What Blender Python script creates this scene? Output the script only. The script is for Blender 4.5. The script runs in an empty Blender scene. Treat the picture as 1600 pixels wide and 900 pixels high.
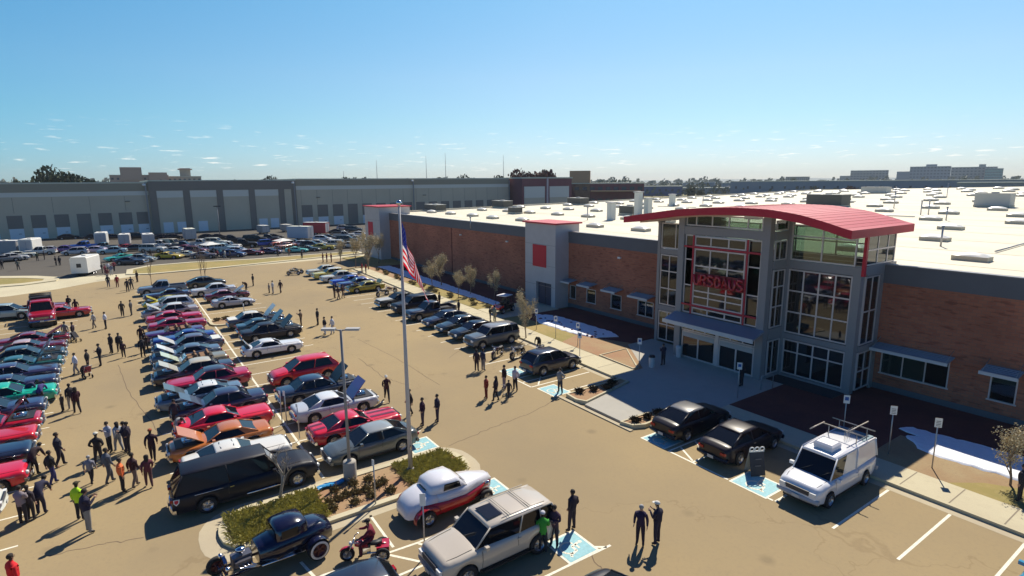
import bpy, bmesh, math, random
from mathutils import Vector, Matrix
rnd = random.Random(11)
R = math.radians
S = bpy.context.scene
COL = S.collection

# ------------------------------------------------------------------ camera
CAM_H = 14.0
FPX = 883.43
PITCH, ROLL, YAW = R(10.65085), R(-0.439427), R(55.36136)
def _cam():
    fw = Vector((0, math.cos(PITCH), -math.sin(PITCH))); up = Vector((0, math.sin(PITCH), math.cos(PITCH)))
    rt = Vector((1, 0, 0)); c, s = math.cos(ROLL), math.sin(ROLL)
    r2 = c*rt + s*up; u2 = -s*rt + c*up
    m = Matrix((r2, u2, -fw)).transposed()
    return Matrix.Rotation(YAW, 3, 'Z') @ m
CM = _cam()
cd = bpy.data.cameras.new('camera'); cam = bpy.data.objects.new('camera', cd); COL.objects.link(cam)
cam.matrix_world = Matrix.Translation((0, 0, CAM_H)) @ CM.to_4x4()
cd.sensor_width = 36; cd.lens = 36*FPX/1600; cd.clip_end = 9000; cd.clip_start = .1
S.camera = cam

# ------------------------------------------------------------------ light
SUN_AZ, SUN_EL = R(122), R(47)          # direction towards the sun, math angle from +X
W = bpy.data.worlds.new('World'); S.world = W; W.use_nodes = True
nt = W.node_tree; nt.nodes.clear()
def N(t, **k):
    n = nt.nodes.new(t)
    for a, b in k.items(): setattr(n, a, b)
    return n
out = N('ShaderNodeOutputWorld'); bg = N('ShaderNodeBackground'); sky = N('ShaderNodeTexSky')
sky.sky_type = 'NISHITA'; sky.sun_disc = False; sky.sun_elevation = SUN_EL
sky.sun_rotation = R(90) - SUN_AZ; sky.altitude = 1600; sky.air_density = 1.0; sky.dust_density = .6; sky.ozone_density = 1.6
bg.inputs['Strength'].default_value = .10
hs = N('ShaderNodeHueSaturation'); hs.inputs['Saturation'].default_value = 1.12; hs.inputs['Value'].default_value = 1.0
# small cumulus low over the horizon, mixed into the sky by direction
tc = N('ShaderNodeTexCoord'); sep = N('ShaderNodeSeparateXYZ')
nt.links.new(tc.outputs['Generated'], sep.inputs[0])
mp = N('ShaderNodeMapping'); mp.inputs['Scale'].default_value = (9, 9, 75)
nz = N('ShaderNodeTexNoise'); nz.inputs['Scale'].default_value = 3.2; nz.inputs['Detail'].default_value = 5; nz.inputs['Roughness'].default_value = .55
nt.links.new(tc.outputs['Generated'], mp.inputs[0]); nt.links.new(mp.outputs[0], nz.inputs['Vector'])
thr = N('ShaderNodeMapRange'); thr.inputs['From Min'].default_value = .60; thr.inputs['From Max'].default_value = .72
nt.links.new(nz.outputs['Fac'], thr.inputs['Value'])
b1 = N('ShaderNodeMapRange'); b1.inputs['From Min'].default_value = .008; b1.inputs['From Max'].default_value = .03
b2 = N('ShaderNodeMapRange'); b2.inputs['From Min'].default_value = .10; b2.inputs['From Max'].default_value = .035
nt.links.new(sep.outputs['Z'], b1.inputs['Value']); nt.links.new(sep.outputs['Z'], b2.inputs['Value'])
m1 = N('ShaderNodeMath', operation='MULTIPLY'); m2 = N('ShaderNodeMath', operation='MULTIPLY'); m3 = N('ShaderNodeMath', operation='MULTIPLY')
nt.links.new(thr.outputs[0], m1.inputs[0]); nt.links.new(b1.outputs[0], m1.inputs[1])
nt.links.new(m1.outputs[0], m2.inputs[0]); nt.links.new(b2.outputs[0], m2.inputs[1])
nt.links.new(m2.outputs[0], m3.inputs[0]); m3.inputs[1].default_value = .75
mx = N('ShaderNodeMixRGB'); mx.inputs['Color2'].default_value = (11.0, 10.6, 9.8, 1)
# dome tinted by height; dimmed overhead, out of view, to deepen shadows on the ground
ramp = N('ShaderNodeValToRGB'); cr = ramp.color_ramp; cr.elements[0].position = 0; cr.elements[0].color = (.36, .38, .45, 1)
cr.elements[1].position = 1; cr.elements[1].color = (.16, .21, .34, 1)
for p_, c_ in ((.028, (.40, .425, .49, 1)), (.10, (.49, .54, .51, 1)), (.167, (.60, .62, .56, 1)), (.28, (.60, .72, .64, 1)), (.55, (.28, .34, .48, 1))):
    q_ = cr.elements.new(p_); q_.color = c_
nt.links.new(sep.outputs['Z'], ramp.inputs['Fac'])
mul = N('ShaderNodeVectorMath', operation='MULTIPLY'); scl = N('ShaderNodeVectorMath', operation='SCALE'); scl.inputs['Scale'].default_value = 1.75
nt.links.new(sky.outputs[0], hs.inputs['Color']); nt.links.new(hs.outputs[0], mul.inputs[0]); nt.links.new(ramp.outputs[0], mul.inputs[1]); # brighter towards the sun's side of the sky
azd = N('ShaderNodeVectorMath', operation='DOT_PRODUCT'); azd.inputs[1].default_value = (math.cos(SUN_AZ), math.sin(SUN_AZ), 0)
ramp2 = N('ShaderNodeValToRGB'); r2 = ramp2.color_ramp; r2.elements[0].position = 0; r2.elements[0].color = (.44, .78, 1.0, 1); r2.elements[1].position = 1; r2.elements[1].color = (1, 1, 1, 1)
for p_, c_ in ((.42, (.56, .88, 1.0, 1)), (.78, (.86, .97, 1, 1)), (.92, (1, 1, 1, 1))):
    q_ = r2.elements.new(p_); q_.color = c_
nt.links.new(tc.outputs['Generated'], azd.inputs[0]); nt.links.new(azd.outputs['Value'], ramp2.inputs['Fac'])
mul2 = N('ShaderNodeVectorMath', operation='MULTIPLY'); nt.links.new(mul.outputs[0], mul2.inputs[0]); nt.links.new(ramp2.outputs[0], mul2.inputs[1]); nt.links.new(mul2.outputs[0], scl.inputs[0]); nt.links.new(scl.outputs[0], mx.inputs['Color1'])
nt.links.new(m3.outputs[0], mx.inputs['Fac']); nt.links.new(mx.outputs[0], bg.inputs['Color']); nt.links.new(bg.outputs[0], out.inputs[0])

sd = bpy.data.lights.new('sun', 'SUN'); sun = bpy.data.objects.new('sun', sd); COL.objects.link(sun)
sd.energy = 5.0; sd.angle = R(.5); sd.color = (1, .92, .78)
sdir = Vector((math.cos(SUN_EL)*math.cos(SUN_AZ), math.cos(SUN_EL)*math.sin(SUN_AZ), math.sin(SUN_EL)))
sun.rotation_euler = sdir.to_track_quat('Z', 'Y').to_euler(); sun.location = (0, 0, 60)
S.view_settings.view_transform = 'Standard'; S.view_settings.look = 'None'
S.view_settings.exposure = 0.28; S.view_settings.gamma = 1; S.view_settings.use_curve_mapping = False
S.render.engine = 'CYCLES'
S.cycles.max_bounces = 6; S.cycles.transparent_max_bounces = 12

# ------------------------------------------------------------------ pixel of the survey photo -> metres on a level plane
def G(px, py, z=0.0):
    d = CM @ Vector(((px-800)/FPX, -(py-450)/FPX, -1)); t = (z-CAM_H)/d.z
    return d.x*t, d.y*t

# ------------------------------------------------------------------ materials
MATS = {}
def mat(name, col, rough=.6, metal=0, spec=None, coat=0, emis=None, var=0, vscale=4, bump=0, bscale=40, alpha=None, stretch=None):
    if name in MATS: return MATS[name]
    m = bpy.data.materials.new(name); m.use_nodes = True; t = m.node_tree; p = t.nodes['Principled BSDF']
    p.inputs['Base Color'].default_value = (*col, 1); p.inputs['Roughness'].default_value = rough; p.inputs['Metallic'].default_value = metal
    if spec is not None: p.inputs['IOR'].default_value = spec
    if coat: p.inputs['Coat Weight'].default_value = coat; p.inputs['Coat Roughness'].default_value = .04
    if var or bump:
        c = t.nodes.new('ShaderNodeTexCoord'); mp = t.nodes.new('ShaderNodeMapping')
        if stretch: mp.inputs['Scale'].default_value = stretch
        t.links.new(c.outputs['Object'], mp.inputs[0])
    if var:
        n = t.nodes.new('ShaderNodeTexNoise'); n.inputs['Scale'].default_value = vscale; n.inputs['Detail'].default_value = 6; n.inputs['Roughness'].default_value = .62
        t.links.new(mp.outputs[0], n.inputs['Vector'])
        r = t.nodes.new('ShaderNodeMapRange'); r.inputs['From Min'].default_value = .3; r.inputs['From Max'].default_value = .7
        r.inputs['To Min'].default_value = 1-var; r.inputs['To Max'].default_value = 1+var
        t.links.new(n.outputs['Fac'], r.inputs['Value'])
        h = t.nodes.new('ShaderNodeVectorMath'); h.operation = 'SCALE'; h.inputs[0].default_value = col
        t.links.new(r.outputs[0], h.inputs['Scale']); t.links.new(h.outputs[0], p.inputs['Base Color'])
    if bump:
        n2 = t.nodes.new('ShaderNodeTexNoise'); n2.inputs['Scale'].default_value = bscale; n2.inputs['Detail'].default_value = 4
        t.links.new(mp.outputs[0], n2.inputs['Vector'])
        b = t.nodes.new('ShaderNodeBump'); b.inputs['Strength'].default_value = bump; b.inputs['Distance'].default_value = .02
        t.links.new(n2.outputs['Fac'], b.inputs['Height']); t.links.new(b.outputs[0], p.inputs['Normal'])
    if emis: p.inputs['Emission Color'].default_value = (*emis, 1); p.inputs['Emission Strength'].default_value = 1
    MATS[name] = m; return m
red_frame_col = (.42, .012, .035)

def ground_mat(name, c1, c2, c3, big=.05, fine=6, cracks=True, rough=.93):
    m = bpy.data.materials.new(name); m.use_nodes = True; t = m.node_tree; p = t.nodes['Principled BSDF']; p.inputs['Roughness'].default_value = rough
    p.inputs['Specular IOR Level'].default_value = .25
    c = t.nodes.new('ShaderNodeTexCoord')
    def noise(s, d=5, vec=None):
        n = t.nodes.new('ShaderNodeTexNoise'); n.inputs['Scale'].default_value = s; n.inputs['Detail'].default_value = d; n.inputs['Roughness'].default_value = .6
        t.links.new((vec or c.outputs['Object']), n.inputs['Vector']); return n
    a = noise(big, 6); b = noise(fine, 8); g = noise(90, 2)
    r1 = t.nodes.new('ShaderNodeMapRange'); r1.inputs['From Min'].default_value = .38; r1.inputs['From Max'].default_value = .62
    t.links.new(a.outputs['Fac'], r1.inputs['Value'])
    x1 = t.nodes.new('ShaderNodeMixRGB'); x1.inputs[1].default_value = (*c1, 1); x1.inputs[2].default_value = (*c2, 1); t.links.new(r1.outputs[0], x1.inputs[0])
    x2 = t.nodes.new('ShaderNodeMixRGB'); x2.inputs[2].default_value = (*c3, 1); t.links.new(x1.outputs[0], x2.inputs[1])
    r2 = t.nodes.new('ShaderNodeMapRange'); r2.inputs['From Min'].default_value = .5; r2.inputs['From Max'].default_value = .78; r2.inputs['To Max'].default_value = .55
    t.links.new(b.outputs['Fac'], r2.inputs['Value']); t.links.new(r2.outputs[0], x2.inputs[0])
    last = x2.outputs[0]
    g2 = t.nodes.new('ShaderNodeMapRange'); g2.inputs['From Min'].default_value = .3; g2.inputs['From Max'].default_value = .7; g2.inputs['To Min'].default_value = .93; g2.inputs['To Max'].default_value = 1.07
    t.links.new(g.outputs['Fac'], g2.inputs['Value'])
    sc = t.nodes.new('ShaderNodeVectorMath'); sc.operation = 'SCALE'; t.links.new(last, sc.inputs[0]); t.links.new(g2.outputs[0], sc.inputs['Scale']); last = sc.outputs[0]
    if cracks:
        # wandering sealed cracks: thin edges of big distorted cells
        dn = noise(.35, 4); add = t.nodes.new('ShaderNodeVectorMath'); add.operation = 'MULTIPLY_ADD'; add.inputs[1].default_value = (5, 5, 0)
        t.links.new(dn.outputs['Color'], add.inputs[0]); t.links.new(c.outputs['Object'], add.inputs[2])
        v = t.nodes.new('ShaderNodeTexVoronoi'); v.feature = 'DISTANCE_TO_EDGE'; v.inputs['Scale'].default_value = .062; t.links.new(add.outputs[0], v.inputs['Vector'])
        r = t.nodes.new('ShaderNodeMapRange'); r.inputs['From Min'].default_value = .0012; r.inputs['From Max'].default_value = .0035; r.inputs['To Min'].default_value = .24; r.inputs['To Max'].default_value = 0
        t.links.new(v.outputs['Distance'], r.inputs['Value'])
        x3 = t.nodes.new('ShaderNodeMixRGB'); x3.inputs[2].default_value = (c1[0]*.45, c1[1]*.4, c1[2]*.4, 1); t.links.new(last, x3.inputs[1]); t.links.new(r.outputs[0], x3.inputs[0]); last = x3.outputs[0]
        # oil spots
        o = t.nodes.new('ShaderNodeTexVoronoi'); o.inputs['Scale'].default_value = .42; t.links.new(c.outputs['Object'], o.inputs['Vector'])
        r = t.nodes.new('ShaderNodeMapRange'); r.inputs['From Min'].default_value = .05; r.inputs['From Max'].default_value = .16; r.inputs['To Min'].default_value = .28; r.inputs['To Max'].default_value = 0
        t.links.new(o.outputs['Distance'], r.inputs['Value'])
        x4 = t.nodes.new('ShaderNodeMixRGB'); x4.inputs[2].default_value = (.08, .065, .05, 1); t.links.new(last, x4.inputs[1]); t.links.new(r.outputs[0], x4.inputs[0]); last = x4.outputs[0]
    t.links.new(last, p.inputs['Base Color'])
    bp = t.nodes.new('ShaderNodeBump'); bp.inputs['Strength'].default_value = .25; bp.inputs['Distance'].default_value = .02
    t.links.new(g.outputs['Fac'], bp.inputs['Height']); t.links.new(bp.outputs[0], p.inputs['Normal'])
    MATS[name] = m; return m

def brick_mat(name, c1, c2, mortar):
    m = bpy.data.materials.new(name); m.use_nodes = True; t = m.node_tree; p = t.nodes['Principled BSDF']; p.inputs['Roughness'].default_value = .9
    c = t.nodes.new('ShaderNodeTexCoord'); s = t.nodes.new('ShaderNodeSeparateXYZ'); t.links.new(c.outputs['Object'], s.inputs[0])
    ad = t.nodes.new('ShaderNodeMath'); ad.operation = 'ADD'; t.links.new(s.outputs[0], ad.inputs[0]); t.links.new(s.outputs[1], ad.inputs[1])
    cb = t.nodes.new('ShaderNodeCombineXYZ'); t.links.new(ad.outputs[0], cb.inputs[0]); t.links.new(s.outputs[2], cb.inputs[1])
    b = t.nodes.new('ShaderNodeTexBrick'); b.inputs['Scale'].default_value = 1; b.inputs['Brick Width'].default_value = .41; b.inputs['Row Height'].default_value = .2
    b.inputs['Mortar Size'].default_value = .012; b.inputs['Color1'].default_value = (*c1, 1); b.inputs['Color2'].default_value = (*c2, 1); b.inputs['Mortar'].default_value = (*mortar, 1); b.inputs['Bias'].default_value = -.35
    t.links.new(cb.outputs[0], b.inputs['Vector'])
    # scattered dark bricks, wider than tall
    mp = t.nodes.new('ShaderNodeMapping'); mp.inputs['Scale'].default_value = (1.1, 4.2, 1); t.links.new(cb.outputs[0], mp.inputs[0])
    n = t.nodes.new('ShaderNodeTexNoise'); n.inputs['Scale'].default_value = 1.1; n.inputs['Detail'].default_value = 3; t.links.new(mp.outputs[0], n.inputs['Vector'])
    r = t.nodes.new('ShaderNodeMapRange'); r.inputs['From Min'].default_value = .56; r.inputs['From Max'].default_value = .66; r.inputs['To Max'].default_value = .55; t.links.new(n.outputs['Fac'], r.inputs['Value'])
    x = t.nodes.new('ShaderNodeMixRGB'); x.inputs[2].default_value = (c1[0]*.35, c1[1]*.3, c1[2]*.35, 1); t.links.new(b.outputs['Color'], x.inputs[1]); t.links.new(r.outputs[0], x.inputs[0])
    n3 = t.nodes.new('ShaderNodeTexNoise'); n3.inputs['Scale'].default_value = .25; n3.inputs['Detail'].default_value = 4; t.links.new(cb.outputs[0], n3.inputs['Vector'])
    r3 = t.nodes.new('ShaderNodeMapRange'); r3.inputs['From Min'].default_value = .3; r3.inputs['From Max'].default_value = .7; r3.inputs['To Min'].default_value = .8; r3.inputs['To Max'].default_value = 1.2; t.links.new(n3.outputs['Fac'], r3.inputs['Value'])
    sc = t.nodes.new('ShaderNodeVectorMath'); sc.operation = 'SCALE'; t.links.new(x.outputs[0], sc.inputs[0]); t.links.new(r3.outputs[0], sc.inputs['Scale'])
    t.links.new(sc.outputs[0], p.inputs['Base Color'])
    bp = t.nodes.new('ShaderNodeBump'); bp.inputs['Strength'].default_value = .3; bp.inputs['Distance'].default_value = .01; t.links.new(b.outputs['Fac'], bp.inputs['Height']); bp.invert = True; t.links.new(bp.outputs[0], p.inputs['Normal'])
    MATS[name] = m; return m

def glass_mat(name, tint, see):
    m = bpy.data.materials.new(name); m.use_nodes = True; t = m.node_tree; t.nodes.clear()
    o = t.nodes.new('ShaderNodeOutputMaterial'); a = t.nodes.new('ShaderNodeBsdfTransparent'); g = t.nodes.new('ShaderNodeBsdfGlossy'); d = t.nodes.new('ShaderNodeBsdfDiffuse')
    a.inputs[0].default_value = (*tint, 1); g.inputs['Roughness'].default_value = .03; g.inputs[0].default_value = (.9, .93, .95, 1); d.inputs[0].default_value = (.02, .025, .03, 1)
    x = t.nodes.new('ShaderNodeMixShader'); x.inputs[0].default_value = see; t.links.new(d.outputs[0], x.inputs[1]); t.links.new(a.outputs[0], x.inputs[2])
    f = t.nodes.new('ShaderNodeFresnel'); f.inputs[0].default_value = 1.75
    y = t.nodes.new('ShaderNodeMixShader'); t.links.new(f.outputs[0], y.inputs[0]); t.links.new(x.outputs[0], y.inputs[1]); t.links.new(g.outputs[0], y.inputs[2])
    t.links.new(y.outputs[0], o.inputs[0]); MATS[name] = m; return m

asphalt = ground_mat('lot_asphalt', (.375, .283, .150), (.305, .236, .138), (.275, .21, .13))
yard_m = ground_mat('yard_asphalt', (.115, .103, .085), (.095, .087, .075), (.14, .125, .10))
drive_m = ground_mat('drive_asphalt', (.39, .29, .155), (.36, .265, .145), (.31, .23, .13))
field_m = ground_mat('field_ground', (.22, .19, .10), (.14, .145, .07), (.30, .25, .15), big=.004, fine=.05, cracks=False)
conc = ground_mat('pale_concrete', (.60, .54, .37), (.54, .48, .33), (.48, .42, .29), big=.2, fine=3, cracks=False)
pan_m = ground_mat('gutter_concrete', (.52, .45, .31), (.47, .40, .28), (.42, .36, .25), big=.2, fine=3, cracks=False)
grass_bed = ground_mat('dry_lawn', (.36, .27, .10), (.27, .23, .08), (.42, .33, .16), big=.25, fine=3, cracks=False)
gravel_m = ground_mat('red_gravel', (.36, .21, .12), (.38, .27, .15), (.24, .14, .085), big=.4, fine=12, cracks=False)
mulch_m = ground_mat('dark_mulch', (.17, .06, .045), (.13, .045, .04), (.22, .09, .06), big=.4, fine=8, cracks=False)
snow_m = mat('snow', (.86, .88, .92), .7, var=.05, vscale=5, bump=.4, bscale=8)
white_paint = mat('white_marking', (.78, .74, .6), .7, var=.18, vscale=9)
blue_paint = mat('blue_marking', (.25, .50, .55), .7, var=.15, vscale=7)
brick = brick_mat('brown_brick', (.42, .15, .085), (.33, .112, .068), (.24, .14, .10))
band_m = mat('dark_parapet', (.115, .12, .135), .6, var=.06, vscale=.8)
roof_white = mat('white_membrane', (.72, .66, .50), .75, var=.13, vscale=.22, stretch=(.25, 1, 1))
grey_panel = mat('grey_panel', (.48, .46, .46), .5, var=.05, vscale=1)
frame_grey = mat('dark_frame', (.25, .245, .25), .45)
mull = mat('pale_mullion', (.62, .57, .56), .4, metal=.3)
red_metal = mat('red_roof_metal', (.50, .012, .036), .6, coat=.08, var=.08, vscale=1.5)
red_trim = mat('red_trim', (.52, .008, .03), .5)
glass_see = glass_mat('clear_glazing', (.62, .72, .66), .92)
glass_window = glass_mat('window_glazing', (.62, .68, .66), .8)
glass_dark = glass_mat('dark_glazing', (.25, .3, .32), .45)
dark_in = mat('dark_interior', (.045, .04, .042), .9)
glass_car = mat('car_glass', (.008, .010, .014), .04, spec=1.42)
chrome = mat('chrome', (.62, .62, .64), .14, metal=1)
rubber = mat('tyre_rubber', (.018, .018, .02), .8)
rim_m = mat('alloy_rim', (.42, .42, .44), .3, metal=.9)
blackp = mat('black_plastic', (.02, .02, .022), .55)
lamp_w = mat('lamp_lens', (.75, .75, .72), .12)
lamp_r = mat('red_lens', (.35, .012, .012), .15)
steel = mat('galvanised_steel', (.42, .42, .43), .45, metal=.6)
pole_w = mat('white_pole_paint', (.48, .46, .46), .35)
skin_m = mat('skin', (.42, .24, .16), .6)
bark = mat('bark', (.22, .16, .11), .9, var=.2, vscale=12)
def paint(c, rough=.3):
    k = 'paint_%02x%02x%02x' % tuple(int(255*min(1, v)) for v in c)
    if k in MATS: return MATS[k]
    m = mat(k, c, rough+.08 if max(c) < .03 else rough, coat=.2 if max(c) < .03 else .8)
    if max(c) < .03: m.node_tree.nodes['Principled BSDF'].inputs['Specular IOR Level'].default_value = .3
    return m
def cloth(c):
    k = 'cloth_%02x%02x%02x' % tuple(int(255*min(1, v)) for v in c)
    return MATS.get(k) or mat(k, c, .9)

# ------------------------------------------------------------------ mesh helpers
class MB:
    def __init__(s): s.v = []; s.f = []; s.m = []; s.sm = []
    def add(s, vs, fs, mi=0, smooth=False):
        o = len(s.v); s.v += [tuple(p) for p in vs]
        for f in fs: s.f.append([o+i for i in f]); s.m.append(mi); s.sm.append(smooth)
        return s
    def box(s, c, d, mi=0, rz=0, rx=0, ry=0):
        hx, hy, hz = d[0]/2, d[1]/2, d[2]/2
        M = Matrix.Translation(c) @ Matrix.Rotation(rz, 4, 'Z') @ Matrix.Rotation(ry, 4, 'Y') @ Matrix.Rotation(rx, 4, 'X')
        vs = [M @ Vector((x, y, z)) for x in (-hx, hx) for y in (-hy, hy) for z in (-hz, hz)]
        return s.add(vs, [(0, 1, 3, 2), (4, 6, 7, 5), (0, 4, 5, 1), (2, 3, 7, 6), (0, 2, 6, 4), (1, 5, 7, 3)], mi)
    def bb(s, a, b, mi=0):
        return s.box([(a[i]+b[i])/2 for i in range(3)], [abs(b[i]-a[i]) for i in range(3)], mi)
    def tube(s, pts, rad, n=8, mi=0, cap=True, smooth=True):
        pts = [Vector(p) for p in pts]
        if not hasattr(rad, '__len__'): rad = [rad]*len(pts)
        vs = []; prev = None
        for i, p in enumerate(pts):
            d = (pts[min(i+1, len(pts)-1)] - pts[max(i-1, 0)]).normalized()
            a = Vector((0, 0, 1)) if abs(d.z) < .9 else Vector((1, 0, 0))
            if prev is not None: u = (prev - d*prev.dot(d)).normalized()
            else: u = d.cross(a).normalized()
            prev = u; w = d.cross(u)
            vs += [p + (u*math.cos(2*math.pi*k/n) + w*math.sin(2*math.pi*k/n))*rad[i] for k in range(n)]
        fs = [(i*n+k, i*n+(k+1) % n, (i+1)*n+(k+1) % n, (i+1)*n+k) for i in range(len(pts)-1) for k in range(n)]
        s.add(vs, fs, mi, smooth)
        if cap:
            o = len(s.v)-len(vs); s.f.append([o+k for k in range(n)][::-1]); s.f.append([o+(len(pts)-1)*n+k for k in range(n)]); s.m += [mi, mi]; s.sm += [False, False]
        return s
    def loft(s, rings, mi=0, closed=True, cap0=True, cap1=True, smooth=True):
        n = len(rings[0]); vs = [p for r in rings for p in r]; e = n if closed else n-1
        fs = [(i*n+k, i*n+(k+1) % n, (i+1)*n+(k+1) % n, (i+1)*n+k) for i in range(len(rings)-1) for k in range(e)]
        s.add(vs, fs, mi, smooth); o = len(s.v)-len(vs)
        if cap0: s.f.append([o+k for k in range(n)][::-1]); s.m.append(mi); s.sm.append(False)
        if cap1: s.f.append([o+(len(rings)-1)*n+k for k in range(n)]); s.m.append(mi); s.sm.append(False)
        return s
    def lathe(s, prof, n=20, mi=0, axis='y', c=(0, 0, 0)):   # prof: (radius, offset along the axis)
        vs = []
        for r, h in prof:
            for k in range(n):
                a = 2*math.pi*k/n; x, z = r*math.cos(a), r*math.sin(a)
                vs.append((c[0]+x, c[1]+h, c[2]+z) if axis == 'y' else (c[0]+x, c[1]+z, c[2]+h))
        return s.add(vs, [(i*n+k, i*n+(k+1) % n, (i+1)*n+(k+1) % n, (i+1)*n+k) for i in range(len(prof)-1) for k in range(n)], mi, True)
    def ball(s, c, r, mi=0, n=10, m=6):
        if not hasattr(r, '__len__'): r = (r, r, r)
        rings = [[(c[0]+r[0]*math.sin(t)*math.cos(2*math.pi*k/n), c[1]+r[1]*math.sin(t)*math.sin(2*math.pi*k/n), c[2]-r[2]*math.cos(t)) for k in range(n)] for t in [math.pi*(i+.02)/(m+.04) for i in range(m+1)]]
        return s.loft(rings, mi)
    def sheet(s, pts, z, mi=0):
        s.v += [(p[0], p[1], z) for p in pts]; o = len(s.v)-len(pts); s.f.append(list(range(o, len(s.v)))); s.m.append(mi); s.sm.append(False); return s
    def prism(s, pts, z0, z1, mi=0):
        n = len(pts); o = len(s.v); s.v += [(p[0], p[1], z0) for p in pts]+[(p[0], p[1], z1) for p in pts]
        for k in range(n): s.f.append([o+k, o+(k+1) % n, o+n+(k+1) % n, o+n+k]); s.m.append(mi); s.sm.append(False)
        s.f.append([o+n+k for k in range(n)]); s.m.append(mi); s.sm.append(False); return s
    def mesh(s, name, mats=None, recalc=True):
        me = bpy.data.meshes.new(name); me.from_pydata(s.v, [], s.f)
        for m in (mats or [None]): me.materials.append(m)
        for p, mi, sm in zip(me.polygons, s.m, s.sm): p.material_index = mi; p.use_smooth = sm
        if recalc:
            b = bmesh.new(); b.from_mesh(me); bmesh.ops.recalc_face_normals(b, faces=b.faces); b.to_mesh(me); b.free()
        return me
    def obj(s, name, mats, parent=None, loc=(0, 0, 0), recalc=True):
        if not isinstance(mats, (list, tuple)): mats = [mats]
        return link(name, s.mesh(name, mats, recalc), parent, loc)

def link(name, me, parent=None, loc=(0, 0, 0), omats=None):
    o = bpy.data.objects.new(name, me); COL.objects.link(o)
    if parent: o.parent = parent
    o.location = loc
    if omats:
        for i, m in enumerate(omats):
            if m is not None: o.material_slots[i].link = 'OBJECT'; o.material_slots[i].material = m
    return o
def tag(o, label=None, cat=None, group=None, kind=None):
    if label: o['label'] = label
    if cat: o['category'] = cat
    if group: o['group'] = group
    if kind: o['kind'] = kind
    return o
def empty(name, loc, rz=0, label=None, cat=None, group=None):
    o = bpy.data.objects.new(name, None); COL.objects.link(o); o.location = loc; o.rotation_euler = (0, 0, rz); o.empty_display_size = .3
    return tag(o, label, cat, group)
def copy_tree(o, parent=None):
    c = o.copy(); COL.objects.link(c); c.parent = parent
    for ch in [x for x in bpy.data.objects if x.parent is o]: copy_tree(ch, c)
    return c
def clone(root, kids, loc, rz=0, scale=1, label=None):     # kids: flat list of (object, index of its parent in the list or None)
    c = root.copy(); COL.objects.link(c); c.location = loc; c.rotation_euler = (0, 0, rz); c.scale = (scale,)*3
    made = []
    for o, pi in kids:
        d = o.copy(); COL.objects.link(d); d.parent = c if pi is None else made[pi]; made.append(d)
    if label: c['label'] = label
    return c
def structure(name, mb, m): return tag(mb.obj(name, m), kind='structure')

# ================================================================== GROUND
gb = MB(); gb.sheet([(-4900, -2600), (1100, -2600), (1100, 5600), (-4900, 5600)], -.06); structure('ground', gb, field_m)
lot = MB(); lot.sheet([(-106, -70), (60, -70), (60, 28.1), (-28, 28.1), (-28, 28.6), (-92, 30.6), (-92, 46), (-106, 46)], 0); structure('parking_lot', lot, asphalt)
yard = MB(); yard.sheet([(-193.4, -90), (-109, -90), (-109, 175), (-193.4, 175)], 0); structure('truck_yard', yard, yard_m)
dr = MB(); dr.sheet([(-109, -90), (-106, -90), (-106, 46), (-109, 46)], 0); structure('drain_pan', dr, conc)
dr = MB(); dr.sheet([(-109, 46), (-92.05, 46), (-92.05, 175), (-109, 175)], 0); structure('side_drive', dr, drive_m)

# grass islands at the far edge of the lot
def island(pts, m, name='grass_island', z=.13, w=.6, cap=pan_m):
    # offset outline inwards for the kerb
    n = len(pts); cx = sum(p[0] for p in pts)/n; cy = sum(p[1] for p in pts)/n
    inn = []
    for i in range(n):
        a, b, c = Vector(pts[i-1]), Vector(pts[i]), Vector(pts[(i+1) % n])
        d1 = (b-a).normalized(); d2 = (c-b).normalized(); nn = Vector((-(d1+d2).y, (d1+d2).x)).normalized()
        if nn.dot(Vector((cx, cy))-b) < 0: nn = -nn
        inn.append(tuple(b+nn*w))
    k = MB(); o = 0
    k.v += [(p[0], p[1], 0) for p in pts]+[(p[0], p[1], z) for p in pts]+[(p[0], p[1], z) for p in inn]+[(p[0], p[1], z-.08) for p in inn]
    for i in range(n):
        j = (i+1) % n
        for a in range(3): k.f.append([a*n+i, a*n+j, (a+1)*n+j, (a+1)*n+i]); k.m.append(0); k.sm.append(False)
    structure('island_kerb', k, cap)
    b = MB(); b.sheet(inn, z-.05); return structure(name, b, m), inn
def rounded(x0, y0, x1, y1, r, n=5):
    p = []
    for cx, cy, a in ((x1-r, y0+r, -90), (x1-r, y1-r, 0), (x0+r, y1-r, 90), (x0+r, y0+r, 180)):
        for k in range(n+1): t = R(a+90*k/n); p.append((cx+r*math.cos(t), cy+r*math.sin(t)))
    return p
island([(-120, -60), (-109.2, -60), (-105.4, -30), (-104.6, -12), (-106.5, -8.6), (-110, -8.3), (-114, -11.5), (-117, -16)], grass_bed, 'dry_grass_island', w=2.0, cap=conc)
island([(-107, 0), (-105, 3), (-105.6, 12), (-107.6, 24), (-110.2, 40), (-114.6, 40), (-114.5, 20), (-117, 10), (-116.6, 3.5), (-113, .2)], grass_bed, 'tan_grass_island', w=1.0, cap=conc)
# pale concrete drive apron sweeping round the first island
ap = MB(); ap.sheet([(-106, -60), (-98.5, -60), (-96.2, -30), (-95.4, -12.8), (-98, -8), (-101.8, -4), (-104.8, 1.5), (-106, 2)], .004); structure('concrete_apron', ap, conc)

# near planted island
isl, inn = island(rounded(-25.25, 1.9, -21.95, 13.2, 1.5), gravel_m, 'planting_bed', z=.15, w=.32, cap=conc)
pan = MB(); pan.sheet(rounded(-25.75, 1.2, -21.45, 13.7, 1.8), .004); structure('gutter_pan', pan, pan_m)
# small island between the show rows, further back
isl2, inn2 = island(rounded(-65.3, 6.4, -61.7, 13.4, 1.2), gravel_m, 'planting_bed', z=.15, w=.3, cap=conc)

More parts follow.
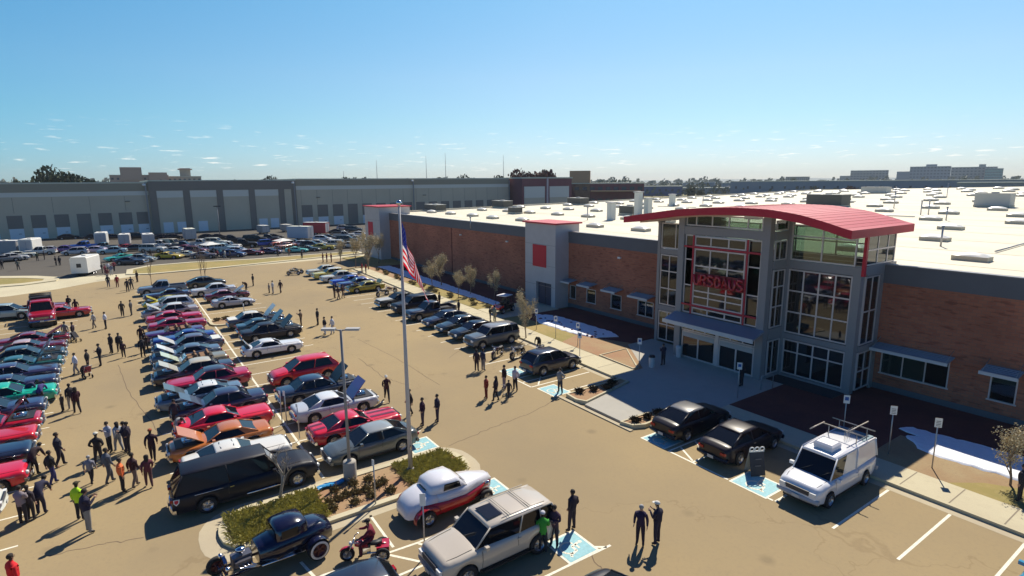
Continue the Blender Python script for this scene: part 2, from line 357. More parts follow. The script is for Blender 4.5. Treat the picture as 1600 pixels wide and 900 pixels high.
# building-side kerb, walk, beds and entrance plaza
def slab(name, pts, z, m, zb=0):
    b = MB(); b.prism(pts, zb, z); return structure(name, b, m)
# plaza: apron from the lot up to the doors
slab('entrance_plaza', [(-27.9, 28.25), (-26.35, 28.25), (-25.2, 22.95), (-22.0, 22.95), (-21.95, 26.3), (-19.9, 28.2), (-19.9, 37.9), (-33, 37.9), (-33, 34.9), (-27.9, 31.2)], .13, ground_mat('plaza_concrete', (.46, .44, .38), (.42, .40, .35), (.38, .36, .31), big=.2, fine=2, cracks=False))
slab('walk', [(-19.9, 28.25), (30, 28.25), (30, 30.25), (-9.6, 30.25), (-19.9, 30.25)], .13, conc)
slab('walk', [(-90.5, 32.9), (-90.5, 31.0), (-45, 29.1), (-27.9, 28.25), (-27.9, 30.35), (-44, 31.2)], .13, conc)
slab('walk', [(-52.5, 31.62), (-47.5, 31.36), (-47.2, 38.9), (-52.6, 38.9)], .126, conc)
for x in [-9.6+1.9*k for k in range(10)]:
    j = MB(); j.sheet([(x, 28.3), (x+.05, 28.3), (x+.05, 30.2), (x, 30.2)], .134); structure('walk_joint', j, mat('joint_dark', (.25, .21, .15), .9))
for k in range(22):
    x = -30-2.6*k; y0 = 28.45+.037*(-28-x) if x > -45 else 29.15+.0418*(-45-x)
    j = MB(); j.sheet([(x, y0), (x+.05, y0), (x+.05, y0+1.9), (x, y0+1.9)], .134); structure('walk_joint', j, MATS['joint_dark'])
# kerb faces
kb = MB(); kb.bb((-19.9, 28.08, 0), (30, 28.25, .15)); structure('kerb', kb, conc)
kb = MB(); kb.sheet([(-19.9, 27.6), (30, 27.6), (30, 28.08), (-19.9, 28.08)], .004); structure('gutter_pan', kb, pan_m)
kb = MB(); kb.prism([(-90.5, 30.83), (-45, 28.93), (-27.9, 28.08), (-27.9, 28.25), (-45, 29.1), (-90.5, 31.0)], 0, .15); structure('kerb', kb, conc)
kb = MB(); kb.sheet([(-90.5, 30.35), (-45, 28.45), (-27.9, 27.6), (-27.9, 28.08), (-45, 28.93), (-90.5, 30.83)], .004); structure('gutter_pan', kb, pan_m)
kb = MB(); kb.prism([(-27.4, 22.5), (-20.9, 22.5), (-20.9, 22.75), (-27.4, 22.75)], 0, .06); structure('gutter_pan', kb, pan_m)
# two raised planters flanking the plaza apron
for pts in ([(-27.1, 23.0), (-26.0, 22.85), (-25.3, 23.2), (-26.4, 28.1), (-27.2, 28.1)], [(-21.9, 22.7), (-21.1, 22.9), (-20.75, 23.6), (-20.9, 26.6), (-21.9, 26.2)]):
    island(pts, gravel_m, 'planting_bed', z=.24, w=.16, cap=conc)
# beds along the wall
def bed(name, pts, m, z=.12): b = MB(); b.sheet(pts, z); return structure(name, b, m)
bed('mulch_bed', [(-19.9, 30.25), (-11.8, 30.25), (-11.8, 40.75), (-19.9, 40.75)], mulch_m)
bed('mulch_bed', [(-11.8, 34.1), (30, 34.1), (30, 40.75), (-11.8, 40.75)], mulch_m)
bed('gravel_bed', [(-11.8, 30.25), (-8.4, 30.25), (-7.4, 31.6), (-5.8, 32.6), (-5.6, 34.1), (-11.8, 34.1)], mat_gravel2 := ground_mat('tan_gravel', (.33, .22, .12), (.36, .27, .15), (.22, .14, .09), big=.4, fine=9, cracks=False))
bed('lawn', [(-8.4, 30.25), (30, 30.25), (30, 34.1), (-5.6, 34.1), (-5.8, 32.6), (-7.4, 31.6)], grass_bed)
bed('gravel_bed', [(-33.1, 30.7), (-27.9, 30.4), (-27.9, 31.2), (-33, 34.9)], gravel_m)
bed('gravel_bed', [(-37, 30.85), (-33.1, 30.7), (-33, 34.9), (-33.05, 35.5), (-38, 33.4)], gravel_m)
bed('mulch_bed', [(-38, 33.4), (-33.05, 35.5), (-33.05, 40.75), (-47.2, 40.75), (-47.2, 33.4)], mulch_m)
bed('lawn', [(-47.2, 31.35), (-37, 30.85), (-38, 33.4), (-47.2, 33.4)], grass_bed)
bed('lawn', [(-74, 32.3), (-52.5, 31.62), (-52.6, 34), (-74, 34)], grass_bed)
bed('gravel_bed', [(-90.5, 32.95), (-74, 32.3), (-74, 34), (-90.5, 34.6)], gravel_m)
bed('mulch_bed', [(-90.5, 34.6), (-74, 34), (-52.6, 34), (-52.6, 40.75), (-90.5, 40.75)], mulch_m)
bed('lawn', [(-106, 34), (-92, 34), (-92, 32.5), (-90.5, 32.9), (-90.5, 40.75), (-106, 40.75)], grass_bed, .10)
# dark gravel pad beside the plaza, with its own kerb line
island([(-32.2, 30.75), (-28.2, 30.45), (-28.2, 31.0), (-32.2, 33.9)], gravel_m, 'gravel_bed', z=.19, w=.15, cap=conc)

# old snow left in the shade of the wall
def snow(pts, th=.09):
    b = MB(); n = len(pts); cx = sum(p[0] for p in pts)/n; cy = sum(p[1] for p in pts)/n
    jag = []
    for i in range(n):
        a, c = pts[i], pts[(i+1) % n]; m = max(2, int(math.dist(a, c)/.35))
        for k in range(m):
            t = k/m; jag.append((a[0]+(c[0]-a[0])*t+rnd.uniform(-.09, .09), a[1]+(c[1]-a[1])*t+rnd.uniform(-.1, .1)))
    n = len(jag); ring0 = [(p[0], p[1], .115) for p in jag]; ring1 = [(cx+(p[0]-cx)*.985, cy+(p[1]-cy)*.94, .12+th+rnd.uniform(-.02, .02)) for p in jag]
    b.loft([ring0, ring1], smooth=True, cap0=False)
    structure('snow_patch', b, snow_m)
snow([(-10.6, 33.0), (-9.6, 32.75), (-5, 33.35), (6, 33.4), (6, 36.6), (-4, 36.4), (-7, 36.2), (-11.9, 35.6), (-12.2, 34.9), (-11.2, 34.6), (-11.6, 34.2)])
snow([(-43.8, 33.3), (-38.2, 33.45), (-36.2, 34.2), (-35.2, 36.0), (-37, 36.7), (-45, 36.6), (-46.6, 35.2)])
snow([(-90, 34.9), (-75, 34.35), (-53.4, 34.2), (-53.2, 35.4), (-70, 36.3), (-90, 36.9)])
for k in range(26):   # bare tufts showing through
    x = rnd.uniform(-45, -36.3); y = rnd.uniform(33.9, 36.2)
    b = MB(); b.ball((x, y, .2), (rnd.uniform(.1, .24), rnd.uniform(.08, .16), .09), n=7, m=3); tag(b.obj('grass_tuft', MATS['dark_mulch']), 'dark dry tuft poking through the snow left of the entrance', 'grass tuft', 'dark tufts in the snow')

# painted markings
def stripe(a, b, w=.11, z=.004, m=white_paint, name='stall_line'):
    a, b = Vector(a), Vector(b); d = (b-a).normalized(); n = Vector((-d.y, d.x))*w/2
    s = MB(); s.sheet([a-n, b-n, b+n, a+n], z); return structure(name, s, m)
for k in range(26):
    x = -28.0-2.7*k
    if x < -96: break
    if x > -92: stripe((x, .7), (x, 6.7)); 
    if not -66 < x < -61 and x > -90: stripe((x, 6.8), (x, 12.9))
stripe((-93, 6.75), (-25.9, 6.75), .13, .008)
for k in range(20): stripe((-25-2.7*k, -11.2), (-25-2.7*k, -4.7))
for k in range(22):
    x = -31.0-2.5*k; stripe((x, 22.3), (x, 28.3+.03*(-28-x)))
for x in (-9.75, -7.38, -4.95, -2.5, 0, 2.5): stripe((x, 22.55), (x, 27.58))
stripe((-13.4, 22.5), (-12.3, 22.5)); stripe((-12.2, 22.5), (-12.2, 27.5))
stripe((-18.15, 22.45), (-14.55, 22.45)); stripe((-18.1, 22.5), (-18.1, 27.5)); stripe((-16.6, 22.5), (-16.6, 27.5))
for k in range(4): stripe((-18.0, 23.3+1.2*k), (-16.7, 22.6+1.2*k))
# hatch left of the plaza
for a, b in (((-31.9, 22.2), (-29.9, 22.2)), ((-31.9, 22.25), (-31.9, 27.6)), ((-29.9, 22.25), (-29.9, 27.6)), ((-31.8, 24.6), (-30.0, 22.9)), ((-31.8, 26.6), (-30.0, 24.9)), ((-27.9, 22.3), (-27.9, 27.6))): stripe(a, b)
# stalls east of the near island
for a, b in (((-21.6, 7.45), (-19.0, 7.4)), ((-19.0, 4.4), (-18.7, 8.4)), ((-18.72, 8.4), (-18.6, 13.0)), ((-18.9, 6.9), (-17.4, 8.05)), ((-18.85, 5.6), (-17.5, 6.4)), ((-18.65, 8.3), (-17.3, 9.2)), ((-17.4, 5.0), (-17.3, 13)), ((-15.2, 12.8), (-14.2, 14.2)), ((-14.3, 8.3), (-14.2, 14.4)), ((-20.2, 4.2), (-19, 4.4))): stripe(a, b)
for P_ in ([(700, 697), (760, 672), (830, 645), (880, 618)], [(60, 872), (150, 852), (230, 840)], [(905, 852), (925, 868), (945, 900)], [(500, 640-20), (520, 600-20)], [(560, 560), (600, 590), (640, 602)], [(185, 570), (205, 620), (262, 690)], [(560, 530), (620, 560), (700, 610)], [(700, 560), (760, 520), (820, 560)]):
    b = MB(); pts = []
    for (a, c) in zip(P_, P_[1:]):
        x0, y0 = G(*a); x1, y1 = G(*c)
        for k in range(8): t = k/8; pts.append((x0+(x1-x0)*t+rnd.gauss(0, .05), y0+(y1-y0)*t+rnd.gauss(0, .05)))
    for i in range(len(pts)-1):
        a, c = Vector(pts[i]), Vector(pts[i+1]); n_ = (c-a).normalized(); n_ = Vector((-n_.y, n_.x))*.022; b.sheet([a-n_, c-n_, c+n_, a+n_], .003)
    structure('pavement_crack', b, mat('crack_dark', (.17, .12, .075), .95))
def access(cx, cy, sx, sy, rz=0):
    e = MB(); e.sheet([(-sx/2, -sy/2), (sx/2, -sy/2), (sx/2, sy/2), (-sx/2, sy/2)], .008, 0)
    a, b = sx/2-.1, sy/2-.1; e.sheet([(-a, -b), (a, -b), (a, b), (-a, b)], .012, 1)
    s = min(sx, sy)*.8   # wheelchair figure
    def st(p, q, w): 
        p, q = Vector(p)*s, Vector(q)*s; d = (q-p).normalized(); n = Vector((-d.y, d.x))*w*s/2; e.sheet([p-n, q-n, q+n, p+n], .016, 0)
    e.sheet([(s*(-.05+.07*math.cos(t)), s*(.38+.07*math.sin(t))) for t in [2*math.pi*k/12 for k in range(12)]], .016, 0)
    st((-.05, .3), (0, 0), .09); st((0, 0), (.24, 0), .09); st((.24, .02), (.32, -.32), .09); st((.32, -.32), (.42, -.3), .08); st((-.03, .16), (.2, .16), .07)
    for k in range(11):
        t0, t1 = R(110+22*k), R(134+22*k); st((.0+.28*math.cos(t0), -.14+.28*math.sin(t0)), (.0+.28*math.cos(t1), -.14+.28*math.sin(t1)), .07)
    o = e.obj('accessible_marking', [white_paint, blue_paint], loc=(cx, cy, 0)); o.rotation_euler.z = rz; tag(o, kind='structure')
access(-26.35, 12.1, 1.6, 1.5); access(-20.3, 12.75, 1.7, 1.5); access(-15.0, 13.1, 1.6, 1.5)
access(-19.2, 23.2, 1.7, 1.6); access(-13.5, 23.2, 1.9, 1.7); access(-28.5, 23.1, 1.9, 1.5); access(-33.2, 23.0, 1.7, 1.5)

# ================================================================== STORE BUILDING
store = empty('store_building', (-60, 40.8, 0), 0, 'long low brown brick store with white flat roof and glazed red-roofed entrance tower', 'building')
def sp(name, mb, m, parent=None):
    o = mb.obj(name, m, parent or store)
    if not parent: o.location = (60, -40.8, 0)
    return o
YW = 40.8
def wallseg(x0, x1, wins):   # brick wall with real openings
    b = MB(); xs = sorted(wins); cur = x0
    for (a, c, z0, z1) in xs:
        b.bb((cur, YW, 0), (a, YW+.35, 7.3)); b.bb((a, YW, 0), (c, YW+.35, z0)); b.bb((a, YW, z1), (c, YW+.35, 7.3)); cur = c
    b.bb((cur, YW, 0), (x1, YW+.35, 7.3)); return b
WR = [(-15.8, -12.0, 1.27, 2.95), (-10.0, -8.75, 1.27, 2.95), (-3.9, -1.2, 1.27, 2.95), (1.5, 4.5, 1.27, 2.95)]
WL = [(-48.0, -47.1, 1.12, 2.6), (-44.85, -43.4, 1.12, 2.6), (-41.15, -39.65, 1.12, 2.6), (-37.45, -35.45, 1.12, 2.6)]
WL[0] = (-47.6, -46.6, 1.12, 2.6)
sp('brick_wall', wallseg(-16.3, 34, WR), brick); sp('brick_wall', wallseg(-48.0, -32.7, WL[0:4]), brick); sp('brick_wall', wallseg(-98.5, -53.4, []), brick)
for x0, x1 in ((-16.3, 34), (-47.9, -32.7), (-98.4, -53.5)):
    b = MB(); b.bb((x0, YW-.05, 7.3), (x1, YW+.4, 8.5)); sp('parapet_band', b, band_m)
    b = MB(); b.bb((x0, YW-.09, 8.5), (x1, YW+.44, 8.56)); sp('parapet_cap', b, frame_grey)
    b = MB(); b.bb((x0, YW-.03, 0), (x1, YW+.001, .5)); sp('wall_base', b, band_m)
b = MB(); b.bb((-75.0, YW-.03, .5), (-74.8, YW, 7.29)); sp('control_joint', b, mat('joint_red', (.12, .03, .02), .9))
for (x0, x1, z0, z1) in WR+WL:
    w = MB(); t = .07
    w.bb((x0, YW-.02, z0), (x0+t, YW+.12, z1)); w.bb((x1-t, YW-.02, z0), (x1, YW+.12, z1)); w.bb((x0+t, YW-.02, z1-t), (x1-t, YW+.12, z1)); w.bb((x0-.06, YW-.06, z0-.06), (x1+.06, YW+.12, z0+.02))
    n = max(1, round((x1-x0)/1.25))
    for k in range(1, n): w.bb((x0+(x1-x0)*k/n-.03, YW, z0+.02), (x0+(x1-x0)*k/n+.03, YW+.1, z1-t))
    wo = sp('window', w, mull)
    for k in range(n):
        g = MB(); a = x0+(x1-x0)*k/n+.04; c = x0+(x1-x0)*(k+1)/n-.04; g.bb((a, YW+.05, z0+.02), (c, YW+.07, z1-t)); sp('pane', g, glass_window, wo)
        if k < n-1 or n == 1 or x0 < -20:
            g = MB(); lo = z0+.02 if (n > 1 and k < n-1) else z0+(z1-z0)*.62
            g.bb((a, YW+.09, lo), (c, YW+.1, z1-t)); sp('window_blind', g, mat('blind_grey', (.48, .55, .50), .8), wo)
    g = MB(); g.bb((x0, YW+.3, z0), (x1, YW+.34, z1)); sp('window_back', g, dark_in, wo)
    # metal sunshade shelf over the window, sloping out
    a = MB(); yo = YW-1.2; lx, rx = x0-.25, x1+.2
    a.add([(lx, YW, 3.32), (rx, YW, 3.32), (rx, yo, 3.12), (lx, yo, 3.12), (lx, YW, 3.25), (rx, YW, 3.25), (rx, yo, 3.05), (lx, yo, 3.05)], [(0, 1, 2, 3), (4, 5, 6, 7), (0, 3, 7, 4), (1, 2, 6, 5)])
    for k in range(5): a.box(((lx+rx)/2, YW-.2-.22*k, 3.30-.036*k), (rx-lx, .05, .05))
    so = sp('sunshade', a, mat('shade_metal', (.30, .34, .42), .35, metal=.4))
    a = MB(); a.bb((lx-.03, yo-.05, 2.97), (rx+.03, yo, 3.17)); sp('sunshade_lip', a, mat('shade_lip', (.55, .56, .56), .4), so)
    for x in (lx+.1, rx-.1): a = MB(); a.tube([(x, YW-.02, 3.7), (x, yo+.1, 3.16)], .02, 5); sp('tie_rod', a, steel, so)
for x, y in ((-72, 6.2), (-40, 6.6), (-60, 5.9), (-3, 6.5)):
    b = MB(); b.box((x, YW-.1, 6.45), (.35, .2, .18)); sp('wall_lamp', b, lamp_w)
# column towers with red plates
def tower(x0, x1, yf, h, px0, px1, pz0, pz1, depth, door=None):
    b = MB()
    if door:
        a, c, z = door
        b.bb((x0, yf, 0), (a, yf+.4, h)); b.bb((c, yf, 0), (x1, yf+.4, h)); b.bb((a, yf, z), (c, yf+.4, h)); b.bb((x0, yf+.4, 0), (x1, yf+depth, h))
    else: b.bb((x0, yf, 0), (x1, yf+depth, h))
    sp('column_tower', b, grey_panel)
    b = MB(); b.bb((x0-.25, yf-.25, h+.005), (x1+.25, yf+depth+.25, h+.17)); sp('tower_cap', b, red_metal)
    b = MB(); b.bb((px0, yf-.05, pz0), (px1, yf-.005, pz1)); sp('red_plate', b, red_trim)
    for k in range(1, 4):
        b = MB(); b.bb((x0, yf-.006, h*k/4-.02), (x1, yf-.002, h*k/4+.02)); sp('panel_joint', b, frame_grey)
tower(-53.5, -47.9, 38.9, 9.35, -52.0, -49.5, 4.45, 6.95, 3.4, (-51.4, -48.6, 2.7))
d = MB(); d.bb((-51.35, 39.2, .13), (-48.65, 39.28, 2.68)); do = sp('service_door', d, mat('door_blue', (.035, .05, .09), .4))
d = MB(); d.bb((-50.03, 39.17, .13), (-49.97, 39.2, 2.68)); sp('door_seam', d, blackp, do)
d = MB(); d.tube([(-49.8, 39.12, 1), (-49.8, 39.12, 1.3)], .02, 6); sp('handle', d, chrome, do)
tower(-105.8, -98.4, 38.9, 9.6, -104.2, -101.8, 4.2, 6.8, 6)
# big flat roof
def roofz(x, y):
    t = max(0, min(1, (x+104)/60)); k = min(y, 205)-41
    return 8.15 + k*(.013+.009*t) - max(0, y-205)*.02
b = MB(); XS = [-104, -95, -85, -75, -60, -44, -20, 10, 60, 120]; YS = [41.1, 60, 90, 130, 170, 205, 240]
b.add([(x, y, roofz(x, y)) for y in YS for x in XS], [(j*len(XS)+i, j*len(XS)+i+1, (j+1)*len(XS)+i+1, (j+1)*len(XS)+i) for j in range(len(YS)-1) for i in range(len(XS)-1)], smooth=True)
sp('flat_roof', b, roof_white)
b = MB()
for i in range(len(YS)-1):
    y0, y1 = YS[i], YS[i+1]; z0, z1 = roofz(-104, y0), roofz(-104, y1)
    b.add([(-104.3, y0, 0), (-104.3, y1, 0), (-104.3, y1, z1+.3), (-104.3, y0, z0+.3), (-104, y0, 0), (-104, y1, 0), (-104, y1, z1+.3), (-104, y0, z0+.3)], [(0, 1, 2, 3), (4, 7, 6, 5), (3, 2, 6, 7)])
sp('side_wall', b, mat('roof_edge_pale', (.62, .58, .47), .8))
b = MB(); b.bb((34, 40.8, 0), (34.4, 240, 7)); b.bb((-104, 240, 0), (120, 240.4, 8.5)); sp('rear_wall', b, grey_panel)
for k in range(16):   # membrane seams
    y = 46+7.5*k; b = MB(); b.add([(-103, y, roofz(-103, y)+.012), (-60, y, roofz(-60, y)+.012), (-44, y, roofz(-44, y)+.012), (-20, y, roofz(-20, y)+.012), (10, y, roofz(10, y)+.012), (59, y, roofz(59, y)+.012)]+[(x, y+.12, roofz(x, y+.12)+.012) for x in (-103, -60, -44, -20, 10, 59)], [(i, i+1, i+7, i+6) for i in range(5)]); sp('roof_seam', b, mat('seam_tan', (.60, .54, .38), .8))

for k in range(9):   # conduits lying on blocks across the roof
    x0 = -96+rnd.uniform(0, 90); y0 = 52+rnd.uniform(0, 90); L_ = rnd.uniform(5, 16); b = MB()
    p0, p1 = (x0, y0), ((x0+L_, y0) if k % 2 else (x0, y0+L_)); b.tube([(p0[0], p0[1], roofz(*p0)+.12), (p1[0], p1[1], roofz(*p1)+.12)], .06, 5); sp('roof_conduit', b, steel)
# ---- entrance tower
def grid(name, x0, x1, z0, z1, y, xs, zs, glass, fm=mull, t=.09, face='y', back=True):
    """curtain wall: outer frame and mullions at plane y (or x when face=='x')"""
    def bx(mb, a, c, za, zb, off0, off1):
        if face == 'y': mb.bb((a, y+off0, za), (c, y+off1, zb))
        else: mb.bb((y+off0, a, za), (y+off1, c, zb))
    m = MB(); bx(m, x0, x0+t, z0, z1, -.05, .05); bx(m, x1-t, x1, z0, z1, -.05, .05); bx(m, x0+t, x1-t, z0, z0+t, -.05, .05); bx(m, x0+t, x1-t, z1-t, z1, -.05, .05)
    for x in xs: bx(m, x-t/2, x+t/2, z0+t, z1-t, -.045, .045)
    ed = [x0+t]+[v for x in xs for v in (x-t/2, x+t/2)]+[x1-t]
    for z in zs:
        for i in range(0, len(ed), 2): bx(m, ed[i], ed[i+1], z-t/2, z+t/2, -.04, .04)
    wo = sp(name, m, fm)
    zz = [z0+t]+[v for z in zs for v in (z-t/2, z+t/2)]+[z1-t]
    for i in range(0, len(ed), 2):
        for j in range(0, len(zz), 2):
            g = MB(); bx(g, ed[i], ed[i+1], zz[j], zz[j+1], -.008, .008); sp('pane', g, glass, wo)
    return wo
CX0, CX1, CY = -28.9, -21.3, 36.0
fr = MB()   # dark structural frame
for x in (CX0, CX1-.55): fr.bb((x, CY-.2, .13), (x+.55, CY+.35, 11.5))
fr.bb((CX0+.55, CY-.18, 9.95), (CX1-.55, CY+.3, 10.55)); fr.bb((CX0+.55, CY-.18, 3.0), (CX1-.55, CY+.3, 3.75))
RX0, RX1, RY = -21.3, -16.3, 38.0
fr.bb((RX1-.5, RY-.1, .13), (RX1, RY+.4, 8.1)); fr.bb((CX1, RY-.08, 7.95), (RX1-.5, RY+.35, 8.5)); fr.bb((CX1, RY-.08, 2.95), (RX1-.5, RY+.35, 3.35)); fr.bb((CX1, RY-.1, .13), (CX1+.3, RY+.3, 11.2)); fr.bb((CX1+.3, RY-.08, .13), (RX1-.5, RY+.3, .35))
fr.bb((RX1-.02, RY+.4, 7.95), (RX1+.14, YW+1.6, 8.6)); fr.bb((RX1-.02, YW-.45, .13), (RX1+.14, YW-.01, 7.95)); fr.bb((RX1-.02, RY+.4, 2.95), (RX1+.14, YW-.45, 3.35)); fr.bb((RX1-.5, RY-.1, 8.1), (RX1+.14, RY+.4, 8.55))
fr.bb((-32.75, RY-.1, .13), (-32.45, RY+.4, 10.6)); fr.bb((-32.45, RY-.08, 7.85), (CX0, RY+.35, 8.3)); fr.bb((-32.45, RY-.08, 2.95), (CX0, RY+.35, 3.4)); fr.bb((-29.4, RY-.12, .13), (CX0, RY+.3, 11))
fr.bb((CX1-.02, CY+.36, 7.95), (CX1+.12, RY-.11, 8.5)); fr.bb((CX1-.02, CY+.36, 2.95), (CX1+.12, RY-.11, 3.75)); fr.bb((CX1-.02, CY+.36, 9.95), (CX1+.12, RY-.11, 10.55)); fr.bb((CX1-.02, CY+.36, .13), (CX1+.12, RY-.11, .4))
sp('tower_frame', fr, frame_grey)
# centre bay: transom row, red cross framing, main lights
grid('curtain_wall', -28.3, -21.95, 10.6, 11.45, CY, [-27.4, -26.0, -24.6, -23.1], [], glass_see)
grid('curtain_wall', -28.3, -21.9, 3.8, 9.9, CY, [-27.5, -22.9], [4.45, 9.0, 6.0, 8.0], glass_dark)
grid('curtain_wall', -27.35, -23.05, 4.55, 8.9, CY-.1, [-25.95, -24.45], [5.2, 5.65, 7.6], glass_dark)
grid('curtain_wall', -27.35, -23.05, 9.1, 9.85, CY-.1, [-25.95, -24.45], [], glass_dark)
grid('curtain_wall', -27.35, -23.05, 3.85, 4.35, CY-.1, [-25.95, -24.45], [], glass_dark)
rd = MB()
for x in (-27.50, -22.96): rd.bb((x, CY-.22, 3.8), (x+.13, CY-.17, 9.9))
for z in (4.42, 8.94):
    for a, c in ((-28.3, -27.505), (-27.365, -22.965), (-22.825, -21.9)): rd.bb((a, CY-.22, z), (c, CY-.17, z+.14))
sp('red_cross_frame', rd, mat('red_frame', red_frame_col, .45))
# doors under the awning
grid('curtain_wall', -28.3, -21.9, 2.35, 2.95, CY, [-27.2, -26.1, -24.95, -23.9, -22.9], [], glass_dark)
for x0, x1 in ((-28.25, -25.15), (-24.85, -21.95)):
    dw = grid('door_bank', x0, x1, .15, 2.3, CY+.02, [(x0+x1)/2], [], glass_dark, t=.11)
    dw2 = MB(); dw2.bb((x0+.11, CY-.06, 1.85), (x1-.11, CY-.035, 2.2)); sp('door_header', dw2, mat('header_pale', (.45, .43, .42), .5), dw)
b = MB(); b.bb((-25.15, CY-.08, .15), (-24.85, CY+.1, 2.95)); sp('door_post', b, mull)
aw = MB(); aw.add([(-28.9, CY-.2, 3.75), (-21.2, CY-.2, 3.75), (-21.2, 34.45, 3.3), (-28.9, 34.45, 3.3), (-28.9, CY-.2, 3.6), (-21.2, CY-.2, 3.6), (-21.2, 34.45, 3.15), (-28.9, 34.45, 3.15)], [(0, 1, 2, 3), (4, 5, 6, 7), (0, 3, 7, 4), (1, 2, 6, 5)])
aw.bb((-25.3, 34.6, 3.0), (-25.0, CY-.2, 3.12))
ao = sp('door_awning', aw, MATS['shade_metal']); b = MB(); b.bb((-28.95, 34.38, 3.05), (-21.15, 34.44, 3.35)); sp('awning_lip', b, MATS['shade_lip'], ao)
# right bay, returns, left bay
grid('curtain_wall', -21.0, -16.8, 3.4, 7.9, RY, [-19.95, -18.9, -17.85], [4.9, 6.4], glass_dark)
grid('curtain_wall', -21.0, -16.8, .4, 2.9, RY, [-19.95, -18.9, -17.85], [2.05], glass_dark)
grid('curtain_wall', -21.0, -16.75, 8.55, 11.0, RY, [-18.9], [10.2], glass_see)
grid('return_glazing', RY+.4, YW-.5, 3.4, 7.9, RX1+.05, [RY+1.35], [5.6], glass_dark, face='x')
grid('return_glazing', RY+.4, YW-.5, .35, 2.9, RX1+.05, [RY+1.35], [1.6], glass_dark, face='x')
grid('return_glazing', RY+.15, 42.1, 8.62, 10.75, RX1+.05, [39.6, 41], [9.6], glass_see, face='x')
grid('return_glazing', CY+.4, RY-.15, 3.8, 7.9, CX1+.05, [CY+1.0], [5.3, 6.7], glass_dark, face='x')
grid('return_glazing', CY+.4, RY-.15, .42, 2.9, CX1+.05, [CY+1.0], [], glass_dark, face='x')
grid('return_glazing', CY+.4, RY-.15, 8.55, 9.9, CX1+.05, [CY+1.0], [], glass_dark, face='x')
grid('return_glazing', CY+.4, RY-.15, 10.6, 11.3, CX1+.05, [], [], glass_see, face='x')
grid('curtain_wall', -32.4, -29.45, 3.45, 7.8, RY, [-31.45, -30.4], [4.9, 6.4], glass_dark)
grid('curtain_wall', -32.4, -29.45, .3, 2.9, RY, [-31.45, -30.4], [1.7], glass_dark)
grid('curtain_wall', -32.4, -29.45, 8.35, 10.5, RY, [-30.9], [], glass_see)
grid('curtain_wall', -32.6, -16.5, 8.6, 10.6, 42.15, [-31, -29.2, -26, -23, -20, -18], [9.6], glass_see)
b = MB(); b.bb((RX1-.02, RY-.12, 7.98), (RX1+.16, RY+.12, 10.9)); sp('red_corner_post', b, red_trim)
# dark rooms behind the glass, with floors that catch a little light
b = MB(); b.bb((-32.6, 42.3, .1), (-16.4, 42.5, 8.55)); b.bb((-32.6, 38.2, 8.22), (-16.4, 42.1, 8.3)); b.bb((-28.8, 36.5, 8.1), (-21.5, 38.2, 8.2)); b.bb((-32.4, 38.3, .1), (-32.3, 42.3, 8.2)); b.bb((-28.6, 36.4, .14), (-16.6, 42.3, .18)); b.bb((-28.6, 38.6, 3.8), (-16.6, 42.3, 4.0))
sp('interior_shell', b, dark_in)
# vaulted red canopy: arc along the front, swept over the tower
AX = [(-33.25, 11.1), (-31.5, 11.36), (-28.3, 11.83), (-25.5, 12.07), (-22.8, 12.18), (-20.6, 12.14), (-18.5, 11.88), (-16.9, 11.5), (-15.45, 11.08)]
def arc(x):
    x = max(AX[0][0], min(AX[-1][0], x))
    for (a, za), (c, zc) in zip(AX, AX[1:]):
        if x <= c: return za+(zc-za)*(x-a)/(c-a)
n = 40; xs = [AX[0][0]+(AX[-1][0]-AX[0][0])*k/n for k in range(n+1)]
xs2 = [arc((xs[max(i-1, 0)]))*.25+arc(xs[i])*.5+arc(xs[min(i+1, n)])*.25 for i in range(n+1)]
b = MB(); CF, CB, TH = 34.2, 42.6, .5
rings = [[(x, CF, z), (x, CB, z), (x, CB, z-TH), (x, CF, z-TH)] for x, z in zip(xs, xs2)]
b.loft(rings, smooth=False); sp('canopy_roof', b, red_metal)
for i in range(1, n):   # standing seams
    s = MB(); s.box((xs[i], (CF+CB)/2, xs2[i]+.004), (.03, CB-CF, .012)); sp('roof_seam', s, red_metal)
# soffit shade panel over the glazing heads
b = MB(); rings = [[(x, 35.2, z-TH-.005), (x, 42.0, z-TH-.005), (x, 42.0, z-TH-.12), (x, 35.2, z-TH-.12)] for x, z in zip(xs[2:-3], xs2[2:-3])]; b.loft(rings, smooth=False); sp('soffit', b, mat('soffit_pale', (.55, .45, .40), .7))
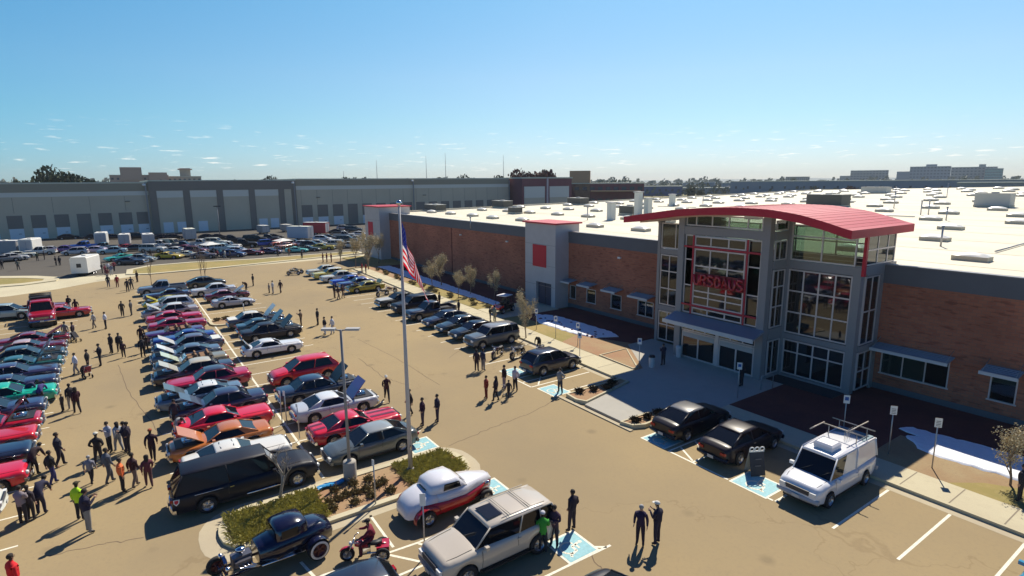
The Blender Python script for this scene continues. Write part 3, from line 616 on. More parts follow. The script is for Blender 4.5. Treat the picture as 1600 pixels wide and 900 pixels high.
# raised red lettering across the centre bay (not legible in the photo, so only its massed shapes)
sg = empty('letter_sign', (-25.1, CY-.3, 6.6), 0, 'red lettering sign mounted across the glass over the main doors', 'sign')
def stroke(pts, r=.085): s_.tube(pts, r, 6)
y_ = 0
shapes = ['U', 'R', 'S', 'O', 'A', 'U', 'S']
for i, ch in enumerate(shapes):
    s_ = MB(); cx = -1.82+i*.61; w, h = .22, .37
    if ch == 'U': P = [[(-w, 0, h), (-w, 0, -h*.5), (-w*.5, 0, -h), (w*.5, 0, -h), (w, 0, -h*.5), (w, 0, h)]]
    elif ch == 'R': P = [[(-w, 0, -h), (-w, 0, h), (w*.6, 0, h), (w, 0, h*.6), (w*.6, 0, .05), (-w, 0, .02)], [(0, 0, .02), (w, 0, -h)]]
    elif ch == 'S': P = [[(w, 0, h*.7), (w*.4, 0, h), (-w*.6, 0, h), (-w, 0, h*.5), (-w*.5, 0, .05), (w*.5, 0, -.05), (w, 0, -h*.5), (w*.5, 0, -h), (-w*.5, 0, -h), (-w, 0, -h*.7)]]
    elif ch == 'O': P = [[(w*math.cos(t), 0, h*math.sin(t)) for t in [2*math.pi*k/12 for k in range(13)]]]
    else: P = [[(-w, 0, -h), (0, 0, h), (w, 0, -h)], [(-w*.5, 0, -.1), (w*.5, 0, -.1)]]
    for p in P: stroke([(cx+a, b_, c_) for a, b_, c_ in p], .105)
    s_.obj('letter', mat('letter_red', (.42, .008, .02), .25, coat=.6), sg)
b = MB(); b.bb((-2.12, .1, -.5), (2.1, .14, .5)); b.obj('sign_backing', mat('sign_backing', (.20, .01, .02), .4), sg)

# roof equipment
SKY_ME = None
def skylight_proto():
    e = empty('skylight', (0, 0, 0), 0, 'low white skylight curb with a smoke hatch on the white roof', 'skylight', 'skylights on the white roof')
    b = MB(); b.bb((-1.05, -.55, -.12), (1.05, .55, .22)); b.obj('curb', mat('curb_tan', (.52, .47, .36), .7), e)
    b = MB(); rings = []
    for k in range(9):
        t = -1+2*k/8; hgt = .26*math.sqrt(max(0, 1-t*t))+.01; rings.append([(1.0*t, -.52, .222), (1.0*t, -.3, .222+hgt*.8), (1.0*t, 0, .222+hgt), (1.0*t, .3, .222+hgt*.8), (1.0*t, .52, .222)])
    b.loft(rings, closed=False, cap0=False, cap1=False); b.obj('dome', mat('dome_white', (.86, .84, .76), .35), e)
    return e
sk = skylight_proto(); sk_k = [(o, None) for o in bpy.data.objects if o.parent is sk]; first = True
for j in range(14):
    for i in range(16):
        x, y = -98+7.6*i+(2.2 if j % 2 else 0), 49+10.6*j
        if x < -70 and y < 47 or (-34 < x < -14 and y < 47): continue
        x += rnd.uniform(-.4, .4); y += rnd.uniform(-.6, .6); z = roofz(x, y)
        if first: sk.location = (x, y, z+.1); first = False
        else: clone(sk, sk_k, (x, y, z+.1))
def rtu(px, py, w, d, h, dark=True, label='', z=None):
    x, y = G(px, py, 8.6); 
    for _ in range(3): x, y = G(px, py, roofz(x, y))
    e = empty('rooftop_unit', (x, y, roofz(x, y)), 0, label, 'rooftop unit', 'rooftop units')
    b = MB(); b.bb((-w/2, -d/2, 0), (w/2, d/2, .3)); b.obj('curb', MATS['curb_tan'], e)
    b = MB(); b.bb((-w/2+.05, -d/2+.05, .3), (w/2-.05, d/2-.05, h)); b.obj('cabinet', mat('unit_dark', (.09, .09, .08), .6) if dark else mat('unit_pale', (.5, .5, .46), .6), e)
    b = MB(); b.bb((-w/2, -d/2, h+.002), (w/2, d/2, h+.08)); b.lathe([(.02, h+.25), (.5, h+.25), (.5, h+.08)], 12, axis='z'); b.obj('lid', mat('unit_lid', (.4, .4, .37), .6), e)
rtu(680, 330, 5, 2.4, 1.3, True, 'wide dark rooftop unit behind the flagpole top'); rtu(785, 325, 4.5, 2.4, 1.5, True, 'dark rooftop unit left of the grey column tower')
rtu(903, 320, 4.5, 2.6, 1.5, True, 'dark rooftop unit right of the grey column tower'); rtu(1293, 322, 6, 3.2, 2.0, True, 'largest dark rooftop unit behind the red canopy')
rtu(805, 334, 2.4, 1.6, 1.1, True, 'small dark unit with an angled hood near the roof edge'); rtu(1553, 318, 4.4, 2.4, 2.0, False, 'pale rooftop unit with open dark grille at far right')
rtu(1368, 303, 6, 3, 1.6, False, 'small pale rooftop unit near the back edge of the roof'); rtu(984, 336, 3, 2, 1.4, True, 'dark fan unit between the tall white flues')
for px, py, h, lab in ((955, 338, 2.4, 'short square white flue nearest the roof front'), (997, 334, 3.6, 'tall white flue in the middle of the roof group'), (1012, 334, 2.6, 'white flue just right of the tallest one'), (1050, 322, 2.2, 'white flue nearest the red canopy edge')):
    x, y = G(px, py, 9.0)
    e = empty('roof_flue', (x, y, roofz(x, y)), 0, lab, 'flue', 'white flues on the roof')
    b = MB(); b.bb((-.45, -.45, 0), (.45, .45, h)); b.obj('stack', mat('flue_white', (.62, .64, .60), .5), e)
    b = MB(); b.bb((-.6, -.6, h+.003), (.6, .6, h+.15)); b.obj('cowl', steel, e)
for i, (px, py, h) in enumerate(((735, 345, 1.3), (918, 338, 1.8), (1098, 322, 1.8), (1471, 375, 1.6), (1478, 345, 1.5), (1396, 330, 3.2), (1478, 318, 2.6), (1438, 338, 1.8), (1450, 338, 1.8))):
    x, y = G(px, py, 9.0); z = roofz(x, y)
    labs = ['thin vent pipe near the front roof edge left of the column tower', 'thin vent pipe beside the dark rooftop unit', 'thin vent pipe just behind the left rise of the canopy', 'slim vent pipe beside a skylight right of the canopy tip', 'slim vent pipe farther back beside a skylight', 'tallest thin mast near the back of the roof', 'thin mast left of the pale unit at the right', 'left pipe of a close pair in the middle of the roof', 'right pipe of a close pair in the middle of the roof']
    b = MB(); b.tube([(0, 0, -.1), (0, 0, h)], .07, 6); b.lathe([(.12, h), (.12, h+.12), (.01, h+.14)], 8, axis='z'); tag(b.obj('vent_pipe', steel, loc=(x, y, z)), labs[i], 'vent pipe', 'vent pipes on the roof')

# ================================================================== WAREHOUSE AND BACKGROUND
wh_wall = mat('warehouse_wall', (.55, .475, .36), .85, var=.05, vscale=.15)
wh_dark = mat('warehouse_dark', (.22, .19, .165), .85, var=.05, vscale=.2)
wh_band = mat('warehouse_band', (.66, .63, .56), .85)
wh_top = mat('warehouse_top', (.32, .28, .21), .85)
wh_roof = mat('warehouse_roof', (.55, .56, .46), .8)
door_w = mat('dock_door', (.70, .72, .76), .6)
wx = -194.0
wh = empty('warehouse', (wx, 40, 0), 0, 'very long grey warehouse with rows of dock doors behind the far car lot', 'warehouse')
def wp(name, mb, m, parent=None):
    o = mb.obj(name, m, parent or wh)
    if not parent: o.location = (-wx, -40, 0)
    return o
b = MB(); b.bb((wx-60, -130, 0), (wx, 8, 14.4)); b.bb((wx-60, 8, 0), (wx+.6, 48.5, 14.9)); b.bb((wx-60, 48.5, 0), (wx, 133, 15.2)); wp('wall', b, wh_wall)
b = MB(); b.bb((wx-60, -130, 14.405), (wx+.05, 7.9, 14.7)); b.bb((wx-60, 48.6, 15.205), (wx+.05, 133, 15.5)); b.bb((wx-60, 7.95, 14.905), (wx+.7, 48.55, 15.2)); wp('roof', b, wh_roof)
b = MB(); b.bb((wx, -130, 12.2), (wx+.06, 7.9, 14.3)); b.bb((wx, 48.6, 13.2), (wx+.06, 133, 15.1)); wp('upper_wall_band', b, wh_top)
b = MB(); b.bb((wx, -130, 11.0), (wx+.04, 7.9, 12.15)); b.bb((wx, 48.6, 11.9), (wx+.04, 133, 13.1)); wp('pale_band', b, wh_band)
b = MB(); b.bb((wx+.6, 8, 12.2), (wx+.75, 48.5, 14.85))
for y in (8, 16.4, 25.2, 34.2, 43.0, 47.0): b.bb((wx+.6, y, 0), (wx+.74, y+(1.8 if y < 47 else 1.5), 12.2))
wp('dark_columns', b, wh_dark)
for y0, y1 in ((9.8, 16.4), (18.2, 25.2), (27, 34.2), (36, 43)):
    b = MB(); b.bb((wx+.6, y0, 10.2), (wx+.66, y1, 12.15)); wp('pale_panel', b, wh_band)
def dock(y, w, zt, white=True, x=wx, wall=None):
    d = MB(); d.bb((x, y, 2.95 if white else .1), (x+.05, y+w, zt)); o = wp('dock_recess', d, wh_dark)
    if white:
        d = MB(); d.bb((x, y+.15, .1), (x+.05, y+w-.05, 2.9)); dd = wp('dock_door', d, door_w)
        d = MB(); d.bb((x+.05, y+w*.62, 1.5), (x+.08, y+w*.62+.6, 1.62)); wp('door_window', d, blackp, dd)
for i, y in enumerate([-42.5, -37.8, -33.1, -28.4, -23.6, -18.8, -14.0, -9.2, -4.5, .2, 4.4]): dock(y, 3.1, 6.3, white=(i != 7))
for y in (10.6, 15.0-.9, 19.6): d = MB(); d.bb((wx+.6, y, .1), (wx+.66, y+2.5, 3.1)); wp('dock_door', d, door_w)
for y in (36.6, 40.0): d = MB(); d.bb((wx+.6, y, .1), (wx+.66, y+2.5, 3.1)); wp('dock_door', d, door_w)
for i in range(16): dock(50+5.15*i, 3.5, 6.9, white=(i != 3))
for y in (7.3, 48.0, 90.0, 132.5): b = MB(); b.box((wx+.8, y, 7.3), (.35, .35, 14.4)); wp('downpipe', b, frame_grey)
b = MB()
for k in range(17):
    y = -126+8*k
    if y < 7.5: b.bb((wx, y, 6.8), (wx+.03, y+.07, 10.9))
for k in range(16): y = 51+5.15*k; b.bb((wx, y-.9, 7.2), (wx+.03, y-.83, 11.8))
wp('panel_joints', b, wh_dark)
for y, z in ((7.0, 13.9), (47.6, 14.2), (89.6, 14.6)): b = MB(); b.ball((wx+.9, y, z), (.35, .5, .35)); wp('wall_light', b, lamp_w)
for y in (2, 55, 94): b = MB(); b.bb((wx, y, 9.2), (wx+.5, y+1.2, 9.5)); wp('wall_vent', b, wh_dark)

def block(name, label, cat, x, y, w, d, h, rz, m, wins=None, extras=(), wm=None, z0=0):
    e = empty(name, (x, y, z0), rz, label, cat)
    b = MB(); b.bb((-w/2, -d/2, 0), (w/2, d/2, h)); b.obj('wall', m, e)
    b = MB(); b.bb((-w/2-.3, -d/2-.3, h+.01), (w/2+.3, d/2+.3, h+.5)); b.obj('roof', wh_roof, e)
    if wins:
        nx, nz, ww, hh = wins
        for i in range(nx):
            for k in range(nz):
                g = MB(); cx = -w/2+w*(i+.5)/nx; cz = h*(k+.6)/nz; g.bb((cx-ww/2, -d/2-.15, cz-hh/2), (cx+ww/2, -d/2-.01, cz+hh/2)); g.obj('window', wm or mat('far_window', (.05, .06, .08), .3), e)
    for (nm, ex, ey, ew, ed, ez0, ez1, em) in extras:
        b = MB(); b.bb((ex-ew/2, ey-ed/2, ez0), (ex+ew/2, ey+ed/2, ez1)); b.obj(nm, em, e)
    return e
def at(px, dist):   # ground point in the direction of a pixel column, at a horizontal distance
    d = CM @ Vector(((px-800)/FPX, 0.18, -1)); l = math.hypot(d.x, d.y); return d.x/l*dist, d.y/l*dist
def face(x, y): return math.atan2(y, x)-math.pi/2
brownm = mat('plum_brick', (.20, .075, .085), .85, var=.08, vscale=.3); tanm = mat('tan_stucco', (.42, .27, .17), .85); pinkm = mat('pink_stucco', (.45, .30, .24), .85); greyb = mat('far_grey', (.27, .28, .29), .8); bluegrey = mat('far_bluegrey', (.20, .25, .31), .8); bluem = mat('far_blue', (.08, .11, .22), .7)
e = block('brick_building', 'plum coloured brick building at the end of the long grey warehouse', 'building', wx-3, 147.5, 20, 26, 15.2, -math.pi/2 if False else 0, brownm)
for y in (-12, 1.0): b = MB(); b.bb((10.0, y, 3), (10.1, y+10.5, 12)); b.obj('tall_panel', wh_band, e); b = MB(); b.bb((10.1, y, 3.2), (10.15, y+10.5, 7.5)); b.obj('lower_panel', wh_wall, e)
b = MB(); b.box((10.2, -.25, 8), (.4, .8, 15)); b.obj('pale_pier', mat('pier_pale', (.5, .42, .44), .7), e)
x, y = at(938, 322); block('office_building', 'low dark plum office building right of the bare brown trees', 'building', x, y, 46, 20, 12.5, face(x, y), brownm, (11, 2, 2.4, 1.8), (('corner_tower', -11, -4, 11, 12, 0, 19.5, tanm), ('porch', -14, -12, 18, 4, 0, 4, mat('far_dark', (.06, .05, .06), .8)), ('canopy', 8, -13, 26, 5, 8.4, 9.0, tanm)))
x, y = at(1036, 560); block('blue_building', 'flat blue warehouse beyond the field left of the red canopy', 'building', x, y, 34, 20, 8.5, face(x, y), bluem, (6, 1, 2, 2))
x, y = at(1110, 640); block('far_shed', 'long pale shed beyond the field behind the red canopy', 'building', x, y, 60, 20, 6, face(x, y), greyb, (9, 1, 3, 2))
x, y = at(1215, 620); block('far_shed', 'white roofed shed left of the long dark warehouse on the right', 'building', x, y, 40, 16, 7.5, face(x, y), mat('far_white', (.5, .5, .5), .7), (8, 1, 2.5, 3))
x, y = at(1385, 560); block('long_building', 'long dark blue-grey warehouse beyond the white roof at right', 'building', x, y, 235, 40, 12.4, face(x, y)+.05, bluegrey, (24, 1, 1.6, 2.2), (('pale_blue_panel', 66, -20.2, 7, .4, 0, 9, mat('far_pale_blue', (.3, .36, .48), .7)), ('dark_gate', 78, -20.3, 14, .5, 0, 9.5, mat('far_navy', (.03, .05, .12), .7)), ('grey_end', 103, -20.4, 28, .6, 0, 11.5, greyb)))  # paler blue panel, dark gate and grey end set on the front wall
x, y = at(1570, 470); block('long_building', 'grey warehouse end wall at the right edge beyond the white roof', 'building', x, y, 46, 20, 11.0, face(x, y), greyb, (5, 1, 3, 3))
x, y = at(220, 620); block('hotel_building', 'pinkish hotel with a raised middle above the grey warehouse roof', 'building', x, y, 44, 22, 22, face(x, y), pinkm, (11, 3, 1.8, 1.8), (('middle_tower', -6, -2, 16, 20, 18, 29, pinkm), ('side_wing', 14, -4, 14, 20, 0, 24.5, pinkm)))
x, y = at(286, 640); block('hotel_building', 'smaller cream hotel with a stubby tower above the warehouse', 'building', x, y, 32, 20, 21, face(x, y), mat('cream_stucco', (.42, .36, .28), .85), (8, 3, 1.8, 1.8), (('tower', 3, -2, 9, 10, 20, 29, MATS['cream_stucco']), ('tower_cap', 3, -2, 12, 13, 27.5, 28.5, pinkm)))
for px, dist, w, h, lab, m, ex in ((1356, 1650, 78, 34, 'flat grey office block on the horizon left of the tallest block', greyb, [('lower_wing', -46, 0, 30, 20, 0, 22, greyb)]), (1450, 1600, 74, 40, 'tallest blue-grey office tower block on the right horizon', bluegrey, [('lower_wing', -48, 0, 26, 20, 0, 30, bluegrey), ('roof_plant', 2, 0, 20, 10, 39.4, 45, bluegrey)]), (1518, 1650, 80, 38, 'pale grey office block on the horizon at the right', greyb, [('roof_plant', 14, 0, 12, 10, 37.6, 44, greyb)]), (1550, 1640, 30, 34, 'teal glass block at the right end of the skyline', mat('far_teal', (.12, .30, .30), .5), []), (1245, 1500, 50, 20, 'low grey block on the horizon behind the canopy', greyb, [])):
    x, y = at(px, dist); block('office_block', lab, 'building', x, y, w, 25, h, face(x, y), m, (12, 6, w/22, 2), ex)
for k in range(26):
    px = 1000+rnd.uniform(0, 640); dist = rnd.uniform(650, 1300); x, y = at(px, dist); w = rnd.uniform(14, 45); h = rnd.uniform(5, 11)
    e = empty('distant_house', (x, y, 0), face(x, y)+rnd.uniform(-.3, .3), 'small pale roofed building scattered along the far right horizon', 'building', 'small buildings on the right horizon')
    b = MB(); b.bb((-w/2, -8, 0), (w/2, 8, h)); b.obj('wall', rnd.choice([greyb, bluegrey, mat('far_brown', (.17, .11, .085), .85)]), e); b = MB(); b.bb((-w/2-.5, -8.5, h+.02), (w/2+.5, 8.5, h+.9)); b.obj('roof', rnd.choice([wh_roof, mat('far_white', (.5, .5, .5)), greyb]), e)

# ------------------------------------------------------------------ foliage
leaf_tan = mat('leaf_tan', (.56, .47, .29), .9, var=.25, vscale=3); leaf_dark = mat('leaf_dark', (.045, .06, .03), .9, var=.3, vscale=.6); leaf_brown = mat('leaf_brown', (.12, .055, .045), .9, var=.3, vscale=.5)
leaf_olive = mat('leaf_olive', (.13, .12, .06), .9, var=.3, vscale=.5); leaf_grass = mat('blade_green', (.46, .42, .12), .85, var=.3, vscale=3)
def tree_mesh(h, cr, seed, leaves=900, ls=.09, levels=4, bare=False, trunk_r=.07, spread=.75, crown0=.3):
    r = random.Random(seed); tr = MB(); tips = []
    def grow(p, d, L, rad, lv):
        n = 3; pts = [p]; q = Vector(p); dd = Vector(d)
        for k in range(n):
            dd = (dd+Vector((r.uniform(-.16, .16), r.uniform(-.16, .16), r.uniform(-.02, .14)))).normalized(); q = q+dd*L/n; pts.append(q.copy())
        tr.tube(pts, [rad*(1-.3*k/n) for k in range(n+1)], 5 if lv < 3 else 4, cap=lv == 0)
        if lv >= 2: tips.extend(pts[1:])
        if lv >= levels: return
        for k in range(3 if lv else 5):
            a = r.uniform(0, 6.28); t = r.choice([1, 2, 3]) if lv else r.choice([1, 2, 3, 3])
            nd = (dd+Vector((math.cos(a)*spread, math.sin(a)*spread, r.uniform(.05, .4)))).normalized()
            grow(pts[t], nd, L*r.uniform(.5, .68), rad*.55, lv+1)
    grow(Vector((0, 0, -.1)), Vector((0, 0, 1)), h*.42, trunk_r, 0)
    zt = max(p.z for p in tips); rt = max(math.hypot(p.x, p.y) for p in tips)
    lf = MB()
    if not bare:
        for k in range(leaves):
            p = r.choice(tips)+Vector((r.gauss(0, .16), r.gauss(0, .16), r.gauss(0, .16)))*cr
            a = Vector((r.uniform(-1, 1), r.uniform(-1, 1), r.uniform(-1, 1))).normalized(); c = a.orthogonal().normalized(); w = a.cross(c); s = ls*r.uniform(.6, 1.4)
            lf.add([p-c*s, p+w*s*.6, p+c*s, p-w*s*.6], [(0, 1, 2, 3)])
    k1 = h/zt; k2 = cr/max(rt, .1)
    for m in (tr, lf): m.v = [(v[0]*k2 if v[2] > .3 else v[0], v[1]*k2 if v[2] > .3 else v[1], v[2]*k1) for v in m.v]
    return tr.mesh('trunk', recalc=False), (lf.mesh('crown', recalc=False) if not bare else None)
def tree(meshes, loc, rz, s, label, cat='tree', group=None, lm=None, name='tree', bm=None):
    e = empty(name, loc, rz, label, cat, group); e.scale = (s,)*3
    link('trunk', meshes[0], e, omats=[bm or bark])
    if meshes[1]: link('crown', meshes[1], e, omats=[lm or leaf_tan])
    return e
T = [tree_mesh(4.0, 1.15, 3, 3600, .048), tree_mesh(4.6, 1.0, 5, 3600, .048), tree_mesh(3.6, 1.0, 9, 2800, .048)]
TB = [tree_mesh(2.7, .85, 22, bare=True, levels=3, trunk_r=.075, spread=.95), tree_mesh(5.4, 1.3, 25, bare=True, levels=3, trunk_r=.06)]
grp = 'small pale leafed trees along the store wall'
for px, py, h, lab, k in ((822, 530, 4.4, 'small cone-shaped tan leafed tree left of the snow by the grey tower door', 1), (716, 468, 3.5, 'pale leafed tree in front of the brick wall right of the flag', 0), (735, 462, 3.9, 'taller pale tree close behind another near the brick wall middle', 1), (676, 455, 3.9, 'pale leafed tree just right of the hanging flag', 0), (690, 448, 4.4, 'pale tree partly behind another right of the flag', 2), (772, 470, 3.8, 'thin faint tree standing alone against the brick wall', 1),
        (532, 412, 4.0, 'leftmost rounded pale tree beyond the yellow cars', 2), (556, 418, 5.2, 'rounded pale tree second from the left at the far store corner', 0), (576, 422, 5.6, 'tall pale tree in the middle of the far corner group', 2), (592, 412, 5.2, 'rightmost pale tree at the far corner of the brick wall', 0), (566, 398, 4.6, 'pale tree half hidden at the back of the far corner group', 1), (1578, 762, 3.0, 'small sparse tan tree on the lawn at the right edge', 2)):
    x, y = G(px, py); m = T[k]; s = h/{0: 4.0, 1: 4.6, 2: 3.6}[k]
    tree(m, (x, y, .1), px*.7, s, lab, group=grp)
x, y = G(438, 785); tree(TB[0], (x, y, .1), 1.2, 1.0, 'small bare branching tree in the near island beside the black panel van', name='bare_tree', bm=mat('grey_bark', (.30, .26, .22), .9))
for px, py, h, lab in ((237, 447, 5.6, 'bare thin tree standing behind the parked cars at far left'), (315, 440, 6.2, 'left one of two tall bare trees behind the middle car rows'), (322, 442, 6.4, 'right one of two tall bare trees behind the middle car rows')):
    x, y = G(px, py); tree(TB[1], (x, y, 0), px, h/5.4, lab, name='bare_tree')

def blob_tree(r, h, w, n, s, trunk=True):   # far tree: leaf clumps spread through the crown volume
    tr = MB(); tr.tube([(0, 0, 0), (0, 0, h*.55)], [w*.05, w*.03], 5); lf = MB(); cs = [(Vector((r.uniform(-.6, .6)*w/2, r.uniform(-.6, .6)*w/2, h*(.35+.45*r.random()))), r.uniform(.22, .42)*w) for _ in range(9)]
    for k in range(n):
        c, rad = r.choice(cs); d = Vector((r.gauss(0, 1), r.gauss(0, 1), r.gauss(0, 1))).normalized()*rad*r.uniform(.6, 1.05); d.z *= .75
        p = c+d; a = Vector((r.uniform(-1, 1), r.uniform(-1, 1), r.uniform(-1, 1))).normalized(); q = a.orthogonal().normalized(); v = a.cross(q); z = s*r.uniform(.5, 1.5)
        lf.add([p-q*z, p+v*z, p+q*z, p-v*z], [(0, 1, 2, 3)])
    return tr.mesh('trunk', recalc=False), lf.mesh('crown', recalc=False)
rr = random.Random(4)
FT = [blob_tree(rr, 10, 11, 2600, .42) for _ in range(3)]
for px, dist, h, lab, lm, k in ((68, 330, 19.5, 'small dark tree first from the left above the warehouse roof', leaf_dark, 0), (88, 330, 24, 'largest dark round tree above the left end of the warehouse', leaf_dark, 1), (104, 335, 20, 'dark tree just right of the largest one at left', leaf_dark, 2), (122, 330, 21.5, 'dark tree standing right in the left group above the roof', leaf_dark, 0), (45, 340, 18.5, 'low dark tree near the left edge above the roof', leaf_dark, 2), (163, 420, 17, 'low tree midway to the pink hotel', leaf_olive, 1), (184, 450, 17, 'low olive tree just left of the pink hotel', leaf_olive, 0), (254, 480, 18, 'dark tree between the two hotels', leaf_dark, 1), (303, 470, 18, 'dark tree right of the cream hotel', leaf_dark, 2), (340, 430, 17, 'low tree right of the cream hotel over the warehouse', leaf_olive, 0),
        (427, 400, 20, 'narrow dark evergreen over the middle of the warehouse', leaf_dark, 1), (446, 400, 18, 'low dark tree right of the narrow evergreen', leaf_dark, 2), (543, 420, 19.5, 'small square-topped dark tree above the warehouse middle', leaf_dark, 0), (569, 400, 18, 'wide low dark tree left of the flagpole top', leaf_dark, 1), (590, 410, 18.4, 'low dark tree beside the flagpole ball', leaf_olive, 2), (686, 390, 18.5, 'round low dark tree above the right half of the warehouse', leaf_dark, 0), (728, 380, 20, 'pointed dark tree above the right half of the warehouse', leaf_dark, 1), (742, 385, 19, 'second pointed dark tree above the right warehouse roof', leaf_dark, 2), (779, 370, 19.5, 'dark tree at the right end of the warehouse roof', leaf_dark, 0),
        (816, 268, 21, 'left of two big round brown trees behind the plum building', leaf_brown, 1), (848, 268, 22, 'right of two big round brown trees behind the plum building', leaf_brown, 2), (832, 275, 20, 'narrow brown tree between the two big round ones', leaf_brown, 0), (805, 280, 18, 'low brown tree at the left side of the plum building', leaf_brown, 0), (1080, 470, 10.5, 'brown bushy tree in front of the far sheds', leaf_olive, 1), (1330, 430, 11, 'bare brown tree before the long dark warehouse', leaf_brown, 2), (1275, 420, 10.5, 'brown bushy tree right of the shed behind the canopy', leaf_olive, 1), (1095, 460, 8, 'low brown bush on the field behind the roof', leaf_olive, 0)):
    x, y = at(px, dist); tree(FT[k], (x, y, 0), px*.37, 1, lab, lm=lm, name='distant_tree').scale = (h/10*.6, h/10*.6, h/10*.86)
wd = MB(); rr = random.Random(8)
for k in range(15000):
    px = rr.uniform(-60, 1700); dist = rr.choice([rr.uniform(520, 900), rr.uniform(900, 2200)]); x, y = at(px, dist); f = dist/900
    hh = (5.5+4.5*math.sin(px*.07)*math.sin(px*.023+1)+3*math.sin(px*.31))*(.9 if px < 900 else .75)*f+9.5*(1 if px < 1000 else .55)
    p = Vector((x, y, rr.uniform(0, max(3, hh)))); a = Vector((rr.uniform(-1, 1), rr.uniform(-1, 1), rr.uniform(-.4, .4))).normalized(); q = a.orthogonal().normalized(); v = a.cross(q); z = 2.6*f*rr.uniform(.5, 1.4)
    wd.add([p-q*z, p+v*z*.7, p+q*z, p-v*z*.7], [(0, 1, 2, 3)])
o = wd.obj('distant_woodland', mat('leaf_far', (.13, .14, .10), .95), recalc=False); tag(o, 'low dark line of far trees along the horizon', 'woodland', kind='stuff')
hl = MB()
for (p0, p1, dist, hm) in ((950, 1750, 3300, 16), (-150, 1050, 3600, 12)):
    ring0 = []; ring1 = []; ring2 = []
    for k in range(61):
        px = p0+(p1-p0)*k/60; x, y = at(px, dist); x2, y2 = at(px, dist+900); h = hm*(.6+.25*math.sin(px*.011)+.15*math.sin(px*.05+2))
        ring0.append((x, y, -1)); ring1.append(((x+x2)/2, (y+y2)/2, h+8)); ring2.append((x2, y2, -1))
    hl.loft([ring0, ring1, ring2], closed=False, cap0=False, cap1=False)
structure('hills', hl, mat('far_hill', (.22, .25, .24), .95))
fb = MB(); 
for px, dist, w, d in ((1180, 420, 260, 60),):
    x, y = at(px, dist); rz = face(x, y); c, s = math.cos(rz), math.sin(rz)
    fb.sheet([(x+c*a-s*b_, y+s*a+c*b_) for a, b_ in ((-w/2, -d/2), (w/2, -d/2), (w/2, d/2), (-w/2, d/2))], -.02)
structure('green_field', fb, mat('field_green', (.17, .18, .06), .95, var=.25, vscale=.05))
for px, dist, h in ((590, 1500, 70), (667, 1600, 85), (697, 1500, 88), (787, 1500, 82), (538, 1400, 42)):
    x, y = at(px, dist); b = MB(); b.tube([(0, 0, 0), (0, 0, h)], [1.0, .35], 5); 
    for z in (.5, .75): b.tube([(-3, 0, h*z), (3, 0, h*z)], .2, 4)
    tag(b.obj('antenna_mast', greyb, loc=(x, y, 0)), {590: 'leftmost thin antenna mast on the horizon', 667: 'tall thin mast right of the flagpole top', 697: 'tallest thin mast over the warehouse', 787: 'thin mast above the right end of the warehouse', 538: 'short mast beside a square-topped tree'}[px], 'antenna mast', 'antenna masts on the horizon')

# ------------------------------------------------------------------ near island planting
def blades(mb, x, y, z, n, L, r, spread=.5, w=.012):
    for _ in range(n):
        a = r.uniform(0, 6.28); t = r.uniform(.1, spread); p = Vector((x+r.gauss(0, .08), y+r.gauss(0, .08), z)); d = Vector((math.cos(a)*t, math.sin(a)*t, 1)).normalized(); l = L*r.uniform(.6, 1.1)
        q = p+d*l*.6; e = q+Vector((d.x*1.4, d.y*1.4, d.z*.2))*l*.5; s = Vector((-d.y, d.x, 0)); s = s.normalized()*w if s.length > .01 else Vector((w, 0, 0))
        mb.add([p-s, p+s, q+s*.8, e, q-s*.8], [(0, 1, 2, 3, 4)])
r = random.Random(5); gm = MB()
for _ in range(1500):
    x, y = r.uniform(-24.8, -22.4), r.uniform(2.3, 12.7)
    if 5.9 < y < 9.9: continue
    blades(gm, x, y, .1, 11, .38, r, .9, .014)
tag(gm.obj('ornamental_grass', leaf_grass, recalc=False), 'low olive green spreading grass filling both ends of the near island', 'grass', kind='stuff')
def clump(loc, R_, n, label, group, m=leaf_olive, L=.45):
    b = MB(); blades(b, 0, 0, 0, n, L, random.Random(int(loc[0]*97+loc[1]*31)), .9, .02)
    for k in range(n//2):
        rq = random.Random(k+int(loc[0]*13)); p = Vector((rq.gauss(0, R_*.5), rq.gauss(0, R_*.5), abs(rq.gauss(.14, .1)))); a = Vector((rq.uniform(-1, 1), rq.uniform(-1, 1), rq.uniform(-1, 1))).normalized(); q = a.orthogonal().normalized()*.05; b.add([p-q, p+a.cross(q), p+q, p-a.cross(q)], [(0, 1, 2, 3)])
    o = b.obj('shrub', m, loc=loc, recalc=False); return tag(o, label, 'shrub', group)
shm = mat('shrub_olive', (.22, .17, .07), .9, var=.3, vscale=5)
for k in range(14):
    y = 6.3+.44*(k//2)+rnd.uniform(-.1, .1); x = -22.75-(k % 2)*.75-(.75 if k % 4 > 1 else 0)+rnd.uniform(-.15, .15)
    clump((x, y, .1), .2, 110, 'low olive shrub planted in gravel in the middle of the near island', 'gravel shrubs in the near island', shm, .28)
for x, y in ((-26.8, 23.9), (-26.5, 24.9), (-26.2, 25.9), (-26.7, 26.8), (-21.4, 23.5), (-21.3, 24.4), (-21.35, 25.4)):
    clump((x, y, .2), .3, 110, ('small dark shrub in the left plaza planter' if x < -24 else 'small dark shrub in the right plaza planter beside the black sedan'), 'plaza planter shrubs', mat('shrub_dark', (.06, .04, .02), .9))
for k in range(7):
    clump((-62.5-rnd.uniform(0, 1.9), 7.2+.85*k, .1), .4, 130, 'low shrub in the small planted island between the car rows', 'small island shrubs', shm)
for k in range(16):
    x = -53-2.2*k+rnd.uniform(-.6, .6); clump((x, 32.6+rnd.uniform(-.2, 1), .1), .45, 110, 'dry straw coloured grass clump beside the left walk', 'straw clumps beside the walk', mat('straw', (.34, .27, .12), .9, var=.2, vscale=4), .6)
x, y = G(500, 772)
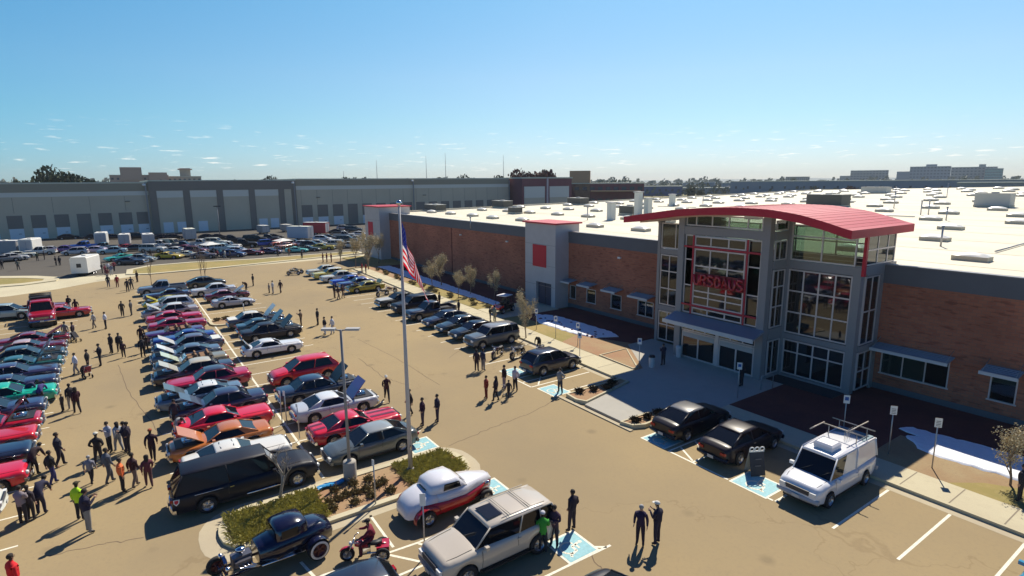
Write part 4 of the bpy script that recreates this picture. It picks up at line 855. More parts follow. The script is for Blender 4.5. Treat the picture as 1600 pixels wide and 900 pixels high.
b = MB(); b.bb((-.14, -.62, 0), (.14, .62, .03)); cl = b.obj('blue_tarp', mat('tarp_blue', (.03, .32, .62), .5), loc=(-24.75, 6.75, .16)); tag(cl, 'crumpled bright blue tarp lying in the island beside the lamp base', 'tarp')
me = cl.data; bmn = bmesh.new(); bmn.from_mesh(me); bmesh.ops.subdivide_edges(bmn, edges=bmn.edges, cuts=5, use_grid_fill=True)
for v in bmn.verts: v.co.z += rnd.uniform(0, .08); v.co.x += .06*math.sin(v.co.y*7)
bmn.to_mesh(me); bmn.free()

# ------------------------------------------------------------------ flagpole, lamps, signs
fp = empty('flagpole', (-23.9, 10.4, .1), 0, 'tall white flagpole with a silver ball in the near island', 'flagpole')
b = MB(); b.tube([(0, 0, 0), (0, 0, 5), (0, 0, 12.85)], [.115, .09, .05], 14); b.obj('pole', pole_w, fp)
b = MB(); b.ball((0, 0, 13.0), .13, n=14, m=9); b.obj('finial_ball', chrome, fp)
b = MB(); b.lathe([(.26, 0), (.26, .08), (.14, .2), (.12, .22)], 14, axis='z'); b.obj('base_collar', pole_w, fp)
b = MB(); b.tube([(.1, -.03, 1.3), (.075, -.05, 12.6)], .008, 4); b.obj('halyard', mat('rope', (.6, .6, .56), .9), fp)
b = MB(); b.box((.13, -.02, 1.3), (.05, .05, .2)); b.obj('cleat', chrome, fp)
fl = MB(); NU, NV = 30, 26; rt = Vector((math.cos(YAW), math.sin(YAW), 0)); bk = Vector((-rt.y, rt.x, 0))
def fpt(u, v):   # u along the fly, v down the hoist; the cloth hangs slack
    top = 12.3-2.0*v; z = top-2.2*u*(1-.25*v)-.12*u*u
    side = .08+1.32*u*(.42+.58*v)*(1-.10*u)+.09*math.sin(u*10+v*1.5)*u
    dep = .16*math.sin(u*11+v*2.3)*min(1, u*4)+.10*math.sin(v*7+u*3)*u
    return Vector((-23.9, 10.4, 0))+rt*side+bk*dep+Vector((0, 0, z))
fl.v = [tuple(fpt(i/NU, j/NV)) for j in range(NV+1) for i in range(NU+1)]
for j in range(NV):
    for i in range(NU):
        s = int(j*13/NV); fl.f.append([j*(NU+1)+i, j*(NU+1)+i+1, (j+1)*(NU+1)+i+1, (j+1)*(NU+1)+i]); fl.m.append(2 if (i < NU*.4 and s < 7) else (0 if s % 2 == 0 else 1)); fl.sm.append(True)
def flag_mat(n, c):
    m = mat(n, c, .8); t = m.node_tree; p = t.nodes['Principled BSDF']; o = t.nodes['Material Output']; tr = t.nodes.new('ShaderNodeBsdfTranslucent'); tr.inputs[0].default_value = (*c, 1); x = t.nodes.new('ShaderNodeMixShader'); x.inputs[0].default_value = .5
    t.links.new(p.outputs[0], x.inputs[1]); t.links.new(tr.outputs[0], x.inputs[2]); t.links.new(x.outputs[0], o.inputs['Surface']); return m
fo = fl.obj('flag', [flag_mat('flag_red', (.75, .012, .035)), flag_mat('flag_white', (.88, .86, .86)), flag_mat('flag_blue', (.02, .03, .20))], recalc=False)
tag(fo, 'red white and blue stars and stripes flag hanging slack from the flagpole', 'flag')
st = MB()
for rr_ in range(9):
    for c in range(6 if rr_ % 2 == 0 else 5):
        u = (.03+.062*c+(.031 if rr_ % 2 else 0)); v = .035+.057*rr_; p = fpt(u, v); a = (fpt(u+.01, v)-p).normalized(); d = (fpt(u, v+.01)-p).normalized(); nn = a.cross(d)
        for sg_ in (.006, -.006):
            ring = [p+nn*sg_+(a*math.cos(t)+d*math.sin(t))*(.028 if q % 2 == 0 else .012) for q, t in enumerate([math.pi*k/5 for k in range(10)])]
            st.add(ring, [tuple(range(10))])
st.obj('flag_stars', MATS['flag_white'], fo, recalc=False)

lp = empty('lot_lamp', (-24.95, 7.75, .1), 0, 'tall grey parking lot lamp with two flat heads on a round concrete base', 'lamp post')
b = MB(); b.lathe([(.31, -.1), (.31, .85), (.29, .9), (.01, .9)], 18, axis='z'); b.obj('concrete_base', mat('base_concrete', (.38, .35, .30), .9, var=.1, vscale=4), lp)
b = MB(); b.tube([(0, 0, .9), (0, 0, 7.35)], [.075, .06], 10); b.obj('pole', mat('lamp_pole', (.28, .27, .27), .5), lp)
for s in (-1, 1):
    d = rt*s; b = MB(); b.tube([(0, 0, 7.3), tuple(d*.25+Vector((0, 0, 7.34)))], .035, 6); a = b.obj('arm', MATS['lamp_pole'], lp)
    b = MB(); b.box((0, 0, 0), (.62, .26, .10)); h = b.obj('lamp_head', mat('lamp_head', (.45, .44, .43), .5), lp, tuple(d*.55+Vector((0, 0, 7.37)))); h.rotation_euler.z = YAW
    b = MB(); b.box((0, 0, -.056), (.5, .2, .01)); b.obj('lens', lamp_w, h)
b = MB(); b.lathe([(.11, .9), (.11, 1.0), (.08, 1.02)], 12, axis='z'); b.obj('base_plate', MATS['lamp_pole'], lp)
x, y = G(344, 372); b = MB(); 
fl_ = empty('yard_lamp', (x, y, 0), 0, 'single dark lamp pole standing before the dark warehouse columns', 'lamp post')
b.tube([(0, 0, 0), (0, 0, 8.2)], [.14, .1], 7); b.obj('pole', frame_grey, fl_); b = MB(); b.box((0, 0, 8.3), (.5, 1.6, .25)); b.obj('lamp_head', blackp, fl_)

def sign(x, y, h, label, rz=R(35), kind='access', w=.30, hh=.46, lean=0, group='parking signs'):
    e = empty('parking_sign', (x, y, .1), rz, label, 'sign', group)
    b = MB(); b.tube([(0, 0, 0), (0, 0, h)], .03, 6); b.obj('post', steel, e)
    b = MB(); b.box((0, -.045, h-hh/2+.05), (w, .012, hh)); pl = b.obj('plate', mat('sign_white', (.74, .74, .72), .5), e)
    b = MB()
    if kind == 'access': b.box((0, -.0545, h-hh*.42+.05), (w*.62, .004, hh*.42)); b.obj('symbol_panel', mat('sign_blue', (.02, .10, .35), .5), pl)
    elif kind == 'text':
        for k in range(4): b.box((0, -.0545, h-.1-hh*.17*k), (w*.62, .004, .025))
        b.obj('lettering', mat('sign_dark', (.05, .05, .06), .6), pl)
    return e
sign(-9.35, 31.3, 2.55, 'white lettered parking sign standing in the sunlit gravel right of the white van', kind='text')
sign(-11.2, 31.1, 2.6, 'white lettered parking sign behind the rear of the white van', kind='text')
sign(-13.4, 31.0, 2.5, 'white accessible parking sign in front of the right glazed bay')
sign(-20.2, 31.6, 2.4, 'white accessible sign in the shade right of the main doors')
sign(-27.9, 30.75, 2.4, 'accessible parking sign at the left edge of the plaza shade')
sign(-32.0, 28.5, 2.3, 'accessible parking sign in front of the dark coupe by the plaza', h if False else R(35))
for x, y, lab in ((-35.3, 31.2, 'low white sign third from the plaza along the snow'), (-38.3, 31.2, 'low white sign in front of the middle of the snow'), (-41.7, 31.6, 'low white sign at the left end of the snow')): sign(x, y, 2.0, lab)
sign(-22.1, 7.9, 2.1, 'thin sign post at the island kerb behind the red trike', kind='plain', w=.1, hh=.3)
sign(*G(664, 870), 2.5, 'tall sign post standing at the front corner of the tan four-wheel drive', rz=R(60), kind='plain', w=.22, hh=.5)
for px, py, h, lab in ((446, 700, 2.0, 'thin sign post by the rear of the red coupe in the middle row'), (345, 672, 2.0, 'thin sign post before the red coupe in the left row')):
    x, y = G(px+30, py+5); sign(-28.0-2.7*(1 if px > 400 else 2)-.1, 6.9 if px > 400 else 6.6, h, lab, kind='plain', w=.12, hh=.2)
x, y = G(365, 510); sign(-61.9, 9.5, 1.9, 'thin sign post in the small island between the car rows', kind='plain', w=.1, hh=.3)
sign(-33.0, 6.75, 2.1, 'thin post between the silver and red cars on the centre line', kind='plain', w=.15, hh=.3)

# folding board sign beside the second black sedan
af = empty('board_sign', (-14.15, 24.0, .016), R(62), 'black folding board sign with white curled lettering on top beside the black sedan', 'sign')
for s, m in ((-1, mat('board_black', (.025, .03, .045), .5)), (1, mat('board_back', (.42, .40, .34), .7))):
    b = MB(); b.box((0, 0, .62), (.72, .04, 1.2)); o = b.obj('board', m, af, (0, s*.26, 0)); o.rotation_euler.x = -s*R(17) if s < 0 else -R(17)
    o.rotation_euler.x = R(17)*(-1 if s < 0 else 1); o.location = (0, s*.32, 0); o.rotation_euler.x = R(15)*s*-1 if False else (R(-15) if s < 0 else R(15))
b = MB()
for k in range(3):
    b.tube([(-.26+.26*k+.11*math.cos(t), -.05, 1.27+.10*math.sin(t)) for t in [2*math.pi*q/10 for q in range(11)]], .03, 5)
b.box((0, -.04, 1.15), (.74, .03, .05)); b.obj('curled_lettering', mat('sign_white', (.74, .74, .72)), af)
b = MB()
for k in range(2): b.box((0, -.235+.0, .85-.35*k), (.3, .01, .05), rx=0)
b.obj('faint_writing', mat('chalk_grey', (.16, .15, .16), .8), af)
for px, py, lab in ((1018, 576, 'rolled pale bin near the person left of the doors'), (1060, 560, 'white waste bin beside the left glazed bay')):
    x, y = G(px, py); e = empty('waste_bin', (x, y, .13), 0, lab, 'waste bin')
    b = MB(); b.lathe([(.2, 0), (.24, .75), (.25, .78)], 14, axis='z'); b.obj('body', mat('bin_pale', (.55, .55, .56), .6), e); b = MB(); b.lathe([(.26, .785), (.2, .92), (.01, .95)], 14, axis='z'); b.obj('lid', blackp if 'rolled' in lab else MATS['bin_pale'], e)
hr = MB(); x, y = G(1155, 612); hr.tube([(0, 0, 0), (0, 0, .95), (.15, .4, 1.0), (.3, .9, .95), (.3, .9, 0)], .03, 7); tag(hr.obj('hand_rail', steel, loc=(-20.2, 34.2, .13)), 'short bent steel hand rail right of the main doors', 'hand rail')

hz = MB(); hz.bb((-5000, -2700, -1.1), (1200, 5700, 96)); ho = hz.obj('haze', None); tag(ho, 'thin pale air haze over the far ground', 'haze', kind='stuff')
hm_ = bpy.data.materials.new('haze_air'); hm_.use_nodes = True; ht = hm_.node_tree; ht.nodes.clear()
o_ = ht.nodes.new('ShaderNodeOutputMaterial'); v_ = ht.nodes.new('ShaderNodeVolumePrincipled'); v_.inputs['Color'].default_value = (.80, .88, .95, 1); v_.inputs['Density'].default_value = .00011; v_.inputs['Anisotropy'].default_value = .2
ht.links.new(v_.outputs[0], o_.inputs['Volume']); ho.data.materials.clear(); ho.data.materials.append(hm_)

# ================================================================== VEHICLES
def lerp_prof(prof, x):
    if x <= prof[0][0]: return prof[0][1]
    for (a, za), (c, zc) in zip(prof, prof[1:]):
        if x <= c:
            t = (x-a)/(c-a); t = t*t*(3-2*t)*.5+t*.5; return za+(zc-za)*t
    return prof[-1][1]
# x runs from the tail (-L/2) to the nose (+L/2)
SP = {
 'sedan':   dict(L=4.75, W=1.84, H=1.45, prof=[(-2.37, .88), (-2.1, 1.02), (-1.35, 1.03), (.9, .98), (1.9, .85), (2.25, .74), (2.37, .62)], xr=-1.4, xf=1.42, R=.34, cab=(-1.95, 1.15, -1.05, .30), sill=.24),
 'hatch':   dict(L=4.45, W=1.84, H=1.62, prof=[(-2.22, .85), (-2.1, 1.08), (-1.3, 1.08), (1.0, 1.03), (1.9, .92), (2.15, .76), (2.22, .6)], xr=-1.32, xf=1.35, R=.36, cab=(-2.12, 1.2, -1.6, .35), sill=.28),
 'suv':     dict(L=5.0, W=1.98, H=1.83, prof=[(-2.5, .8), (-2.44, 1.21), (-1.3, 1.22), (1.2, 1.19), (2.3, 1.10), (2.47, .95), (2.5, .7)], xr=-1.5, xf=1.55, R=.40, cab=(-2.44, 1.15, -2.2, .5), sill=.38, box=1),
 'muscle':  dict(L=4.9, W=1.88, H=1.32, prof=[(-2.45, .78), (-2.36, .92), (-1.3, .96), (.6, .90), (2.2, .87), (2.42, .80), (2.45, .6)], xr=-1.45, xf=1.42, R=.35, cab=(-1.75, .75, -.95, .05), sill=.24, chrome=1, cpil=1),
 'classic': dict(L=5.2, W=1.94, H=1.48, prof=[(-2.6, .78), (-2.5, .98), (-1.4, 1.0), (.8, .96), (2.3, .92), (2.55, .84), (2.6, .6)], xr=-1.5, xf=1.5, R=.36, cab=(-1.7, .9, -1.05, .2), sill=.25, chrome=1),
 'conv':    dict(L=4.9, W=1.86, H=1.25, prof=[(-2.45, .75), (-2.35, .92), (-1.3, .93), (.6, .89), (2.2, .86), (2.4, .78), (2.45, .6)], xr=-1.45, xf=1.42, R=.34, cab=(-1.3, .75, -1.1, .35), sill=.24, chrome=1, opentop=1),
 'sport':   dict(L=4.45, W=1.86, H=1.2, prof=[(-2.22, .75), (-2.1, .92), (-1.2, .92), (.5, .80), (1.3, .78), (2.0, .66), (2.22, .5)], xr=-1.3, xf=1.25, R=.34, cab=(-1.7, .75, -.75, -.05), sill=.2),
 'pickup':  dict(L=5.4, W=1.96, H=1.78, prof=[(-2.7, .78), (-2.68, .82), (-.78, .82), (-.72, 1.1), (1.1, 1.1), (2.4, 1.05), (2.65, .95), (2.7, .7)], xr=-1.7, xf=1.75, R=.40, cab=(-.75, 1.1, -.65, .45), sill=.38, bed=1),
 'van':     dict(L=5.5, W=2.0, H=2.08, prof=[(-2.75, .7), (-2.7, 1.15), (0, 1.16), (2.0, 1.16), (2.55, 1.05), (2.72, .95), (2.75, .7)], xr=-1.5, xf=1.75, R=.37, cab=(-2.68, 1.66, -2.5, 1.08), sill=.34, box=1, cargo=1),
 'panel':   dict(L=6.1, W=1.98, H=1.95, prof=[(-3.05, .7), (-2.95, 1.1), (-1.2, 1.14), (1.2, 1.12), (2.2, 1.12), (2.85, 1.0), (3.05, .6)], xr=-1.75, xf=2.0, R=.38, cab=(-2.95, 1.35, -2.55, .75), sill=.3, cargo=1, chrome=1),
 'truck':   dict(L=6.4, W=2.2, H=2.35, prof=[(-3.2, .95), (-3.15, 1.15), (-.9, 1.15), (-.85, 1.45), (1.5, 1.45), (2.95, 1.38), (3.15, 1.25), (3.2, .8)], xr=-2.0, xf=2.1, R=.50, cab=(-.9, 1.5, -.75, .8), sill=.55, bed=1, chrome=1),
}
WH = {}
def wheel_mesh(Rr, w=.22, white=False):
    k = (Rr, w, white)
    if k in WH: return WH[k]
    b = MB(); b.lathe([(Rr*.60, -w/2), (Rr*.72, -w/2-.012), (Rr*.95, -w/2+.01), (Rr, -w/4), (Rr, w/4), (Rr*.95, w/2-.01), (Rr*.72, w/2+.012), (Rr*.60, w/2)], 22)
    c = MB()
    for s in (-1, 1): c.lathe([(.005, s*w*.30), (Rr*.18, s*w*.34), (Rr*.2, s*w*.16), (Rr*.52, s*w*.2), (Rr*.60, s*w*.46), (Rr*.62, s*w*.5)], 18)
    for q in range(5):
        a = 2*math.pi*q/5
        for s in (-1, 1): c.box((Rr*.36*math.cos(a), s*w*.30, Rr*.36*math.sin(a)), (Rr*.42, .03, Rr*.13), ry=-a)
    d = None
    if white:
        d = MB()
        for s in (-1, 1): d.lathe([(Rr*.66, s*(w/2+.014)), (Rr*.86, s*(w/2+.006))], 22)
        d = d.mesh('whitewall')
    WH[k] = (b.mesh('wheel'), c.mesh('rim'), d); return WH[k]
def body_mesh(sp):
    L, W_, pr, sill, Rw = sp['L'], sp['W'], sp['prof'], sp['sill'], sp['R']
    ns = 46; xs = [-L/2+L*i/ns for i in range(ns+1)]
    xs = sorted(set([round(x, 4) for x in xs]+[round(sp[k]+d*(Rw+.06), 4) for k in ('xr', 'xf') for d in (-1, -.92, -.7, .7, .92, 1)]))
    b = MB(); rings = []
    for x in xs:
        t = abs(x)/(L/2); w = W_/2*(1-.04*t**2-.15*t**10); 
        if t > .985: w *= .965
        zd = lerp_prof(pr, x); zl = sill+.10*max(0, (t-.8)/.2)
        for a in (sp['xr'], sp['xf']):
            dd = abs(x-a); ra = Rw+.055
            if dd < ra: zl = max(zl, Rw+math.sqrt(ra*ra-dd*dd)*.97)
        zs = zd-.055; zl = min(zl, zs-.06); zm = zl+(zs-zl)*.5
        half = [(.93*w, zl), (w, zm), (.985*w, zl+(zs-zl)*.86), (.93*w, zs+.012), (.80*w, zd), (.42*w, zd+.02), (0, zd+.028)]
        rings.append([(x, y, z) for y, z in half]+[(x, -y, z) for y, z in half[-2::-1]])
    b.loft(rings, closed=False, cap0=True, cap1=True); return b
VC = {}
def vehicle_parts(kind, hood, rack=None, trunk=False, whitewall=False, dual=False):
    """list of (name, mesh, material key, parent index, location, rotation)"""
    key = (kind, hood, rack, trunk, whitewall)
    if key in VC: return VC[key]
    sp = SP[kind]; L, W_, H = sp['L'], sp['W'], sp['H']; P = []
    def add(n, mb, m, par=None, loc=(0, 0, 0), rot=(0, 0, 0)):
        P.append((n, mb.mesh(n) if isinstance(mb, MB) else mb, m, par, loc, rot)); return len(P)-1
    ib = add('body', body_mesh(sp), 'paint')
    u = MB(); u.bb((-L/2+.15, -W_*.36, .2), (L/2-.2, W_*.36, min(.75, sp['prof'][-1][1]+.1))); u.bb((sp['xr']+.5, -W_*.47, sp['sill']-.02), (sp['xf']-.5, W_*.47, .5)); add('underbody', u, 'black')
    br, bf, tr_, tf = sp['cab']; belt = lerp_prof(sp['prof'], (br+bf)/2); hb = belt-.03
    wb = W_/2*.90; wt = W_/2*(.80 if sp.get('box') else .70); zt = H
    hood0 = bf-.05
    def q(a, b_, s, t):   # bilinear on a panel: a,b lower corners; s,t -> upper
        pass
    # glasshouse corners
    LO = {('f', 1): (bf, wb*.90), ('f', -1): (bf, -wb*.90), ('r', 1): (br, wb*.92), ('r', -1): (br, -wb*.92)}
    UP = {('f', 1): (tf, wt*.95), ('f', -1): (tf, -wt*.95), ('r', 1): (tr_, wt*.95), ('r', -1): (tr_, -wt*.95)}
    lo = {k: Vector((*LO[k], hb+(.0 if k[0] == 'f' else .0))) for k in LO}; up = {k: Vector((*UP[k], zt-.07)) for k in UP}
    zf = lerp_prof(sp['prof'], bf)-.01; zr = lerp_prof(sp['prof'], br)-.01
    for s in (1, -1): lo[('f', s)].z = zf; lo[('r', s)].z = zr
    if not sp.get('opentop'):
        mid = {s: (Vector(((br+bf)/2, s*wb, belt-.02)), Vector(((tr_+tf)/2, s*wt, zt-.055))) for s in (1, -1)}
        g = MB(); g.add([lo[('f', -1)], lo[('f', 1)], up[('f', 1)], up[('f', -1)]], [(0, 1, 2, 3)]); 
        add('windshield', g, 'glass')
        g = MB(); g.add([lo[('r', 1)], lo[('r', -1)], up[('r', -1)], up[('r', 1)]], [(0, 1, 2, 3)]); add('rear_window', g, 'paint' if sp.get('cargo') and kind == 'van' else 'glass')
        for s in (1, -1):
            a, c = lo[('r', s)], lo[('f', s)]; d, e = up[('f', s)], up[('r', s)]; m0, m1 = mid[s]
            if sp.get('cargo'):
                t = .30 if kind == 'van' else .22
                g = MB(); f0 = c.lerp(m0, t*2*.8); f1 = d.lerp(m1, t*2*.8); g.add([c, f0, f1, d], [(0, 1, 2, 3)]); add('side_window', g, 'glass')
                g = MB(); g.add([f0, m0, a, e, m1, f1], [(0, 1, 4, 5), (1, 2, 3, 4)]); add('side_panel', g, 'paint')
            else:
                g = MB(); g.add([a, m0, c, d, m1, e], [(0, 1, 4, 5), (1, 2, 3, 4)]); add('side_window', g, 'glass')
        # pillars and window frames
        for s in (1, -1):
            g = MB(); a, c = lo[('r', s)], lo[('f', s)]; d, e = up[('f', s)], up[('r', s)]; m0, m1 = mid[s]; o = Vector((0, s*.012, 0)); pr_ = .032
            g.tube([c+o, d+o], pr_, 5); g.tube([a+o, e+o], pr_*1.25, 5)
            g.tube([m0+o, m1+o], pr_, 5) if not sp.get('cpil') else None
            if sp.get('box') and not sp.get('cargo'): g.tube([a.lerp(m0, .42)+o, e.lerp(m1, .42)+o], pr_, 5)
            if sp.get('cpil') or kind in ('sedan', 'hatch', 'classic', 'sport'):
                k = .52 if sp.get('cpil') else .22
                g.add([a+o*1.6, a.lerp(m0, k)+o*1.6, e.lerp(m1, k*.75)+o*1.6, e+o*1.6], [(0, 1, 2, 3)])
            g.tube([e+o*.5, m1+o*.5, d+o*.5], .03, 5)
            add('pillars', g, 'paint')
        g = MB(); n = 7; rings = []
        for x, zz, k in ((tr_-.05, -.035, .96), (tr_+.02, 0, 1.0), (tr_+(tf-tr_)*.3, .045, 1.03), (tr_+(tf-tr_)*.7, .045, 1.03), (tf-.02, 0, 1.0), (tf+.06, -.045, .96)):
            w = wt*k; z = zt-.06+zz
            rings.append([(x, -w, z-.035), (x, -w*.97, z+.005), (x, -w*.75, z+.03), (x, 0, z+.045), (x, w*.75, z+.03), (x, w*.97, z+.005), (x, w, z-.035)])
        g.loft(rings, closed=False, cap0=True, cap1=True); ir = add('roof', g, 'roof')
    else:
        g = MB(); g.add([lo[('f', -1)], lo[('f', 1)], up[('f', 1)]+Vector((0, 0, .05)), up[('f', -1)]+Vector((0, 0, .05))], [(0, 1, 2, 3)]); iw = add('windshield', g, 'clear')
        g = MB(); g.tube([lo[('f', -1)], up[('f', -1)]+Vector((0, 0, .05)), up[('f', 1)]+Vector((0, 0, .05)), lo[('f', 1)]], .022, 5); add('windshield_frame', g, 'chrome', iw)
        g = MB(); g.bb((br+.05, -wb*.82, belt+.012), (bf-.15, wb*.82, belt+.035)); add('cockpit', g, 'interior')
        for x in (.0, -.85):
            for s in ((1, -1) if x == 0 else (0,)):
                g = MB(); g.box((x, s*.38, belt-.02+.10), (.5, .56 if s else 1.3, .18)); g.box((x-.27, s*.38, belt+.2), (.12, .56 if s else 1.3, .36), ry=-.15); add('seat', g, 'seat')
        g = MB(); g.lathe([(.19, 0), (.165, .0), (.165, .02), (.19, .02), (.19, 0)], 14, axis='z'); add('steering_wheel', g, 'black', None, (.42, .38, belt+.2), (0, R(-65), 0))
        g = MB(); g.loft([[(br+.25, y, belt+.02), (br+.2, y, belt+.14), (br-.05, y, belt+.16), (br-.2, y, belt+.03)] for y in (-wb*.85, 0, wb*.85)], smooth=False); add('folded_top', g, 'toproof')
    # hood
    hw = W_/2*.74
    if hood:
        g = MB(); g.bb((bf+.10, -hw, lerp_prof(sp['prof'], bf+.4)-.12), (L/2-.32, hw, lerp_prof(sp['prof'], bf+.6)+.036)); ie = add('engine_bay', g, 'black')
        g = MB(); cx = (bf+L/2)/2-.1; z0 = lerp_prof(sp['prof'], cx)+.04; g.bb((cx-.3, -.22, z0), (cx+.3, .22, z0+.13)); g.lathe([(.01, z0+.21), (.2, z0+.2), (.2, z0+.13)], 12, axis='z', c=(cx, 0, 0)); g.bb((cx-.28, .26, z0-.02), (cx+.28, .36, z0+.08)); g.bb((cx-.28, -.36, z0-.02), (cx+.28, -.26, z0+.08)); add('engine', g, 'chrome', ie)
        g = MB(); ln = L/2-.32-(bf+.10); g.add([(0, -hw, 0), (ln, -hw*.93, 0), (ln, hw*.93, 0), (0, hw, 0), (0, -hw, .035), (ln*.5, -hw*.97, .05), (ln, -hw*.93, .02), (ln, hw*.93, .02), (ln*.5, hw*.97, .05), (0, hw, .035)], [(0, 3, 2, 1), (4, 5, 8, 9), (5, 6, 7, 8), (0, 1, 6, 5, 4), (3, 9, 8, 7, 2), (1, 2, 7, 6), (0, 4, 9, 3)])
        add('hood', g, 'hood', None, (bf+.12, 0, lerp_prof(sp['prof'], bf+.2)+.04), (0, -R(48 if hood == 1 else 32), 0))
        g = MB(); z0 = lerp_prof(sp['prof'], bf+.6)
        g.tube([(bf+1.0, hw*.7, z0), (bf+.9, hw*.7, z0+(.85 if hood == 1 else .5))], .012, 4); add('prop_rod', g, 'chrome')
    else:   # shut lines of the hood
        g = MB(); 
        for s in (1, -1): g.tube([(bf+.1, s*hw, lerp_prof(sp['prof'], bf+.1)+.018), ((bf+L/2)/2, s*hw*.97, lerp_prof(sp['prof'], (bf+L/2)/2)+.012), (L/2-.3, s*hw*.9, lerp_prof(sp['prof'], L/2-.3)+.006)], .009, 4, cap=False)
        add('hood_seam', g, 'black')
    if trunk:
        g = MB(); ln = br+L/2-.15; g.bb((0, -hw, 0), (-ln, hw, .05)); zz = lerp_prof(sp['prof'], br-.2); add('trunk_lid', g, 'paint', None, (br-.1, 0, zz+.05), (0, R(50), 0))
        g = MB(); g.bb((-L/2+.25, -hw, zz-.1), (br-.15, hw, zz+.035)); add('trunk_well', g, 'black')
    # front and rear furniture
    zf = lerp_prof(sp['prof'], L/2-.1); fw = W_/2*.80; zh = min(.72, zf-.12) if not sp.get('box') else .82
    if kind == 'truck': zh = 1.05
    g = MB(); g.bb((L/2-.03, -fw*.62, zh-.11), (L/2+.025, fw*.62, zh+.09)); ig = add('grille', g, 'grille')
    g = MB()
    for k in range(4): g.bb((L/2+.026, -fw*.6, zh-.09+.045*k), (L/2+.036, fw*.6, zh-.075+.045*k))
    add('grille_bars', g, 'chrome' if sp.get('chrome') else 'grilleb', ig)
    for s in (1, -1):
        g = MB(); g.box((L/2-.02, s*fw*.83, zh), (.12, .26, .15)) if not sp.get('chrome') else g.lathe([(.005, .05), (.07, .04), (.095, .0), (.1, -.06)], 12, axis='y')
        if sp.get('chrome'): add('headlight', g, 'lampw', None, (L/2, s*fw*.82, zh), (0, 0, -math.pi/2))
        else: add('headlight', g, 'lampw')
        g = MB(); zr2 = lerp_prof(sp['prof'], -L/2+.1)-.2; g.box((-L/2-.0, s*fw*.82, zr2 if not (sp.get('box') or sp.get('bed')) else .95), (.10, .28 if not (sp.get('box') or sp.get('bed')) else .14, .12 if not (sp.get('box') or sp.get('bed')) else .3)); add('taillight', g, 'lampr')
    bz = .42 if not (sp.get('box') or sp.get('bed')) else .52
    if kind == 'truck': bz = .72
    for s, n in ((1, 'front_bumper'), (-1, 'rear_bumper')):
        g = MB(); ring = []
        for y in (-.97, -.85, -.5, 0, .5, .85, .97):
            x = s*(L/2+.06-.10*abs(y)**3); yy = y*W_/2*.95; ring.append([(x, yy, bz-.09), (x+s*.05, yy, bz), (x, yy, bz+.09), (x-s*.10, yy, bz+.09), (x-s*.10, yy, bz-.09)])
        g.loft(ring, smooth=False); ibp = add(n, g, 'bumper')
        g = MB(); g.box((s*(L/2+.118), 0, bz+.02), (.012, .32, .14)); add('number_plate', g, 'plate', ibp)
    # doors: seams and handles
    g = MB(); xs_ = [bf-.25, (br+bf)/2-.1] if kind not in ('sedan', 'hatch', 'suv') else [bf-.2, (br+bf)/2+.1, br+.75]
    for s in (1, -1):
        for x in xs_:
            zt_ = lerp_prof(sp['prof'], x)-.05; zz = sp['sill']+.06; g.add([(x, s*W_/2*.935, zz), (x+.018, s*W_/2*.935, zz), (x+.018, s*(W_/2*1.0+.003), (zz+zt_)/2), (x, s*(W_/2*1.0+.003), (zz+zt_)/2), (x+.018, s*(W_/2*.975+.003), zt_), (x, s*(W_/2*.975+.003), zt_)], [(0, 1, 2, 3), (3, 2, 4, 5)])
    add('door_seam', g, 'black')
    for s in (1, -1):   # black sill below the doors, bright trim line along classics
        g = MB(); g.add([(sp['xr']+sp['R']+.08, s*(W_/2*.935), sp['sill']-.01), (sp['xf']-sp['R']-.08, s*(W_/2*.935), sp['sill']-.01), (sp['xf']-sp['R']-.08, s*(W_/2*.955+.006), sp['sill']+.09), (sp['xr']+sp['R']+.08, s*(W_/2*.955+.006), sp['sill']+.09)], [(0, 1, 2, 3)]); add('sill_trim', g, 'black')
        if sp.get('chrome') and kind != 'panel':
            g = MB(); zt1 = belt-.20; g.tube([(-L/2+.5, s*(W_/2*.975), zt1), (sp['xr'], s*(W_/2*.995), zt1), (0, s*(W_/2+.002), zt1), (sp['xf'], s*(W_/2*.99), zt1-.02), (L/2-.45, s*(W_/2*.955), zt1-.05)], .013, 4); add('side_trim', g, 'chrome')
    for s in (1, -1):
        g = MB(); g.box(((br+bf)/2+.05, s*(W_/2*.985+.01), belt-.17), (.17, .03, .03)); add('door_handle', g, 'chrome' if sp.get('chrome') else 'paint')
        g = MB(); g.box((bf-.32, s*(W_/2+.06), belt+.05), (.14, .18, .13)); g.tube([(bf-.32, s*(W_/2-.1), belt-.02), (bf-.32, s*(W_/2+.02), belt+.04)], .02, 4); add('side_mirror', g, 'mirror')
    if sp.get('bed'):
        g = MB(); x0, x1 = -L/2+.06, br-.03; zb = belt+.0; zl = lerp_prof(sp['prof'], x0+.3)
        for s in (1, -1): g.bb((x0, s*(W_/2*.965), zl-.12), (x1, s*(W_/2*.965-.07), zb))
        g.bb((x0-.03, -W_/2*.9, zl-.12), (x0+.04, W_/2*.9, zb)); g.bb((x1-.05, -W_/2*.89, zl), (x1, W_/2*.89, zb)); add('bed_walls', g, 'paint')
        g = MB(); g.bb((x0+.05, -W_/2*.88, zl+.03), (x1-.06, W_/2*.88, zl+.045)); add('bed_floor', g, 'black')
    ww = .24 if not sp.get('box') else .27
    if kind == 'truck': ww = .34
    for x in (sp['xr'], sp['xf']):
        for s in (1, -1):
            m = wheel_mesh(sp['R'], ww, whitewall); i = add('wheel', m[0], 'rubber', None, (x, s*(W_/2-ww/2-.02), sp['R'])); add('rim', m[1], 'rim', i)
            if m[2]: add('whitewall', m[2], 'platew', i)
    VC[key] = P; return P
